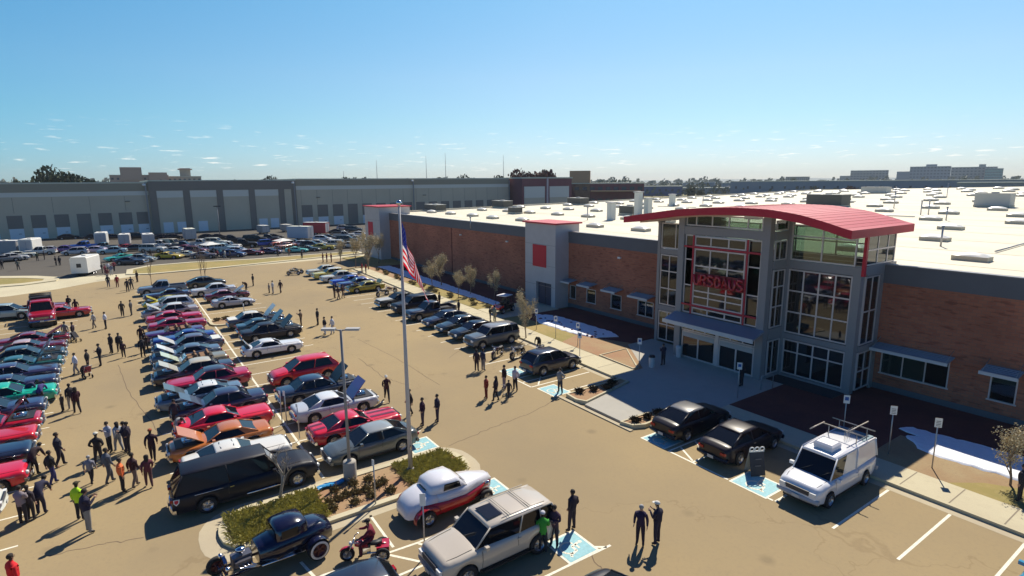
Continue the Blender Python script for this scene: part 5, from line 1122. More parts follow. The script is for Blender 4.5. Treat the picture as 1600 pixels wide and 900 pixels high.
interior_tan = mat('tan_interior', (.22, .12, .06), .8); grille_m = mat('grille_dark', (.03, .03, .035), .35); plate_m = mat('number_plate', (.5, .5, .48), .5)
clear_g = glass_mat('clear_car_glass', (.5, .6, .58), .9)
def car(kind, x, y, heading, col, label, hood=0, roof=None, hoodc=None, group='cars on show in the store lot', name=None, cat='car', scale=1, trunk=False, whitewall=False, rough=.3, bump=None, extras=None, z=0, rimc=None):
    nm = name or {'sedan': 'parked_car', 'hatch': 'parked_car', 'suv': 'four_wheel_drive', 'muscle': 'classic_car', 'classic': 'classic_car', 'conv': 'convertible_car', 'sport': 'sports_car', 'pickup': 'pickup_truck', 'van': 'work_van', 'panel': 'panel_van', 'truck': 'tow_truck'}[kind]
    e = empty(nm, (x, y, z), R(heading), label, cat, group); e.scale = (scale,)*3
    p = paint(col, rough); ch = SP[kind].get('chrome')
    M_ = dict(paint=p, roof=paint(roof) if roof else p, hood=paint(hoodc) if hoodc else p, glass=glass_car, black=blackp, chrome=chrome, rubber=rubber, rim=rimc or rim_m, lampw=lamp_w, lampr=lamp_r, grille=grille_m, grilleb=mat('grille_grey', (.10, .10, .11), .5), bumper=bump or (chrome if ch or kind == 'van' else p), plate=plate_m, platew=MATS['sign_white'], mirror=p, interior=dark_in, seat=interior_tan, toproof=mat('folded_canvas', (.04, .035, .03), .9), clear=clear_g)
    made = []
    for n, me, mk, par, loc, rot in vehicle_parts(kind, hood, None, trunk, whitewall):
        o = link(n, me, e if par is None else made[par], loc, [M_[mk]]); o.rotation_euler = rot; made.append(o)
    if extras:
        for n, mb, m in extras: mb.obj(n, m, e)
    return e
def sunroof(x, z, w=.8, l=.62): b = MB(); b.box((x, 0, z), (l, w, .012)); return ('sunroof', b, mat('sunroof_glass', (.012, .012, .014), .12))
def stripes(x0, x1, prof, offs=(.28, -.28), w=.22, m=None, name='hood_stripe'):
    b = MB()
    for o in offs:
        n = 8; P = [(x0+(x1-x0)*k/n) for k in range(n+1)]; b.add([(x, o-w/2, lerp_prof(prof, x)+.034) for x in P]+[(x, o+w/2, lerp_prof(prof, x)+.034) for x in P], [(k, k+1, n+2+k, n+1+k) for k in range(n)])
    return (name, b, m)
LX = lambda k: -26.6-2.7*k
black = (.008, .008, .011); navy = (.012, .02, .05); red = (.60, .010, .018); dred = (.16, .008, .015); wht = (.72, .72, .70); silv = (.33, .35, .37); grey = (.09, .095, .10); blue = (.012, .04, .26); yel = (.60, .42, .01); orange = (.52, .16, .03); tan = (.30, .25, .16); maroon = (.09, .008, .02)

# -- left half of the middle block (tails or noses on the centre line)
pv = SP['panel']
b1_ = MB(); b1_.tube([(-2.2, -1.0, 1.02), (-1.1, -1.02, 1.02)], .018, 5)
b2_ = MB(); b2_.tube([(-.2, -1.0, .42), (1.25, -1.0, .42)], .045, 6)
b3_ = MB(); b3_.add([(-2.99, -.93, 1.02), (-2.75, -.98, 1.02), (-2.78, -.99, .86), (-2.9, -.985, .76), (-2.98, -.95, .86)], [(0, 1, 2, 3, 4)]); b4_ = MB(); b4_.add([(-2.95, -.96, .99), (-2.8, -.985, .99), (-2.82, -.998, .88), (-2.9, -.994, .82), (-2.95, -.965, .88)], [(0, 1, 2, 3, 4)])
car('panel', -26.75, 3.55, 90, (.006, .007, .016), 'long glossy black panel van with a red and white shield badge beside the near island', cat='van', name='panel_van', rough=.45, group='vehicles in the middle rows', extras=[('side_trim', b1_, chrome), ('running_board', b2_, chrome), ('badge_rim', b3_, MATS['sign_white']), ('badge', b4_, red_trim)])
sg_ = SP['muscle']['prof']
car('muscle', -29.6, 3.6, 90, (.74, .72, .66), 'white coupe with black sunroof parked next to the long black panel van', group='vehicles in the middle rows', extras=[sunroof(-.45, 1.325)])
car('muscle', LX(2)-.1, 3.2, -90, orange, 'orange classic coupe with its engine cover open beside the white sunroof coupe', hood=2, group='vehicles in the middle rows', trunk=False)
car('muscle', LX(3)-.05, 3.75, 90, (.68, .012, .035), 'bright red fastback coupe parked between the orange coupe and a dark blue car', group='vehicles in the middle rows', scale=1.03)
car('classic', LX(4)-.1, 3.9, -90, (.03, .032, .07), 'long dark blue-purple classic car with flat rear deck behind the red fastback', hood=2, group='vehicles in the middle rows')
car('muscle', LX(5), 3.1, -90, (.13, .18, .24), 'steel blue coupe with white roof and black sunroof, hood up', hood=2, roof=wht, hoodc=(.05, .06, .07), group='vehicles in the middle rows', extras=[sunroof(-.45, 1.325)])
car('classic', LX(6), 3.9, -90, (.45, .01, .05), 'crimson classic car showing its flat magenta tail at the centre line', hood=0, roof=(.03, .02, .03), group='vehicles in the middle rows')
car('classic', LX(7), 3.3, -90, (.03, .018, .028), 'dark plum classic car with beige roof and raised beige hood', hood=2, roof=(.52, .46, .34), hoodc=(.50, .46, .36), group='vehicles in the middle rows')
car('conv', LX(8)-.1, 3.4, -90, (.24, .21, .13), 'olive tan open convertible with pale green hood raised', hood=2, hoodc=(.55, .6, .42), group='vehicles in the middle rows', name='convertible_car')
car('muscle', LX(9), 3.3, -90, (.09, .12, .17), 'slate blue coupe with bright white hood raised', hood=2, hoodc=wht, group='vehicles in the middle rows')
car('classic', LX(10), 3.7, -90, (.05, .05, .09), 'dark blue classic with a white rear deck and raised white hood', hood=2, hoodc=wht, roof=(.10, .09, .13), group='vehicles in the middle rows', extras=[stripes(-2.4, -1.75, SP['classic']['prof'], (0,), 1.45, mat('white_deck', (.75, .74, .68), .35), 'white_deck')])
car('muscle', LX(11), 3.6, -90, (.01, .03, .20), 'deep blue coupe beside the white-decked classic in the left middle row', group='vehicles in the middle rows')
car('conv', LX(12), 3.0, -90, (.06, .015, .10), 'purple open car with its nose to the left aisle', group='vehicles in the middle rows')
car('muscle', LX(13.3), 3.6, 90, (.36, .008, .05), 'dark crimson fastback nearest the blue cars in the left middle row', group='vehicles in the middle rows')
car('muscle', LX(14.6), 3.6, 90, (.52, .010, .06), 'lighter crimson coupe directly behind the dark crimson fastback', group='vehicles in the middle rows')
car('classic', LX(15.9), 3.5, -90, (.35, .3, .3), 'pale classic with white roof and raised white hood behind the crimson coupes', hood=2, roof=wht, hoodc=wht, group='vehicles in the middle rows')
car('hatch', LX(17.2), 3.8, -90, (.55, .56, .60), 'white estate car with yellow panels showing beyond the pale classic', group='vehicles in the middle rows', name='estate_car')
car('sport', LX(18.4), 3.4, -90, (.62, .52, .02), 'yellow sports car with its nose poking out behind the white estate', hood=2, group='vehicles in the middle rows')
car('muscle', LX(20.0), 3.9, -90, (.03, .04, .10), 'dark navy coupe between the yellow car and the blue-grey pickup', group='vehicles in the middle rows')
car('pickup', LX(21.8), 3.7, -90, (.16, .20, .27), 'blue-grey pickup with crew cab at the far end of the left middle row', group='vehicles in the middle rows', cat='pickup')

# -- right half of the middle block
car('sedan', -27.05, 9.6, -90, (.085, .10, .10), 'grey green sedan at the near end of the row by the flagpole', group='vehicles in the middle rows', roof=(.28, .3, .3))
car('muscle', -29.75, 9.7, 90, (.64, .010, .035), 'red muscle car with dark hood stripes next to the grey green sedan', group='vehicles in the middle rows', scale=1.02, extras=[stripes(.8, 2.35, sg_, m=mat('stripe_plum', (.12, .012, .04), .4)), stripes(-2.4, -1.7, sg_, m=MATS['stripe_plum'], name='deck_stripe')])
car('muscle', -33.3, 9.7, 90, (.50, .52, .56), 'silver classic coupe with raised purple striped hood', hood=1, hoodc=(.10, .05, .24), roof=(.72, .73, .74), group='vehicles in the middle rows', scale=1.03)
car('classic', -36.8, 9.7, 90, (.012, .022, .05), 'dark navy classic coupe with its black hood raised', hood=1, hoodc=(.01, .01, .012), group='vehicles in the middle rows')
car('hatch', -40.6, 9.8, -90, (.68, .010, .022), 'bright red modern hatchback standing alone with its nose to the centre line', group='vehicles in the middle rows', scale=1.06)
car('conv', -49.0, 9.4, 90, (.74, .74, .74), 'white classic coupe with raised trunk lid standing between two empty bays', group='vehicles in the middle rows', name='classic_car') if False else car('muscle', -49.0, 9.4, 90, (.74, .74, .74), 'white small coupe with its trunk lid raised standing alone in the right middle row', trunk=True, group='vehicles in the middle rows', scale=.95, extras=[sunroof(-.45, 1.33, .4, .4)])
car('classic', LX(10.2), 10.4, 90, (.015, .015, .025), 'nearest of three dark classics with raised hoods, jet black', hood=1, group='vehicles in the middle rows')
car('muscle', LX(11.3), 10.4, 90, (.03, .06, .075), 'middle one of three dark classics, teal black with hood raised', hood=1, group='vehicles in the middle rows')
car('classic', LX(12.4), 10.2, 90, (.06, .06, .09), 'farthest of three dark classics, grey with a white roof and white hood raised', hood=1, roof=(.75, .70, .60), hoodc=(.7, .66, .55), group='vehicles in the middle rows', extras=[stripes(-2.5, -1.75, SP['classic']['prof'], (0,), 1.45, MATS['white_deck'], 'white_deck')])
car('sport', LX(16.6), 9.9, 90, (.38, .38, .42), 'silver low coupe just beyond the small planted island', group='vehicles in the middle rows')
car('muscle', LX(18.2), 9.9, 90, (.12, .01, .03), 'maroon classic coupe with white stripe and brown hood raised', hood=2, hoodc=(.2, .10, .06), roof=(.4, .2, .24), group='vehicles in the middle rows')
car('classic', LX(20.0), 9.0, -90, (.55, .55, .58), 'white classic hardtop beyond the maroon coupe', roof=wht, group='vehicles in the middle rows')
car('sedan', LX(22.6), 9.0, 90, (.012, .02, .03), 'dark sedan at the far end of the right middle row', group='vehicles in the middle rows')

# -- left row, tails out of frame
rowA = [('sport', -32.0, 0, 70), ]
gA = 'cars in the row at the left edge'
car('muscle', -28.2, -7.9, 90, (.60, .012, .02), 'nearest red car cut by the lower left corner, nose showing', group=gA)
car('hatch', -31.2, -7.7, 90, (.62, .64, .60), 'pale green white car with dark glass at the left edge behind two people', group=gA)
car('muscle', -34.0, -7.3, 90, (.64, .012, .04), 'crimson car with chrome nose just above the pale green white car', group=gA)
car('classic', -36.6, -7.5, 90, (.012, .02, .045), 'black classic with bright headlamps between two red cars at left', group=gA)
car('muscle', -39.1, -7.4, 90, (.56, .01, .02), 'red car directly below the one with a raised hood at the left edge', group=gA)
car('muscle', -41.5, -7.4, 90, (.40, .008, .03), 'red car with its crimson hood raised at the left edge', hood=1, group=gA)
car('classic', -44.2, -7.6, 90, (.03, .04, .10), 'dark blue car with exposed engine below the turquoise one', hood=0, group=gA, extras=None)
car('classic', -46.9, -7.2, 90, (.01, .42, .27), 'turquoise green classic with chrome edge at the left', group=gA)
car('muscle', -49.6, -7.2, 90, (.02, .02, .06), 'midnight blue coupe with people leaning over it above the turquoise car', group=gA)
car('classic', -52.2, -7.4, 90, (.035, .03, .08), 'dark violet coupe with bright glass reflections at the left', group=gA)
car('muscle', -54.9, -7.2, 90, (.02, .10, .10), 'dark teal coupe with its teal hood raised', hood=1, hoodc=(.12, .25, .25), group=gA)
car('classic', -57.5, -7.3, 90, (.03, .055, .07), 'grey teal coupe with a pale edged hood raised', hood=1, hoodc=(.3, .34, .34), group=gA)
car('muscle', -60.6, -7.3, 90, (.13, .006, .02), 'dark wine red coupe with a pink white roof at left', roof=(.5, .34, .34), group=gA)
car('muscle', -63.6, -7.2, 90, (.20, .008, .025), 'wine red coupe nearest the shadow of the red tow truck', hood=2, group=gA)
rk = MB()
for x in (-2.9, -1.1):
    for s in (1, -1): rk.tube([(x, s*.85, 1.4), (x, s*.85, 2.6)], .045, 6)
    rk.tube([(x, -.85, 2.6), (x, .85, 2.6)], .045, 6)
for s in (1, -1): rk.tube([(-2.9, s*.85, 2.6), (-1.1, s*.85, 2.6)], .045, 6)
for k in range(6): rk.tube([(-2.8+.3*k, -.85, 2.62), (-2.8+.3*k, .85, 2.62)], .02, 4)
tb = MB(); tb.bb((-2.8, -.8, 1.3), (-1.2, .8, 2.45))
x, y = G(55, 508); car('truck', x-1.0, y+.6, 4, (.42, .008, .03), 'big red pickup truck with chrome grille and a black rack behind the cab', cat='truck', group=gA, name='rack_truck', scale=1.02, extras=[('rack', rk, blackp), ('load_box', tb, mat('load_black', (.015, .018, .02), .6))])
car('pickup', -79.4, -8.4, 90, (.20, .008, .02), 'dark red pickup seen side-on behind the big red truck', group=gA, cat='pickup')
car('muscle', -76.2, -6.0, 90, (.45, .012, .03), 'bright red coupe poking out right of the big red truck', group=gA)
x, y = G(14, 498); car('hatch', x, y, 80, (.34, .42, .42), 'pale aqua coupe at the left edge beside the big red truck', group=gA)

# -- row along the store walk
gB = 'cars parked along the store walk'
car('suv', -40.35, 25.7, -90, (.12, .13, .135), 'grey off-road car nearest the standing pair in the walkway row', group=gB, cat='SUV', roof=(.30, .30, .30), scale=.97)
car('sedan', -43.4, 25.8, -90, (.012, .02, .028), 'black car directly behind the grey off-road car', group=gB)
car('sedan', -46.1, 25.8, -90, (.02, .03, .035), 'black green sedan second behind the grey off-road car', group=gB)
car('sedan', -48.9, 25.8, -90, (.02, .022, .045), 'dark navy sedan beside the dark pickup in the walkway row', group=gB)
car('pickup', -52.6, 25.9, -90, (.025, .028, .05), 'dark navy pickup seen just left of the flagpole foot line', group=gB, cat='pickup')
car('suv', -56.3, 25.8, -90, (.015, .016, .028), 'black four wheel drive between the dark pickup and the black classic', group=gB, cat='SUV')
car('classic', -60.3, 25.6, -90, (.02, .025, .025), 'black classic with silver white hood in the walkway row', hoodc=silv, group=gB, extras=[stripes(.95, 2.4, SP['classic']['prof'], (0,), 1.5, mat('silver_deck', (.5, .5, .48), .3), 'silver_hood')])
car('muscle', -71.0, 25.6, -90, (.34, .27, .01), 'olive yellow coupe with yellow hood and trunk raised nearest in its group', hood=2, hoodc=(.75, .62, .1), trunk=True, group=gB)
car('muscle', -74.3, 25.6, -90, (.02, .04, .17), 'dark blue coupe between the yellow and the bright blue cars', group=gB)
car('muscle', -77.0, 25.4, -90, (.012, .05, .42), 'bright blue coupe in the walkway row beyond the yellow coupe', group=gB)
car('classic', -81.0, 25.4, -90, (.62, .60, .52), 'long white classic beyond the bright blue coupe', group=gB)
car('classic', -84.6, 25.2, -90, (.60, .52, .12), 'pale yellow hooded classic with white roof beyond the long white classic', roof=wht, group=gB)
car('classic', -88.2, 25.4, -90, (.66, .62, .5), 'cream white classic at the far end of the walkway row', group=gB)
car('hatch', -32.0, 25.6, 90, (.018, .022, .04), 'dark blue hatchback with silver roof rails parked by the plaza hatching', group=gB, scale=1.04, extras=None)
car('sedan', -19.15, 25.6, 90, (.012, .010, .015), 'left black sedan in the tower shadow beside the plaza planter', group='black sedans in front of the entrance', roof=(.16, .16, .16), scale=1.05)
car('sedan', -15.95, 25.6, 90, (.014, .010, .016), 'right black sedan in the tower shadow beside the folding board sign', group='black sedans in front of the entrance', scale=1.06)

# white work van with roof unit and ladder rack
ac = MB(); ac.loft([[(.05, -.42, 2.1), (.05, .42, 2.1), (.85, .42, 2.1), (.85, -.42, 2.1)], [(.05, -.42, 2.3), (.05, .42, 2.3), (.85, .42, 2.3), (.85, -.42, 2.3)], [(.13, -.34, 2.38), (.13, .34, 2.38), (.77, .34, 2.38), (.77, -.34, 2.38)]], smooth=False)
ar = MB(); 
for xx in (-.9, -1.9):
    for s in (1, -1): ar.tube([(xx, s*.62, 2.05), (xx, s*.62, 2.58)], .022, 5)
    ar.tube([(xx, -.95, 2.58), (xx, .95, 2.58)], .028, 6)
ar.tube([(-.6, .3, 2.62), (-2.7, .3, 2.62)], .028, 6); ar.tube([(-1.0, -.9, 2.61), (.3, -.9, 2.61)], .028, 6)
for k in range(7): ar.tube([(-.9-.15*k, .1, 2.1), (-.9-.15*k, .1, 2.55)], .012, 4)
gu = MB(); gu.tube([(-2.4, -.78, 2.06), (1.05, -.78, 2.06)], .03, 5); gu.tube([(-2.4, .78, 2.06), (1.05, .78, 2.06)], .03, 5)
bl = MB(); bl.bb((-2.45, -.70, 2.062), (-1.0, .70, 2.09))
wi = MB(); wi.tube([(1.68, -.5, 1.22), (1.46, -.05, 1.52)], .012, 4); wi.tube([(1.68, .35, 1.22), (1.46, .75, 1.52)], .012, 4)
car('van', -11.5, 25.65, -90, (.72, .73, .76), 'white work van with roof air unit and ladder rack parked by the walk', cat='van', group='vehicles in front of the store', bump=mat('bumper_grey', (.40, .40, .41), .4), extras=[('roof_air_unit', ac, mat('unit_white', (.74, .73, .76), .5)), ('ladder_rack', ar, mat('rack_pale', (.42, .38, .33), .5, metal=.3)), ('roof_gutter', gu, MATS['unit_white']), ('roof_tarp', bl, mat('tarp_slate', (.10, .19, .24), .6)), ('wiper', wi, blackp)])

# tan four wheel drive near the bottom
rr_ = MB()
for s in (1, -1): rr_.tube([(-1.9, s*.70, 1.905), (.0, s*.70, 1.905)], .018, 5)
for xx in (-.3, -1.2): rr_.tube([(xx, -.70, 1.915), (xx, .70, 1.915)], .014, 5); rr_.tube([(xx-.09, -.70, 1.915), (xx-.09, .70, 1.915)], .014, 5)
rb = MB(); rb.bb((-1.2, -.98, .36), (1.0, -1.04, .40)); rb.bb((-1.2, .98, .36), (1.0, 1.04, .40))
x, y = -16.35, 10.25
car('suv', x, y, -90+0, (.52, .46, .38), 'tan pearl four wheel drive with black sunroof and roof rails near the bottom', cat='SUV', group='vehicles near the bottom', bump=paint((.40, .36, .32)), scale=1.03, extras=[sunroof(.10, 1.86, .85, .62), ('roof_rack', rr_, mat('rack_tan', (.4, .36, .3), .4)), ('running_board', rb, blackp)])
x, y = G(583, 905, 1.4); car('hatch', x-.2, y-1.2, -90, (.012, .02, .04), 'dark navy car roof cut by the bottom edge beside the tan four wheel drive', group='vehicles near the bottom')
x, y = G(1012, 925, 1.4); car('sedan', x+.2, y-.6, 0, (.012, .012, .02), 'black car roof cut by the bottom edge below the two standing men', group='vehicles near the bottom', bump=chrome)
x, y = G(1600, 900, .9); car('sport', x+.75, y+1.2, -90, (.01, .25, .45), 'bright blue car just touching the bottom right corner', group='vehicles near the bottom')

# ---- hot rod (black, fenderless, whitewall tyres)
def wheel_at(e, p, Rr, w, white=False, rimm=None):
    m = wheel_mesh(Rr, w, white); o = link('wheel', m[0], e, p, [rubber]); link('rim', m[1], o, (0, 0, 0), [rimm or rim_m])
    if m[2]: link('whitewall', m[2], o, (0, 0, 0), [MATS['sign_white']])
hr_ = empty('hot_rod', (-20.75, 3.55, 0), R(-84), 'black fenderless hot rod with open engine and whitewall rear tyres below the near island', 'hot rod', 'vehicles near the bottom')
pb = paint((.008, .009, .03), .2)
b = MB(); rings = []
for x, w, z0, z1 in ((-2.0, .35, .55, .75), (-1.9, .52, .45, 1.0), (-1.5, .62, .42, 1.18), (-1.05, .66, .42, 1.22), (-.9, .67, .42, 1.22), (.2, .66, .42, 1.2), (.75, .55, .45, 1.12), (.8, .5, .5, 1.08)):
    rings.append([(x, -w*.9, z0), (x, -w, (z0+z1)/2), (x, -w*.92, z1-.08), (x, -w*.5, z1), (x, w*.5, z1), (x, w*.92, z1-.08), (x, w, (z0+z1)/2), (x, w*.9, z0)])
b.loft(rings); b.obj('body', pb, hr_)
b = MB(); rings = []
for x, w, z0, z1 in ((-1.0, .50, 1.12, 1.50), (-.92, .58, 1.14, 1.60), (-.5, .62, 1.14, 1.66), (0, .61, 1.14, 1.65), (.18, .56, 1.14, 1.58)):
    rings.append([(x, -w*1.02, z0), (x, -w, z1-.12), (x, -w*.8, z1-.02), (x, 0, z1+.03), (x, w*.8, z1-.02), (x, w, z1-.12), (x, w*1.02, z0)])
b.loft(rings, closed=False); b.obj('roof', pb, hr_)
for s in (1, -1): b = MB(); b.add([(-.62, s*.635, 1.2), (.02, s*.635, 1.2), (.0, s*.632, 1.5), (-.6, s*.632, 1.5)], [(0, 1, 2, 3)]); b.obj('side_window', glass_car, hr_)
b = MB(); b.add([(.22, -.5, 1.18), (.22, .5, 1.18), (.205, .48, 1.52), (.205, -.48, 1.52)], [(0, 1, 2, 3)]); b.obj('windshield', glass_car, hr_)
b = MB(); b.add([(-1.05, -.3, 1.25), (-1.05, .3, 1.25), (-1.02, .28, 1.45), (-1.02, -.28, 1.45)], [(0, 1, 2, 3)]); b.obj('rear_window', glass_car, hr_)
b = MB()
for s in (1, -1): b.tube([(-1.8, s*.36, .42), (.8, s*.38, .42), (2.0, s*.33, .42)], .05, 6)
b.tube([(1.95, -.72, .38), (1.95, .72, .38)], .035, 6); b.tube([(-1.2, -.8, .40), (-1.2, .8, .40)], .05, 6); b.obj('frame_rails', pb, hr_)
b = MB(); b.bb((.95, -.2, .48), (1.6, .2, .92)); b.bb((1.0, -.36, .62), (1.55, -.2, .82)); b.bb((1.0, .2, .62), (1.55, .36, .82)); en = b.obj('engine', mat('engine_steel', (.16, .16, .19), .4, metal=.7), hr_)
b = MB(); b.lathe([(.01, 1.16), (.17, 1.15), (.17, 1.06), (.06, 1.05), (.06, .92)], 14, axis='z', c=(1.28, 0, 0)); b.obj('air_cleaner', chrome, en)
for s in (1, -1):
    b = MB()
    for k in range(4): b.tube([(1.05+.14*k, s*.34, .72), (1.02+.14*k, s*.48, .66), (.75, s*.55, .46)], .028, 5)
    b.tube([(.75, s*.55, .46), (-.9, s*.6, .36)], .045, 6); b.obj('exhaust_pipe', chrome, hr_)
b = MB(); b.loft([[(1.8, -.27, .45), (1.8, -.30, .95), (1.8, 0, 1.1), (1.8, .30, .95), (1.8, .27, .45)], [(1.9, -.25, .45), (1.9, -.28, .93), (1.9, 0, 1.07), (1.9, .28, .93), (1.9, .25, .45)]], smooth=False); b.obj('grille_shell', chrome, hr_)
for s in (1, -1):
    b = MB(); b.lathe([(.01, .07), (.09, .05), (.10, -.02), (.01, -.12)], 12); o = b.obj('headlight', chrome, hr_, (1.85, s*.48, .82)); o.rotation_euler.z = -math.pi/2
    b = MB(); b.tube([(1.8, s*.3, .7), (1.85, s*.48, .74)], .02, 5); b.obj('headlight_stalk', chrome, hr_)
for s in (1, -1):
    wheel_at(hr_, (-1.2, s*.86, .41), .41, .30, True, mat('rim_wine', (.10, .02, .025), .4)); wheel_at(hr_, (1.95, s*.74, .35), .35, .17, False, MATS['rim_wine'])
b = MB()
for s in (1, -1):
    rings = []
    for k in range(7):
        a = R(20+140*k/6); rings.append([(-1.2+.46*math.cos(a), s*.70, .41+.46*math.sin(a)), (-1.2+.50*math.cos(a), s*.86, .41+.50*math.sin(a)), (-1.2+.46*math.cos(a), s*1.02, .41+.46*math.sin(a))])
    b.loft(rings, closed=False, cap0=False, cap1=False)
b.obj('rear_fenders', pb, hr_)

# ---- two-tone 1930s coupe, white over red
rc = empty('vintage_coupe', (-20.3, 10.5, 0), R(90), 'white over red vintage coupe with separate front wheels above the tan four wheel drive', 'vintage car', 'vehicles near the bottom')
wp_, rp_ = paint((.70, .70, .74)), paint((.42, .005, .012))
def shell(rows, m, name, par=rc, closed=False):
    b = MB(); rings = []
    for x, w, z0, z1 in rows: rings.append([(x, -w, z0), (x, -w*.99, z1-.14), (x, -w*.80, z1-.03), (x, -w*.4, z1+.01), (x, 0, z1+.02), (x, w*.4, z1+.01), (x, w*.80, z1-.03), (x, w*.99, z1-.14), (x, w, z0)])
    b.loft(rings, closed=closed); return b.obj(name, m, par)
shell([(-2.2, .42, .40, .52), (-2.12, .60, .40, .78), (-1.8, .74, .40, 1.05), (-1.3, .80, .40, 1.20), (-.85, .82, .40, 1.22)], wp_, 'trunk')
shell([(-.851, .821, .76, 1.222), (.55, .78, .76, 1.20), (.6, .76, .76, 1.18), (1.2, .58, .80, 1.14), (1.95, .34, .80, 1.02), (2.02, .30, .80, .96)], wp_, 'hood')
b = MB(); b.loft([[(-1.7, s_*.83, .34), (-1.7, s_*.84, .74), (-1.7, s_*.60, .77), (-1.7, s_*.6, .34)] for s_ in (1,)]+[]) if False else None
for s in (1, -1):
    b = MB(); rings = []
    for x, w, zt in ((-1.62, .84, .92), (-1.0, .88, .88), (-.4, .87, .80), (.6, .82, .78), (1.3, .60, .80), (1.95, .36, .80)):
        rings.append([(x, s*w, .36), (x, s*(w+.015), .58), (x, s*w, zt), (x, s*(w-.12), zt+.01), (x, s*(w-.12), .36)])
    b.loft(rings); b.obj('side_panel', rp_, rc)
    b = MB(); rings = []
    for k in range(9):
        a = R(-5+190*k/8); rr2 = .50; rings.append([(-1.35+rr2*math.cos(a)*1.25, s*.74, .36+rr2*math.sin(a)), (-1.35+rr2*1.03*math.cos(a)*1.25, s*.90, .37+rr2*1.03*math.sin(a)), (-1.35+rr2*.97*math.cos(a)*1.25, s*1.0, .36+rr2*.95*math.sin(a))])
    b.loft(rings, closed=False, cap0=False, cap1=False); b.obj('rear_fender', rp_, rc)
    b = MB(); b.add([(-.55, s*.735, 1.24), (.28, s*.745, 1.22), (.2, s*.735, 1.50), (-.5, s*.735, 1.53)], [(0, 1, 2, 3)]); b.obj('side_window', glass_car, rc)
    wheel_at(rc, (-1.35, s*.86, .35), .35, .25); wheel_at(rc, (1.55, s*.76, .31), .31, .18)
    b = MB(); b.lathe([(.01, .08), (.09, .06), (.10, -.02), (.01, -.14)], 12); o = b.obj('headlight', chrome, rc, (1.75, s*.52, .80)); o.rotation_euler.z = -math.pi/2
b = MB(); b.bb((-1.6, -.7, .25), (1.9, .7, .42)); b.tube([(1.55, -.74, .31), (1.55, .74, .31)], .035, 6); b.obj('chassis', blackp, rc)
shell([(-1.15, .55, 1.15, 1.38), (-1.0, .66, 1.18, 1.58), (-.6, .72, 1.18, 1.66), (.1, .72, 1.18, 1.66), (.42, .68, 1.17, 1.42), (.62, .66, 1.15, 1.22)], wp_, 'roof')
b = MB(); b.add([(-1.185, -.32, 1.27), (-1.185, .32, 1.27), (-1.06, .3, 1.475), (-1.06, -.3, 1.475)], [(0, 1, 2, 3)]); b.obj('rear_window', glass_car, rc)
b = MB(); b.add([(.66, -.56, 1.22), (.66, .56, 1.22), (.36, .54, 1.465), (.36, -.54, 1.465)], [(0, 1, 2, 3)]); b.obj('windshield', glass_car, rc)
b = MB(); b.loft([[(2.03, -.26, .42), (2.03, -.29, .85), (2.03, 0, 1.0), (2.03, .29, .85), (2.03, .26, .42)], [(2.12, -.2, .45), (2.1, -.25, .82), (2.08, 0, .96), (2.1, .25, .82), (2.12, .2, .45)]], smooth=False); b.obj('grille_shell', wp_, rc)

# ---- motorcycles, trike, off-road buggy
def motorcycle(x, y, rz, col, label, trike=False, name='motorcycle', group='motorcycles'):
    e = empty(name, (x, y, 0), R(rz), label, 'motorcycle', group); p = paint(col)
    m = wheel_mesh(.32, .12)
    for px in (.75, -.75):
        for yy in ((0,) if not (trike and px < 0) else (.42, -.42)): o = link('wheel', m[0], e, (px, yy, .32), [rubber]); link('rim', m[1], o, (0, 0, 0), [rim_m])
    b = MB(); b.loft([[(-.15, -.10, .62), (-.15, .10, .62), (-.15, .08, .80), (-.15, -.08, .80)], [(.15, -.16, .64), (.15, .16, .64), (.15, .13, .90), (.15, -.13, .90)], [(.42, -.08, .70), (.42, .08, .70), (.42, .06, .86), (.42, -.06, .86)]]); b.obj('fuel_tank', p, e)
    b = MB(); b.loft([[(-.75, -.12, .70), (-.75, .12, .70), (-.75, .1, .80), (-.75, -.1, .80)], [(-.45, -.16, .66), (-.45, .16, .66), (-.45, .14, .74), (-.45, -.14, .74)], [(-.12, -.11, .66), (-.12, .11, .66), (-.12, .1, .75), (-.12, -.1, .75)]]); b.obj('seat', blackp, e)
    b = MB(); b.bb((-.25, -.16, .28), (.25, .16, .58)); b.tube([(-.1, .18, .35), (-.9, .2, .30)], .045, 6); b.obj('engine', chrome, e)
    b = MB(); b.tube([(.75, .08, .32), (.45, .08, .95)], .025, 6); b.tube([(.75, -.08, .32), (.45, -.08, .95)], .025, 6); b.tube([(.22, -.36, 1.05), (.42, -.3, .98), (.45, 0, .95), (.42, .3, .98), (.22, .36, 1.05)], .02, 6); b.obj('fork_and_handlebar', chrome, e)
    b = MB(); b.lathe([(.01, .06), (.08, .05), (.09, -.03), (.01, -.08)], 10); o = b.obj('headlight', lamp_w, e, (.6, 0, .82)); o.rotation_euler.z = -math.pi/2
    for px in (.75, -.75):
        b = MB(); rings = []
        for k in range(6):
            a = R(30+110*k/5); rings.append([(px+.36*math.cos(a), -.07, .32+.36*math.sin(a)), (px+.38*math.cos(a), 0, .32+.38*math.sin(a)), (px+.36*math.cos(a), .07, .32+.36*math.sin(a))])
        b.loft(rings, closed=False, cap0=False, cap1=False); b.obj('mudguard', p, e)
    if trike: b = MB(); b.bb((-1.05, -.32, .42), (-.5, .32, .62)); b.obj('rear_box', p, e)
    return e
motorcycle(-37.0, 24.1, -60, (.05, .012, .018), 'dark red touring motorcycle nearest the small group of people')
motorcycle(-35.9, 25.3, -70, (.02, .02, .025), 'black motorcycle with white panniers between the touring one and the blue hatchback')
motorcycle(-35.2, 27.0, -60, (.03, .03, .02), 'black motorcycle nearest the kerb left of the blue hatchback')
motorcycle(-67.4, 27.6, -80, (.10, .02, .02), 'small dark motorcycle between the yellow coupe and the black classic')
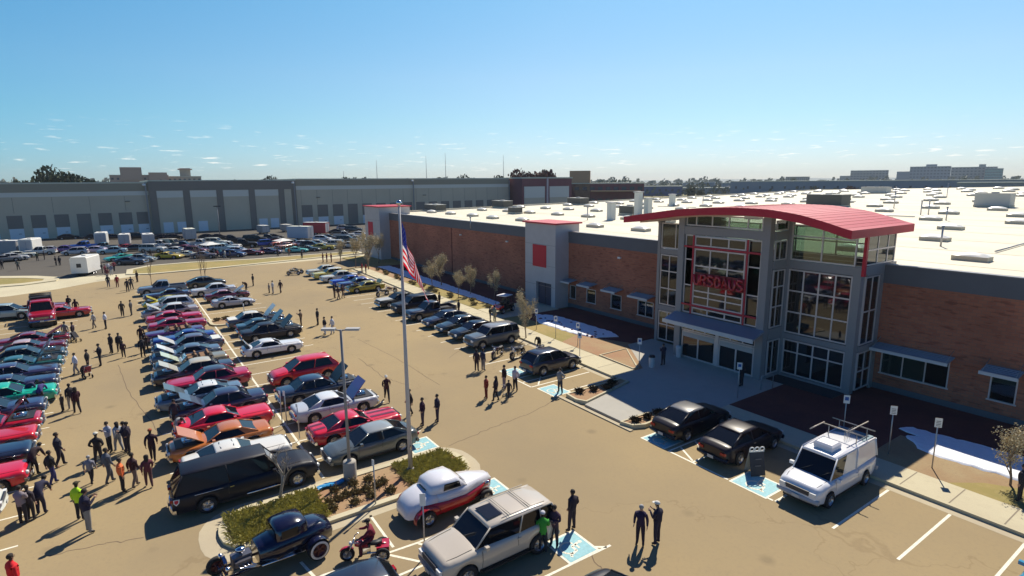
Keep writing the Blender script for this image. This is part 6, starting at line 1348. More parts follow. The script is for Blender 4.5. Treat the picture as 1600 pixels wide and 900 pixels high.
motorcycle(-66.5, 26.2, -70, (.03, .02, .02), 'black motorcycle lower of two beside the olive yellow coupe')
motorcycle(-90.6, 21.4, -120, (.12, .09, .03), 'brown motorcycle left of the pale yellow classic')
motorcycle(-91.8, 22.2, -120, (.08, .06, .03), 'older brown motorcycle beside the other brown one at the row end')
x, y = G(571, 872); trk = motorcycle(x, y, -112, (.45, .02, .05), 'red three-wheeled motorcycle ridden toward the bottom edge', trike=True, name='motor_trike'); trk.scale = (.86,)*3
TRK = (x, y)
by_ = empty('off_road_buggy', (-49.8, 33.2, .13), R(-70), 'small off-road buggy with red nose and white roof on the walk by the wall', 'buggy')
b = MB(); b.loft([[(-1.2, -.6, .35), (-1.2, .6, .35), (-1.2, .6, .85), (-1.2, -.6, .85)], [(.5, -.65, .35), (.5, .65, .35), (.5, .62, .8), (.5, -.62, .8)], [(1.3, -.45, .4), (1.3, .45, .4), (1.3, .4, .62), (1.3, -.4, .62)]], smooth=False); b.obj('body', paint((.012, .012, .016)), by_)
b = MB(); b.loft([[(.7, -.66, .7), (.7, .66, .7), (.7, .6, .86), (.7, -.6, .86)], [(1.33, -.5, .52), (1.33, .5, .52), (1.33, .44, .70), (1.33, -.44, .70)]], smooth=False); b.obj('red_nose', paint((.65, .01, .015)), by_)
b = MB()
for s in (1, -1): b.tube([(.6, s*.6, .8), (.25, s*.55, 1.75), (-.9, s*.55, 1.75), (-1.1, s*.6, .8)], .03, 6)
b.obj('roll_cage', blackp, by_); b = MB(); b.bb((-.95, -.62, 1.76), (.35, .62, 1.83)); b.obj('roof', MATS['unit_white'], by_)
for px in (-.85, .9):
    for s in (1, -1): wheel_at(by_, (px, s*.62, .33), .33, .24)
for s in (.28, -.28): b = MB(); b.box((-.3, s, .95), (.4, .42, .15)); b.box((-.52, s, 1.2), (.12, .42, .5)); b.obj('seat', blackp, by_)

# ================================================================== FAR CAR LOT
def trailer(px, py, L, w, h, rz, col, label, cat='trailer', rfc=None, door=True, vent=True):
    x, y = G(px, py); e = empty('cargo_trailer', (x, y, 0), R(rz), label, cat, 'trailers in the far car lot'); p = mat('trailer_%02x%02x%02x' % tuple(int(255*c) for c in col), col, .45, var=.04)
    b = MB(); b.loft([[(-L/2, -w/2, .45), (-L/2, w/2, .45), (-L/2, w/2, h-.12), (-L/2, w*.42, h), (-L/2, -w*.42, h), (-L/2, -w/2, h-.12)], [(L/2, -w/2, .45), (L/2, w/2, .45), (L/2, w/2, h-.12), (L/2, w*.42, h), (L/2, -w*.42, h), (L/2, -w/2, h-.12)]], smooth=False); b.obj('body', p, e)
    b = MB(); b.bb((-L/2-.03, -w*.44, h+.004), (L/2+.03, w*.44, h+.06)); b.obj('roof', mat('trailer_roof', (.70, .70, .66), .5) if not rfc else rfc, e)
    if vent: b = MB(); b.bb((-.3, -.3, h+.064), (.3, .3, h+.22)); b.obj('roof_vent', wh_band, e)
    if door:
        b = MB(); b.bb((L/2+.002, -w*.42, .6), (L/2+.02, w*.42, h-.25)); d = b.obj('end_door', mat('trailer_door', (.42, .41, .42), .6), e)
        b = MB(); b.tube([(L/2+.04, .1, .8), (L/2+.04, .1, h-.4)], .02, 4); b.obj('lock_bar', chrome, d)
    b = MB(); b.bb((-L/2+.2, -w*.3, .3), (L/2-.2, w*.3, .45)); b.tube([(-L/2, 0, .4), (-L/2-1.0, 0, .45)], .05, 5); b.obj('chassis', blackp, e)
    for xx in (-.4, .4):
        for s in (1, -1): wheel_at(e, (xx, s*w*.45, .34), .34, .2)
    return e
tr1 = trailer(136, 428, 4.6, 2.3, 2.9, -20, (.72, .70, .66), 'white box trailer with small dark window alone on the near side of the lot', door=False)
b = MB(); b.box((2.315, 0, 1.65), (.03, .62, .6)); b.obj('window', blackp, tr1)
trailer(12, 398, 5.5, 2.4, 2.9, 60, (.26, .28, .31), 'grey trailer at the left edge of the far lot'); trailer(50, 397, 4.6, 2.3, 3.2, -15, (.72, .70, .64), 'tall white trailer with a roof vent second from the left edge')
trailer(160, 383, 4.6, 2.3, 3.0, -5, (.60, .60, .58), 'white trailer behind the bright blue pickup'); trailer(196, 383, 4.2, 2.2, 2.6, -5, (.40, .38, .38), 'white framed trailer behind the red sports car'); trailer(233, 386, 4.4, 2.3, 3.0, 0, (.45, .43, .44), 'white trailer with grey door at the middle left')
trailer(297, 375, 4.2, 2.4, 2.9, 5, (.44, .43, .44), 'white roofed trailer behind the yellow sports car', rfc=mat('trailer_cream', (.76, .76, .62), .5)); trailer(412, 365, 4.0, 2.2, 2.3, 10, (.24, .28, .30), 'small grey trailer with white roof behind the blue canopy'); trailer(448, 362, 3.6, 2.2, 2.1, 15, (.33, .33, .32), 'rounded beige grey trailer left of the big white one', rfc=wh_band)
trailer(470, 374, 6.0, 2.5, 3.3, 40, (.46, .49, .55), 'large white trailer beside the red one', rfc=mat('trailer_cream', (.76, .76, .62), .5)); trailer(495, 366, 6.6, 2.5, 3.3, 45, (.42, .02, .03), 'red trailer with a white roof at the right of the far lot')
grpF = 'vehicles in the far car lot'
far = [('sport', 265, 405, 60, yel, 'round yellow sports car at the near edge of the far lot', 1.1), ('sport', 296, 402, 70, (.62, .60, .48), 'cream sports car right of the round yellow one', 1), ('muscle', 322, 404, 60, (.16, .12, .13), 'brown grey coupe right of the cream sports car', 1),
 ('sedan', 366, 402, 55, (.03, .05, .14), 'dark blue car with white hood at the edge of the tan island', 1), ('sport', 396, 399, 60, dred, 'dark red low coupe beyond the tan island', 1), ('sport', 425, 397, 60, (.05, .02, .08), 'dark purple low coupe right of the dark red one', 1),
 ('pickup', 132, 391, -110, (.02, .12, .50), 'bright blue pickup facing the camera in the far lot', 1.1), ('classic', 98, 395, -100, (.12, .06, .30), 'purple classic truck with white nose left of the blue pickup', 1), ('muscle', 30, 404, 100, (.62, .62, .52), 'white coupe at the left of the far lot', 1.05), ('muscle', 8, 410, 100, (.16, .16, .17), 'grey coupe at the left edge of the far lot', 1), ('classic', 75, 395, -100, (.55, .55, .56), 'white car beside the purple classic', .9),
 ('pickup', 162, 392, -110, (.06, .16, .22), 'teal grey pickup right of the bright blue one', 1), ('sport', 194, 391, -100, (.48, .02, .03), 'red sports car in front of the framed white trailer', 1.05), ('sport', 186, 408, -70, (.04, .45, .36), 'aqua sports car near the group of people', 1.05), ('muscle', 206, 414, 60, (.03, .035, .06), 'black coupe with a white hood panel right of the aqua one', 1.05), ('sedan', 222, 410, 60, (.22, .26, .26), 'grey sedan at the corner of the tan island', 1),
 ('pickup', 252, 388, 60, (.60, .58, .55), 'white pickup left of the cream camper', 1), ('van', 268, 387, 50, (.46, .40, .28), 'beige van behind the yellow sports car', .95), ('pickup', 288, 390, 70, (.02, .04, .08), 'dark blue pickup left of the white pickup row', 1), ('classic', 294, 394, 60, (.22, .01, .03), 'crimson car between the dark blue pickup and the white one', 1), ('pickup', 315, 386, 60, (.62, .61, .58), 'white pickup in the middle of the far lot', 1), ('suv', 338, 384, 60, (.56, .56, .46), 'cream off-road car right of the white pickup', 1),
 ('pickup', 380, 388, 80, (.012, .014, .016), 'black truck with big wheels left in the pair of dark trucks', 1.15), ('pickup', 362, 380, 80, (.02, .02, .025), 'black truck behind the pair of dark trucks', 1.1), ('suv', 400, 380, 80, (.012, .012, .014), 'black off-road truck right in the pair of dark trucks', 1.1), ('suv', 412, 386, -90, (.02, .06, .35), 'bright blue car under the small canopy', .9), ('muscle', 436, 384, -60, (.50, .03, .02), 'orange red coupe with raised hood in the far lot', 1.05), ('sedan', 461, 384, 60, (.012, .012, .014), 'black car right of the orange red coupe', 1),
 ('sport', 466, 395, 70, (.15, .55, .5), 'mint green sports car at the near edge of the far lot', 1.0), ('sport', 486, 393, 60, (.06, .08, .09), 'dark coupe with white stripes right of the mint green car', 1), ('muscle', 507, 391, 60, (.42, .34, .02), 'mustard yellow coupe at the right of the far lot', 1.05), ('sedan', 499, 385, 60, (.66, .64, .56), 'white car behind the mustard yellow coupe', 1),
 ('sedan', 516, 376, 60, (.03, .03, .04), 'black car with white hood right of the red trailer', 1), ('pickup', 540, 372, 70, (.5, .5, .48), 'white pickup near the store corner', 1), ('suv', 545, 380, 60, (.05, .05, .05), 'dark grey off-road car near the store corner', 1), ('sedan', 562, 378, 60, (.62, .62, .6), 'white sedan nearest the store corner', 1), ('suv', 555, 363, 60, (.06, .08, .09), 'dark off-road car behind the white sedan at the corner', 1), ('sedan', 573, 384, 60, (.5, .5, .48), 'white car half hidden by the store corner trees', 1), ('hatch', 540, 360, 60, (.42, .43, .42), 'silver car against the warehouse doors at right', 1), ('sedan', 530, 366, 60, (.02, .02, .03), 'black sedan against the warehouse doors at right', 1)]
far += [('sedan', 20, 408, 100, (.5, .5, .5), 'silver car between the two coupes at the left edge', 1), ('pickup', 63, 399, -100, (.6, .6, .58), 'white pickup right of the tall white trailer', 1), ('hatch', 118, 399, -100, (.5, .48, .5), 'pale hatchback between the purple classic and the blue pickup', 1), ('sedan', 147, 396, -110, (.55, .45, .55), 'pale lilac car right of the bright blue pickup', 1), ('classic', 176, 397, -100, (.3, .45, .5), 'pale blue classic before the framed white trailer', 1),
 ('sedan', 209, 393, -100, (.03, .03, .04), 'black car right of the red sports car', 1), ('suv', 240, 395, 60, (.55, .54, .5), 'white off-road car left of the beige van', 1), ('sedan', 278, 397, 60, (.62, .6, .55), 'white sedan above the round yellow sports car', 1), ('hatch', 308, 397, 60, (.16, .03, .05), 'wine red hatchback above the cream sports car', 1), ('sedan', 328, 394, 60, (.6, .6, .62), 'white sedan right of the wine red hatchback', 1), ('suv', 350, 394, 60, (.35, .5, .55), 'pale blue off-road car in the middle of the far lot', 1), ('pickup', 358, 390, 60, (.62, .62, .6), 'white pickup behind the pale blue off-road car', 1), ('sedan', 374, 397, 60, (.62, .62, .66), 'white sedan above the dark blue one with a white hood', 1), ('muscle', 448, 389, -60, (.30, .08, .03), 'brown coupe right of the orange red one', 1), ('sedan', 476, 386, 60, (.6, .6, .58), 'white sedan right of the big white trailer', 1), ('hatch', 488, 388, 60, (.04, .05, .06), 'black hatchback above the striped dark coupe', 1), ('sedan', 523, 384, 60, (.66, .66, .62), 'white sedan right of the mustard yellow coupe', 1), ('suv', 533, 388, 60, (.6, .6, .58), 'white off-road car before the corner trees', 1), ('sedan', 552, 388, 60, (.45, .45, .44), 'silver sedan before the corner trees', 1), ('sedan', 565, 370, 60, (.6, .6, .6), 'white sedan behind the corner tower edge', 1), ('hatch', 506, 378, 60, (.6, .6, .62), 'white hatchback right of the red trailer', 1), ('pickup', 420, 378, 70, (.03, .03, .035), 'black pickup before the small grey trailer', 1.05)]
for kind, px, py, hd, col, lab, sc in far:
    x, y = G(px, py); car(kind, x-1, y, hd, col, lab, hood=2 if 'raised hood' in lab else 0, group=grpF, scale=sc)
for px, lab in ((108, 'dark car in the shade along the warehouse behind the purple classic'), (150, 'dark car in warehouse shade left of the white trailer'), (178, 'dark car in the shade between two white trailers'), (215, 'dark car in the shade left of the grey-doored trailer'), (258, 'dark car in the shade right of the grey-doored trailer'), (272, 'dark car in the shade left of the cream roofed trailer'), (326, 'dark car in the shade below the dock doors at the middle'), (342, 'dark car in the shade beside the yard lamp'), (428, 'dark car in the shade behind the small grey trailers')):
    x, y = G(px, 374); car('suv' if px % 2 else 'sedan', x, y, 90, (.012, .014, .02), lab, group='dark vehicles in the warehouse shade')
# small canopy tents
for px, py, w, h, lab in ((330, 398, 3, 2.6, 'pale open canopy frame among the far cars'), (443, 393, 3, 2.8, 'open white framed canopy before the tan island')):
    x, y = G(px, py); e = empty('canopy_tent', (x, y, 0), R(20), lab, 'canopy'); b = MB()
    for sx in (1, -1):
        for sy in (1, -1): b.tube([(sx*w/2, sy*w/2, 0), (sx*w/2, sy*w/2, h-.5)], .03, 5)
    b.obj('frame', MATS['shade_lip'], e); b = MB(); b.loft([[(-w/2, -w/2, h-.5), (w/2, -w/2, h-.5), (w/2, w/2, h-.5), (-w/2, w/2, h-.5)], [(-.1, -.1, h), (.1, -.1, h), (.1, .1, h), (-.1, .1, h)]], smooth=False); b.obj('cloth_top', mat('tent_white', (.72, .72, .68), .8), e)
for x0 in range(9):
    yy = -30+7*x0; stripe((-150, yy), (-144.5, yy), .12, .004, white_paint)

# ================================================================== PEOPLE
# one skinned body per pose (facing +X); slots: 0 skin, 1 top, 2 trousers, 3 shoes, 4 hair
def person_mesh(J, sleeves=True, girl=False):
    """J: joint positions. Builds ONE continuous mesh."""
    vs = []; rad = []; es = []; zone = []
    def v(p, r): vs.append(Vector(p)); rad.append(r); return len(vs)-1
    pel = v(J['pel'], (.17, .21)); wai = v(J['wai'], (.17, .21)); che = v(J['che'], (.17, .235)); shd = v(J['shd'], (.11, .19)); nek = v(J['nek'], (.052, .052)); chn = v(J['chn'], (.068, .062)); hed = v(J['hed'], (.098, .080)); top = v(J['top'], (.062, .055))
    for a, b, z in ((pel, wai, 1), (wai, che, 1), (che, shd, 1), (shd, nek, 1), (nek, chn, 0), (chn, hed, 0), (hed, top, 4)): es.append((a, b)); zone.append((a, b, z))
    for s in ('L', 'R'):
        sh = v(J['sh'+s], (.075, .075)); el = v(J['el'+s], (.060, .060)); wr = v(J['wr'+s], (.038, .040))
        hp = v(J['hp'+s], (.110, .115)); kn = v(J['kn'+s], (.075, .075)); ca = v(Vector(J['kn'+s]).lerp(Vector(J['an'+s]), .35), (.072, .070)); an = v(J['an'+s], (.052, .054)); to = v(J['to'+s], (.034, .045)); he = v(Vector(J['an'+s])+(Vector(J['an'+s])-Vector(J['to'+s])).normalized()*.04+Vector((0, 0, -.045)), (.03, .032))
        for a, b, z in ((shd, sh, 1), (sh, el, 1), (el, wr, 1 if sleeves else 0), (pel, hp, 2), (hp, kn, 2), (kn, ca, 2), (ca, an, 2), (an, to, 3), (an, he, 3)): es.append((a, b)); zone.append((a, b, z))
    me = bpy.data.meshes.new('person'); me.from_pydata([tuple(p) for p in vs], es, []); o = bpy.data.objects.new('tmp', me); COL.objects.link(o)
    m = o.modifiers.new('s', 'SKIN'); m.use_smooth_shade = True; m.branch_smoothing = .4
    if not me.skin_vertices: 
        bpy.context.view_layer.objects.active = o
    sv = me.skin_vertices[0].data
    for i, r in enumerate(rad): sv[i].radius = r; sv[i].use_root = (i == 0)
    sb = o.modifiers.new('u', 'SUBSURF'); sb.levels = 1; sb.render_levels = 1
    dg = bpy.context.evaluated_depsgraph_get(); ev = o.evaluated_get(dg); nm = bpy.data.meshes.new_from_object(ev)
    B = MB(); B.v = [tuple(p.co) for p in nm.vertices]
    for p in nm.polygons:
        c = p.center; best = (9, 1)
        for a, b, z in zone:
            ab = vs[b]-vs[a]; t = max(0, min(1, (c-vs[a]).dot(ab)/max(ab.length_squared, 1e-6))); q = vs[a]+ab*t; rr = rad[a][0]*(1-t)+rad[b][0]*t; d = (c-q).length-rr
            if d < best[0]: best = (d, z)
        z = best[1]
        if z == 0 and c.z > 0:   # hair on the back and top of the head
            hd = Vector(J['hed']); f = Vector(J['face'])
            rel = c-hd
            if rel.length < .16 and (rel.dot(f) < -.02 or rel.z > .055): z = 4
        if z == 4 and (c-Vector(J['hed'])).dot(Vector(J['face'])) > .075 and c.z < Vector(J['hed']).z+.05: z = 0
        B.f.append(list(p.vertices)); B.m.append(z); B.sm.append(True)
    COL.objects.unlink(o); bpy.data.objects.remove(o); bpy.data.meshes.remove(me); bpy.data.meshes.remove(nm)
    # face: nose, ears, eyes, mouth
    hd = Vector(J['hed']); f = Vector(J['face']).normalized(); r_ = f.cross(Vector((0, 0, 1))).normalized(); u = r_.cross(f).normalized()
    fr = hd+f*.092+u*-.02
    B.loft([[tuple(fr+r_*.014-u*.022), tuple(fr-r_*.014-u*.022), tuple(fr+u*.03)], [tuple(fr+f*.022-u*.02+r_*.004), tuple(fr+f*.022-u*.02-r_*.004), tuple(fr+f*.006+u*.028)]], 0)
    for s in (1, -1):
        B.ball(tuple(hd+f*.084+r_*.032*s+u*.012), .011, 4, 6, 4); B.ball(tuple(hd+r_*.082*s-u*.005), (.014, .014, .028), 0, 6, 4)
    B.loft([[tuple(fr+f*.002-u*.05+r_*k) for k in (-.022, .022)]+[tuple(fr+f*.002-u*.058+r_*k) for k in (.022, -.022)], [tuple(fr+f*.006-u*.051+r_*k*.8) for k in (-.022, .022)]+[tuple(fr+f*.006-u*.057+r_*k*.8) for k in (.022, -.022)]], 4)
    # hands: palm, four unequal curled fingers, thumb off the side
    for s in ('L', 'R'):
        w = Vector(J['wr'+s]); d = (w-Vector(J['el'+s])).normalized(); side = 1 if s == 'L' else -1
        fw = Vector(J.get('palm', (1, 0, 0))); n = d.cross(fw); n = (n if n.length > .1 else Vector((0, 1, 0))).normalized(); a = n.cross(d).normalized()   # a: thumb side, n: through the palm
        n = n*(-side if n.y*side > 0 else side) if abs(n.y) > .3 else n
        B.loft([[tuple(w+d*t+a*x+n*y) for x, y in ((-wd, -.012), (wd, -.012), (wd, .014), (-wd, .014))] for t, wd in ((-.02, .024), (.03, .036), (.085, .038))], 0)
        for k, ln in enumerate((.072, .080, .075, .058)):
            p0 = w+d*.08+a*(.030-.020*k); p1 = p0+d*ln*.45+n*.004; p2 = p1+(d*.8+n*.5).normalized()*ln*.32; p3 = p2+(d*.45+n*.8).normalized()*ln*.28; B.tube([p0, p1, p2, p3], [.0095, .009, .008, .006], 5, 0)
        p0 = w+d*.025+a*.032; p1 = p0+(a*.8+d*.6).normalized()*.035; p2 = p1+(d+a*.2+n*.3).normalized()*.032; B.tube([p0, p1, p2], [.012, .0105, .008], 5, 0)
    return B.mesh('person_body', [None]*5, recalc=False)

def pose(**k):
    J = dict(pel=(0, 0, .96), wai=(.005, 0, 1.08), che=(.0, 0, 1.25), shd=(-.005, 0, 1.40), nek=(-.005, 0, 1.49), chn=(.025, 0, 1.55), hed=(.015, 0, 1.64), top=(.0, 0, 1.72), face=(1, 0, 0))
    for s, y in (('L', 1), ('R', -1)):
        J['sh'+s] = (-.01, .185*y, 1.385); J['el'+s] = (-.035, .245*y, 1.12); J['wr'+s] = (.02, .255*y, .88)
        J['hp'+s] = (0, .085*y, .90); J['kn'+s] = (.015, .105*y, .50); J['an'+s] = (-.01, .12*y, .085); J['to'+s] = (.14, .145*y, .04)
    J.update(k); return J
PZ = {}
PZ['stand'] = person_mesh(pose())
PZ['pockets'] = person_mesh(pose(elL=(-.06, .265, 1.13), wrL=(.07, .20, .95), elR=(-.06, -.265, 1.13), wrR=(.07, -.20, .95), anL=(.03, .16, .085), toL=(.17, .21, .04), knL=(.03, .13, .5)))
PZ['crossed'] = person_mesh(pose(elL=(.06, .25, 1.15), wrL=(.22, .0, 1.20), elR=(.06, -.25, 1.13), wrR=(.23, .02, 1.15), hed=(.03, 0, 1.635), chn=(.04, 0, 1.545)))
PZ['phone'] = person_mesh(pose(elL=(.05, .23, 1.14), wrL=(.27, .10, 1.30), elR=(.05, -.23, 1.14), wrR=(.27, -.10, 1.30), hed=(.045, 0, 1.63), chn=(.05, 0, 1.545), face=(.94, 0, -.3)))
PZ['walk'] = person_mesh(pose(knL=(.13, .09, .51), anL=(.15, .09, .09), toL=(.29, .10, .055), knR=(-.02, -.09, .50), anR=(-.18, -.09, .11), toR=(-.06, -.10, .04), elL=(-.11, .25, 1.13), wrL=(-.08, .25, .89), elR=(.04, -.25, 1.13), wrR=(.16, -.23, .93)))
PZ['stride'] = person_mesh(pose(pel=(0, 0, .93), hpL=(0, .085, .87), hpR=(0, -.085, .87), knL=(.27, .08, .52), anL=(.42, .08, .09), toL=(.55, .09, .06), knR=(-.12, -.09, .49), anR=(-.42, -.09, .17), toR=(-.33, -.10, .05), elL=(-.18, .26, 1.17), wrL=(-.32, .27, 1.0), elR=(.14, -.26, 1.18), wrR=(.36, -.24, 1.10)))
PZ['bend'] = person_mesh(pose(pel=(-.12, 0, .94), hpL=(-.11, .085, .89), hpR=(-.11, -.085, .89), wai=(-.03, 0, 1.06), che=(.16, 0, 1.17), shd=(.30, 0, 1.22), nek=(.38, 0, 1.25), chn=(.44, 0, 1.25), hed=(.50, 0, 1.29), top=(.55, 0, 1.35), face=(.7, 0, -.7), shL=(.29, .18, 1.20), shR=(.29, -.18, 1.20), elL=(.38, .22, .97), wrL=(.52, .17, .80), elR=(.36, -.22, .97), wrR=(.50, -.17, .80)))
PZ['sit'] = person_mesh(pose(pel=(-.30, 0, .86), hpL=(-.25, .10, .84), hpR=(-.25, -.10, .84), wai=(-.30, 0, .97), che=(-.24, 0, 1.13), shd=(-.20, 0, 1.27), nek=(-.18, 0, 1.36), chn=(-.14, 0, 1.42), hed=(-.15, 0, 1.50), top=(-.16, 0, 1.58), shL=(-.2, .185, 1.25), shR=(-.2, -.185, 1.25), elL=(-.02, .27, 1.08), wrL=(.20, .34, 1.04), elR=(-.02, -.27, 1.08), wrR=(.20, -.34, 1.04), knL=(.15, .22, .72), anL=(.12, .25, .30), toL=(.26, .26, .26), knR=(.15, -.22, .72), anR=(.12, -.25, .30), toR=(.26, -.26, .26)))
PZ['hips'] = person_mesh(pose(elL=(-.09, .31, 1.13), wrL=(.05, .20, 1.0), elR=(-.09, -.31, 1.13), wrR=(.02, -.20, 1.02), anL=(0, .19, .085), toL=(.13, .25, .04), knL=(.02, .14, .5)))
HEADZ = {k: (.015, 1.64) for k in PZ}; HEADZ['crossed'] = (.03, 1.635); HEADZ['phone'] = (.045, 1.63); HEADZ['bend'] = (.52, 1.31); HEADZ['sit'] = (-.15, 1.50)
cb = MB(); rings = []
for k in range(6):
    t = k/5*1.45; rings.append([(.118*math.cos(t)*math.cos(2*math.pi*q/14), .102*math.cos(t)*math.sin(2*math.pi*q/14), .03+.095*math.sin(t)) for q in range(14)])
cb.loft(rings); cb.loft([[(.08, y, .035), (.20-.9*y*y*8, y, .022), (.20-.9*y*y*8, y, .032), (.08, y, .045)] for y in (-.08, -.04, 0, .04, .08)], smooth=False); CAPM = cb.mesh('cap')
hb = MB(); rings = []
for k in range(7):
    t = -.75+k/6*2.25; rings.append([((-.014+.108*math.cos(t)*math.cos(2*math.pi*q/14))*(1 if math.cos(2*math.pi*q/14) < .45 or t > .55 else .72), .094*math.cos(t)*math.sin(2*math.pi*q/14), .012+.098*math.sin(t)) for q in range(14)])
hb.loft(rings); HAIRM = hb.mesh('hair')
lh = MB(); rings = []
for z, w, x in ((.09, .05, -.02), (.06, .10, -.03), (0, .112, -.05), (-.08, .105, -.065), (-.2, .09, -.075), (-.27, .05, -.08)): rings.append([(x+.075*math.cos(2*math.pi*q/12)*(.9 if math.cos(2*math.pi*q/12) < 0 else .3), w*math.sin(2*math.pi*q/12), z) for q in range(12)])
lh.loft(rings); LHAIR = lh.mesh('long_hair')
hairb = mat('hair_dark', (.025, .018, .014), .8); hairl = mat('hair_light', (.22, .15, .08), .8); hairg = mat('hair_grey', (.35, .34, .33), .8)
shoes = mat('shoe_dark', (.02, .02, .022), .7)
K = (.026, .023, .030); NV_ = (.02, .022, .06); JEAN = (.035, .05, .11); GREY = (.14, .14, .15); LGT = (.45, .46, .50); WHT = (.70, .70, .72); KH = (.30, .24, .15); MAR = (.12, .012, .02)
def person(px, py, ps, hd, top, bot, label, cap=None, hair=None, s=1.0, long=False, group='people walking among the cars', z=0, xy=None, backpack=None, vest=None, phone=False, bag=None):
    x, y = xy or G(px, py, z); e = link('person', PZ[ps], None, (x, y, z), [skin_m, cloth(top), cloth(bot), shoes, hair or hairb])
    e.rotation_euler = (0, 0, R(hd)); e.scale = (s, s, s); tag(e, label, 'person', group)
    hx, hz = HEADZ[ps]
    if cap: o = link('cap', CAPM, e, (hx, 0, hz+.005), [cloth(cap)])
    elif long: o = link('hair', LHAIR, e, (hx, 0, hz), [hair or hairb])
    else: o = link('hair', HAIRM, e, (hx, 0, hz), [hair or hairb])
    if ps == 'bend': o.rotation_euler = (0, R(50), 0)
    if backpack: b = MB(); b.loft([[(-.14, -.14, .98), (-.14, .14, .98), (-.28, .12, 1.0), (-.28, -.12, 1.0)], [(-.13, -.15, 1.2), (-.13, .15, 1.2), (-.30, .13, 1.2), (-.30, -.13, 1.2)], [(-.12, -.12, 1.42), (-.12, .12, 1.42), (-.22, .1, 1.42), (-.22, -.1, 1.42)]]); o = b.obj('backpack', cloth(backpack)); c, s_ = math.cos(R(hd)), math.sin(R(hd)); o.location = (x, y, z); o.rotation_euler = (0, 0, R(hd)); tag(o, 'dark backpack worn by '+label[:60].split(' with ')[0], 'backpack')
    if phone: b = MB(); b.box((0, 0, 0), (.012, .075, .15)); o = b.obj('phone', blackp, loc=(x+math.cos(R(hd))*.36*s, y+math.sin(R(hd))*.36*s, z+1.38*s)); o.rotation_euler = (0, R(-20), R(hd)); tag(o, 'small dark phone held up by '+label.split(' with ')[0][:60], 'phone')
    return e
P = person
gL = 'people in the left aisle'
# left aisle, far to near
P(170, 449, 'walk', 10, K, JEAN, 'person in black at the far end of the left aisle beside one in red', group=gL)
P(184, 449, 'stand', 200, (.25, .02, .03), MAR, 'person in dark red at the far end of the left aisle', group=gL)
P(200, 456, 'stand', 0, K, K, 'person all in black standing in front of the blue-grey pickup nose', group=gL)
P(206, 452, 'hips', 0, (.05, .05, .06), K, 'second dark person close to the blue-grey pickup nose', group=gL)
P(215, 441, 'stand', -60, (.06, .04, .03), (.08, .05, .04), 'person in brown on the kerb tip behind the blue-grey pickup', group=gL)
P(109, 485, 'pockets', -30, K, LGT, 'person in black top and pale trousers facing the big red truck', group=gL)
P(120, 491, 'walk', 170, (.04, .03, .035), (.05, .04, .04), 'slim dark person right beside the one in pale trousers', group=gL, long=True)
P(148, 513, 'walk', -70, (.42, .40, .38), (.16, .14, .13), 'person in light grey top and grey shorts in the aisle', group=gL, s=.95)
P(166, 514, 'hips', -80, (.62, .62, .68), K, 'person in white shirt and black trousers standing legs apart', group=gL)
P(192, 495, 'walk', 180, (.05, .04, .035), K, 'person in dark brown walking beside one in grey', group=gL)
P(206, 493, 'stand', -100, (.13, .12, .12), (.06, .06, .06), 'person in grey jacket right of the dark brown one', group=gL)
P(104, 531, 'stand', 160, (.30, .28, .25), K, 'person in pale vest standing left of the pushchair', group=gL)
P(116, 532, 'stand', -100, (.05, .03, .045), K, 'person in dark plum standing behind the pushchair', group=gL)
P(175, 552, 'stand', -60, K, K, 'person all in black, left of three in the middle of the aisle', group=gL)
P(188, 551, 'walk', 200, K, (.03, .02, .025), 'person all in black, taller of the pair beside a child', group=gL)
P(194, 559, 'walk', 190, (.05, .02, .03), K, 'child in dark clothes right of the pair in black', group=gL, s=.82)
P(158, 572, 'crossed', -90, (.015, .015, .03), K, 'broad person in navy black standing alone in mid aisle', group=gL, s=1.06)
P(139, 580, 'stand', -80, (.035, .03, .03), K, 'person in dark jacket behind the crouching one', group=gL)
P(120, 585, 'walk', -80, (.60, .60, .68), (.28, .28, .30), 'person in white top and pale trousers left of the dark jacket', group=gL, s=.97)
P(131, 591, 'bend', 60, (.06, .03, .04), K, 'small dark person bending beside the pushchair', group=gL, s=.75)
P(224, 558, 'stand', 20, K, K, 'tall dark person at the open hood of the olive convertible', group=gL)
P(229, 550, 'phone', 10, (.04, .02, .02), K, 'dark person behind the tall one at the open hoods', group=gL)
P(222, 538, 'stand', 0, (.05, .015, .015), K, 'person in dark red brown beside the slate blue coupe hood', group=gL)
P(99, 643, 'stand', -110, (.07, .06, .06), K, 'small child with fair hair walking with two adults', group=gL, s=.68, hair=hairl)
P(113, 640, 'walk', 200, (.035, .03, .035), (.30, .29, .28), 'adult in dark top and pale trousers holding a child by the hand', group=gL)
P(122, 646, 'walk', 210, (.05, .012, .02), K, 'adult in dark wine jacket with a bag walking beside the child', group=gL, long=True)
P(66, 632, 'bend', 160, (.06, .05, .20), K, 'person in violet blue leaning toward the midnight blue coupe', group=gL, s=1.0)
P(47, 628, 'bend', 100, (.03, .03, .09), K, 'dark figure bent over the engine left of the violet blue person', group=gL)
P(34, 655, 'bend', 120, (.03, .01, .015), K, 'dark figure leaning at the nose of the turquoise classic', group=gL)
P(95, 729, 'walk', 100, (.018, .018, .035), (.018, .015, .03), 'tall person in navy walking away past the red cars', group=gL, s=1.06)
P(84, 757, 'walk', 120, (.02, .018, .02), (.03, .03, .13), 'person in black jacket and blue jeans at left', group=gL, s=1.0)
P(56, 742, 'bend', 150, (.03, .015, .02), K, 'person in dark brown stooping by the black classic', group=gL, s=1.03)
P(66, 803, 'bend', 160, (.02, .02, .05), (.018, .018, .045), 'heavy person in navy bending over at the car nose', group=gL, s=1.08)
P(38, 818, 'phone', 150, (.24, .20, .22), K, 'person in dusty grey shirt beside the pale green white car', group=gL)
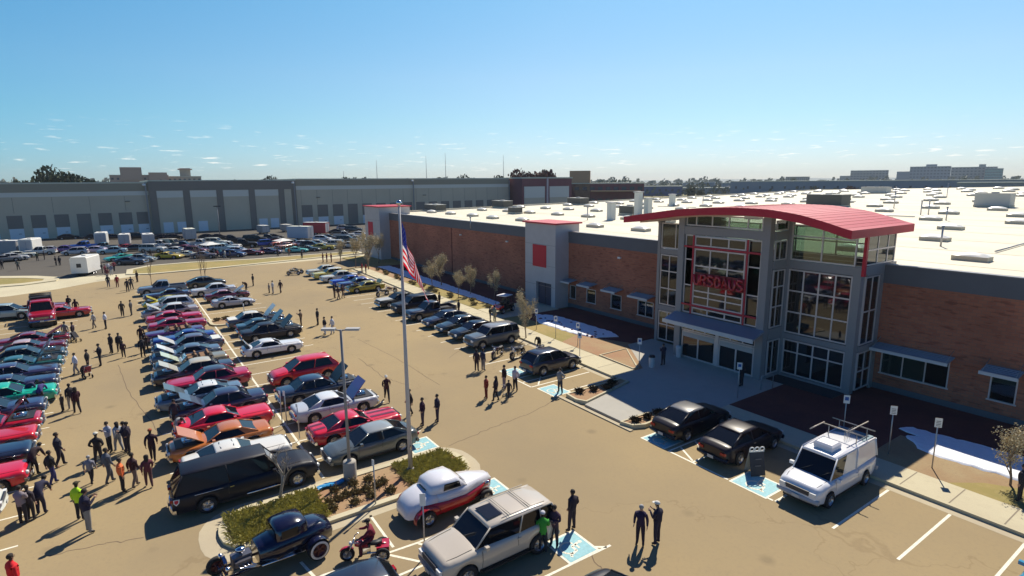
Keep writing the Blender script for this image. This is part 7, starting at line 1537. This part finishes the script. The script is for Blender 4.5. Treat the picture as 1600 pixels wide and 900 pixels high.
P(50, 812, 'stand', 150, (.04, .03, .04), K, 'slim dark person right of the dusty grey shirt', group=gL, s=.92)
P(140, 832, 'phone', 110, (.02, .018, .045), (.24, .23, .22), 'big person in navy jacket and grey trousers near lower left', group=gL, s=1.12)
P(127, 812, 'stand', 140, (.45, .72, .02), K, 'person in a bright yellow green safety jacket behind the navy jacket', group=gL, s=1.0, cap=(.05, .04, .02))
P(193, 769, 'stand', 100, (.78, .17, .05), K, 'person in a bright orange shirt in the lower left crowd', group=gL, s=.98)
P(212, 761, 'walk', 120, (.045, .02, .025), (.20, .15, .13), 'person in dark dress and bare legs right of the orange shirt', group=gL)
P(234, 761, 'walk', 190, (.13, .03, .045), (.10, .04, .05), 'person in maroon reaching toward the dark dress', group=gL, s=.95, long=True)
P(172, 755, 'walk', 110, (.09, .10, .13), (.07, .075, .10), 'person in blue grey with a neon strip behind the boy', group=gL, s=1.04)
P(144, 756, 'walk', 150, (.20, .20, .25), K, 'boy in grey shirt and black trousers striding left', group=gL, s=.84, hair=hairg)
P(156, 727, 'hips', 160, (.02, .015, .018), K, 'broad person in black with a white cap in the left crowd', cap=(.6, .58, .5), group=gL, s=1.02)
P(173, 706, 'phone', -60, (.38, .38, .44), K, 'person in a checked pale shirt facing right in the left crowd', group=gL)
P(187, 705, 'walk', -140, (.33, .36, .42), (.26, .28, .32), 'person in pale blue top and pale jeans in the left crowd', group=gL, long=True, s=.97)
P(198, 706, 'crossed', -90, (.025, .02, .04), (.04, .035, .06), 'person in dark top with arms folded in the left crowd', group=gL)
P(203, 707, 'hips', -90, (.035, .025, .04), K, 'dark person rightmost in the row of four facing the camera', group=gL)
P(240, 720, 'walk', 170, (.04, .015, .025), (.03, .018, .025), 'person in dark brown with an orange cap walking alone', cap=(.35, .08, .03), group=gL)
P(281, 686, 'bend', 20, (.30, .30, .30), K, 'person in grey white leaning into the orange coupe engine', group=gL)
P(276, 668, 'stand', 0, (.04, .03, .04), K, 'dark person beside the red fastback tail', group=gL)
P(29, 940, 'stand', 120, (.60, .012, .02), K, 'person in a red shirt cut by the lower left corner', group=gL, s=1.05)
# middle aisle
gM = 'people in the middle aisle'
P(385, 454, 'bend', -60, (.03, .012, .012), K, 'dark person sitting down low by the maroon coupe', group=gM, s=.9)
P(396, 447, 'stand', -90, K, K, 'thin dark person standing right of the low one by the maroon coupe', group=gM)
P(421, 458, 'stand', -80, (.22, .2, .2), K, 'child in grey at the left of a group of three', group=gM, s=.75)
P(427, 459, 'stand', -90, (.55, .55, .55), (.3, .3, .32), 'person in white in the middle of a group of three', group=gM)
P(439, 458, 'walk', -60, (.04, .02, .03), (.06, .04, .05), 'person in dark red brown right in a group of three', group=gM)
P(471, 510, 'phone', -110, (.24, .17, .11), (.07, .05, .045), 'person in tan shirt walking in the middle aisle', group=gM)
P(497, 508, 'stand', -90, K, K, 'person in black standing right of the tan shirt', group=gM)
P(508, 523, 'hips', -90, K, (.6, .6, .6), 'person in black top and white trousers behind the lamp heads', group=gM)
P(520, 522, 'walk', -90, (.62, .62, .66), (.4, .4, .42), 'person in white behind the lamp heads', group=gM)
P(523, 466, 'stand', 100, (.05, .03, .03), (.2, .14, .1), 'brown dressed person left of three by the yellow coupe', group=gM)
P(529, 468, 'walk', 90, (.06, .03, .03), (.2, .14, .1), 'brown dressed person in the middle of three by the yellow coupe', group=gM)
P(536, 466, 'walk', 80, (.08, .04, .04), (.2, .14, .1), 'brown dressed person right of three by the yellow coupe', group=gM)
P(472, 405, 'phone', 180, K, K, 'dark person alone near the far kerb', group=gM)
for px, lab in ((505, 'left of three people in maroon at the far walk end'), (511, 'middle of three people in maroon at the far walk end'), (518, 'right of three people in maroon at the far walk end')): P(px, 410, 'stand', -90, (.18, .03, .04), (.10, .03, .04), lab, group=gM)
P(566, 427, 'stand', -120, (.25, .03, .03), (.15, .03, .03), 'person in red left of two on the walk by the gravel', group=gM, z=.13)
P(572, 428, 'stand', -120, (.2, .02, .02), K, 'person in dark red right of two on the walk by the gravel', group=gM, z=.13)
P(687, 480, 'stand', -100, (.05, .03, .015), (.05, .03, .015), 'tall brown figure standing on the walk edge by the lawn', group=gM, z=.13)
P(717, 493, 'stand', -100, K, (.06, .04, .03), 'black topped figure standing on the walk behind the dark cars', group=gM, z=.13)
P(766, 502, 'stand', 60, (.05, .05, .04), K, 'left of two people in front of the off-road buggy', group=gM, z=.13, s=.9)
P(773, 503, 'stand', 100, (.24, .25, .2), (.3, .28, .2), 'pale dressed person right in front of the off-road buggy', group=gM, z=.13)
P(745, 580, 'stand', 120, (.035, .018, .03), (.04, .02, .03), 'person in dark plum left of the pair by the grey off-road car', group=gM)
P(755, 579, 'stand', 100, (.05, .05, .09), (.22, .2, .2), 'person in blue grey right of the pair by the grey off-road car', group=gM)
P(760, 623, 'stand', -100, (.25, .03, .02), (.16, .02, .015), 'thin child in a red shirt left of the family group', group=gM, s=.92)
P(775, 627, 'walk', -130, (.03, .015, .025), K, 'dark dressed adult second from the left in the family group', group=gM, long=True)
P(788, 608, 'stand', -100, (.03, .01, .015), (.25, .2, .24), 'adult in black top at the back of the family group', group=gM)
P(795, 622, 'walk', -70, K, K, 'small dark child on a scooter in the family group', group=gM, s=.72)
P(805, 610, 'hips', -80, (.5, .44, .48), K, 'person in a white top and black shorts right in the family group', group=gM)
P(842, 548, 'bend', -60, (.02, .02, .015), K, 'dark person crouching by the motorcycles behind the blue hatchback', group=gM, s=.95)
P(875, 614, 'hips', -80, (.22, .22, .23), (.04, .045, .06), 'person in a grey white striped jacket standing at the blue marking', group=gM, s=1.02)
P(605, 626, 'stride', -15, (.05, .012, .02), K, 'person in dark red striding right with a pale cap beside the flagpole', cap=(.6, .6, .55), group=gM)
P(641, 650, 'walk', -100, (.02, .015, .02), K, 'dark person half hidden behind the flagpole', group=gM)
P(661, 665, 'pockets', -100, (.035, .008, .03), (.09, .06, .08), 'person in dark plum jacket left of the standing pair right of the flagpole', group=gM)
P(684, 659, 'pockets', -100, (.03, .025, .05), (.045, .03, .06), 'person in dark violet jacket right of the standing pair right of the flagpole', group=gM)
P(636, 640, 'stand', 170, (.03, .02, .03), K, 'dark person just left behind the flagpole', group=gM) if False else None
# near the bottom
gN = 'people near the bottom centre'
P(848, 864, 'crossed', 150, (.04, .30, .035), (.015, .022, .035), 'person in green shirt and white cap behind the tan four wheel drive', cap=(.55, .55, .6), group=gN)
P(866, 854, 'crossed', -60, (.06, .03, .055), (.035, .03, .045), 'person in dark mauve with folded arms right of the green shirt', group=gN, s=1.03)
P(894, 829, 'pockets', 190, (.022, .016, .028), (.03, .018, .03), 'person in a black jacket standing right of the folded arms one', group=gN, s=1.05)
P(1000, 852, 'stand', -60, (.022, .012, .045), (.02, .014, .035), 'left of two dark suited people talking in the open lane, bare grey head', group=gN, hair=hairg)
P(1026, 850, 'phone', 190, (.02, .018, .04), (.02, .02, .05), 'right of two dark dressed people talking, wearing a pale cap', cap=(.62, .60, .55), group=gN, s=1.04)
P(0, 0, 'sit', -112, (.20, .015, .035), (.10, .012, .03), 'rider in dark red seated on the red three-wheeled motorcycle', group=gN, xy=TRK, cap=(.03, .02, .02))
P(1036, 571, 'phone', 170, (.025, .022, .04), K, 'dark person leaning left of the entrance doors in shade', group='people at the entrance', z=.13)
P(1158, 604, 'stand', 180, (.012, .012, .02), K, 'black figure at the right door of the entrance', group='people at the entrance', z=.13)
P(1592, 783, 'stand', 180, (.02, .02, .03), K, 'dark figure at the right edge beside the small tan tree', group='people at the entrance', z=.13)
# far lot
gF = 'people in the far car lot'
for px, py, c1, c2, lab in ((4, 421, K, K, 'dark person at the left edge of the far lot'), (29, 422, (.12, .12, .1), K, 'grey dressed person second from the left edge'), (88, 415, K, K, 'left of two dark people before the purple classic'), (94, 415, K, K, 'right of two dark people before the purple classic'), (59, 408, (.05, .06, .03), K, 'dark green person beside the tall white trailer'), (70, 406, K, K, 'dark person before the gap left of the purple classic'),
 (160, 427, K, K, 'dark person left of the busy group by the small white trailer'), (165, 430, (.15, .02, .04), JEAN, 'person in maroon in the busy group'), (170, 426, (.5, .5, .55), K, 'person in white in the busy group'), (175, 430, (.1, .12, .2), (.4, .4, .4), 'person in blue with pale trousers in the busy group'), (179, 424, (.3, .05, .07), K, 'person in red at the right of the busy group'), (168, 436, (.12, .03, .04), (.3, .28, .28), 'nearest person in the busy group'), (224, 403, K, K, 'dark person left of the bare tree in the far lot'), (229, 405, (.2, .2, .22), K, 'grey person behind the bare tree in the far lot'), (236, 403, K, K, 'dark person right behind the bare tree in the far lot'),
 (345, 402, (.10, .35, .42), (.3, .3, .3), 'person in a cyan top near the tan island'), (352, 404, (.5, .5, .46), (.4, .4, .38), 'person in cream right of the cyan top'), (340, 404, (.2, .03, .05), K, 'person in red left of the cyan top'), (434, 401, K, K, 'dark person at the near edge of the far lot beside the canopy'), (410, 397, (.04, .04, .12), K, 'dark blue person near the blue car in the far lot'), (452, 400, (.2, .08, .04), (.12, .1, .1), 'brown person under the white framed canopy'), (360, 405, (.05, .05, .06), K, 'dark person by the blue and white car')):
    P(px, py, rnd.choice(['stand', 'walk', 'pockets', 'hips']), rnd.uniform(0, 360), c1, c2, lab, group=gF)
# pushchairs
for px, py, rz, lab in ((119, 534, 40, 'dark pushchair in front of the plum dressed person'), (137, 590, 200, 'red and white pushchair beside the bending child')):
    x, y = G(px, py); e = empty('pushchair', (x, y, 0), R(rz), lab, 'pushchair')
    b = MB(); b.loft([[(-.22, -.2, .45), (-.22, .2, .45), (.2, .2, .42), (.2, -.2, .42)], [(-.3, -.22, .9), (-.3, .22, .9), (-.16, .2, .88), (-.16, -.2, .88)]], smooth=False); b.obj('seat', cloth((.3, .05, .07) if 'red' in lab else (.03, .03, .04)), e)
    b = MB()
    for s in (.22, -.22): b.tube([(.3, s, .15), (-.1, s, .5), (-.5, s, 1.0)], .015, 5); b.tube([(-.3, s, .15), (.05, s, .5)], .015, 5)
    b.tube([(-.5, -.22, 1.0), (-.5, .22, 1.0)], .018, 5); b.obj('frame', steel, e)
    for xx in (.3, -.3):
        for s in (.22, -.22): o = link('wheel', wheel_mesh(.13, .05)[0], e, (xx, s, .13), [rubber])
# white ring shaped scooter platform markings: kick scooter
x, y = G(790, 618); e = empty('kick_scooter', (x, y, 0), R(-70), 'small kick scooter ridden by the dark child in the family group', 'scooter')
b = MB(); b.bb((-.3, -.06, .1), (.25, .06, .13)); b.obj('deck', blackp, e); b = MB(); b.tube([(.3, 0, .1), (.22, 0, .8)], .018, 6); b.tube([(.22, -.2, .8), (.22, .2, .8)], .016, 6); b.obj('handlebar', steel, e)
for xx in (-.33, .32): link('wheel', wheel_mesh(.13, .05)[0], e, (xx, 0, .07), [rubber]).scale = (.55, .55, .55)
print('objects', len(bpy.data.objects))
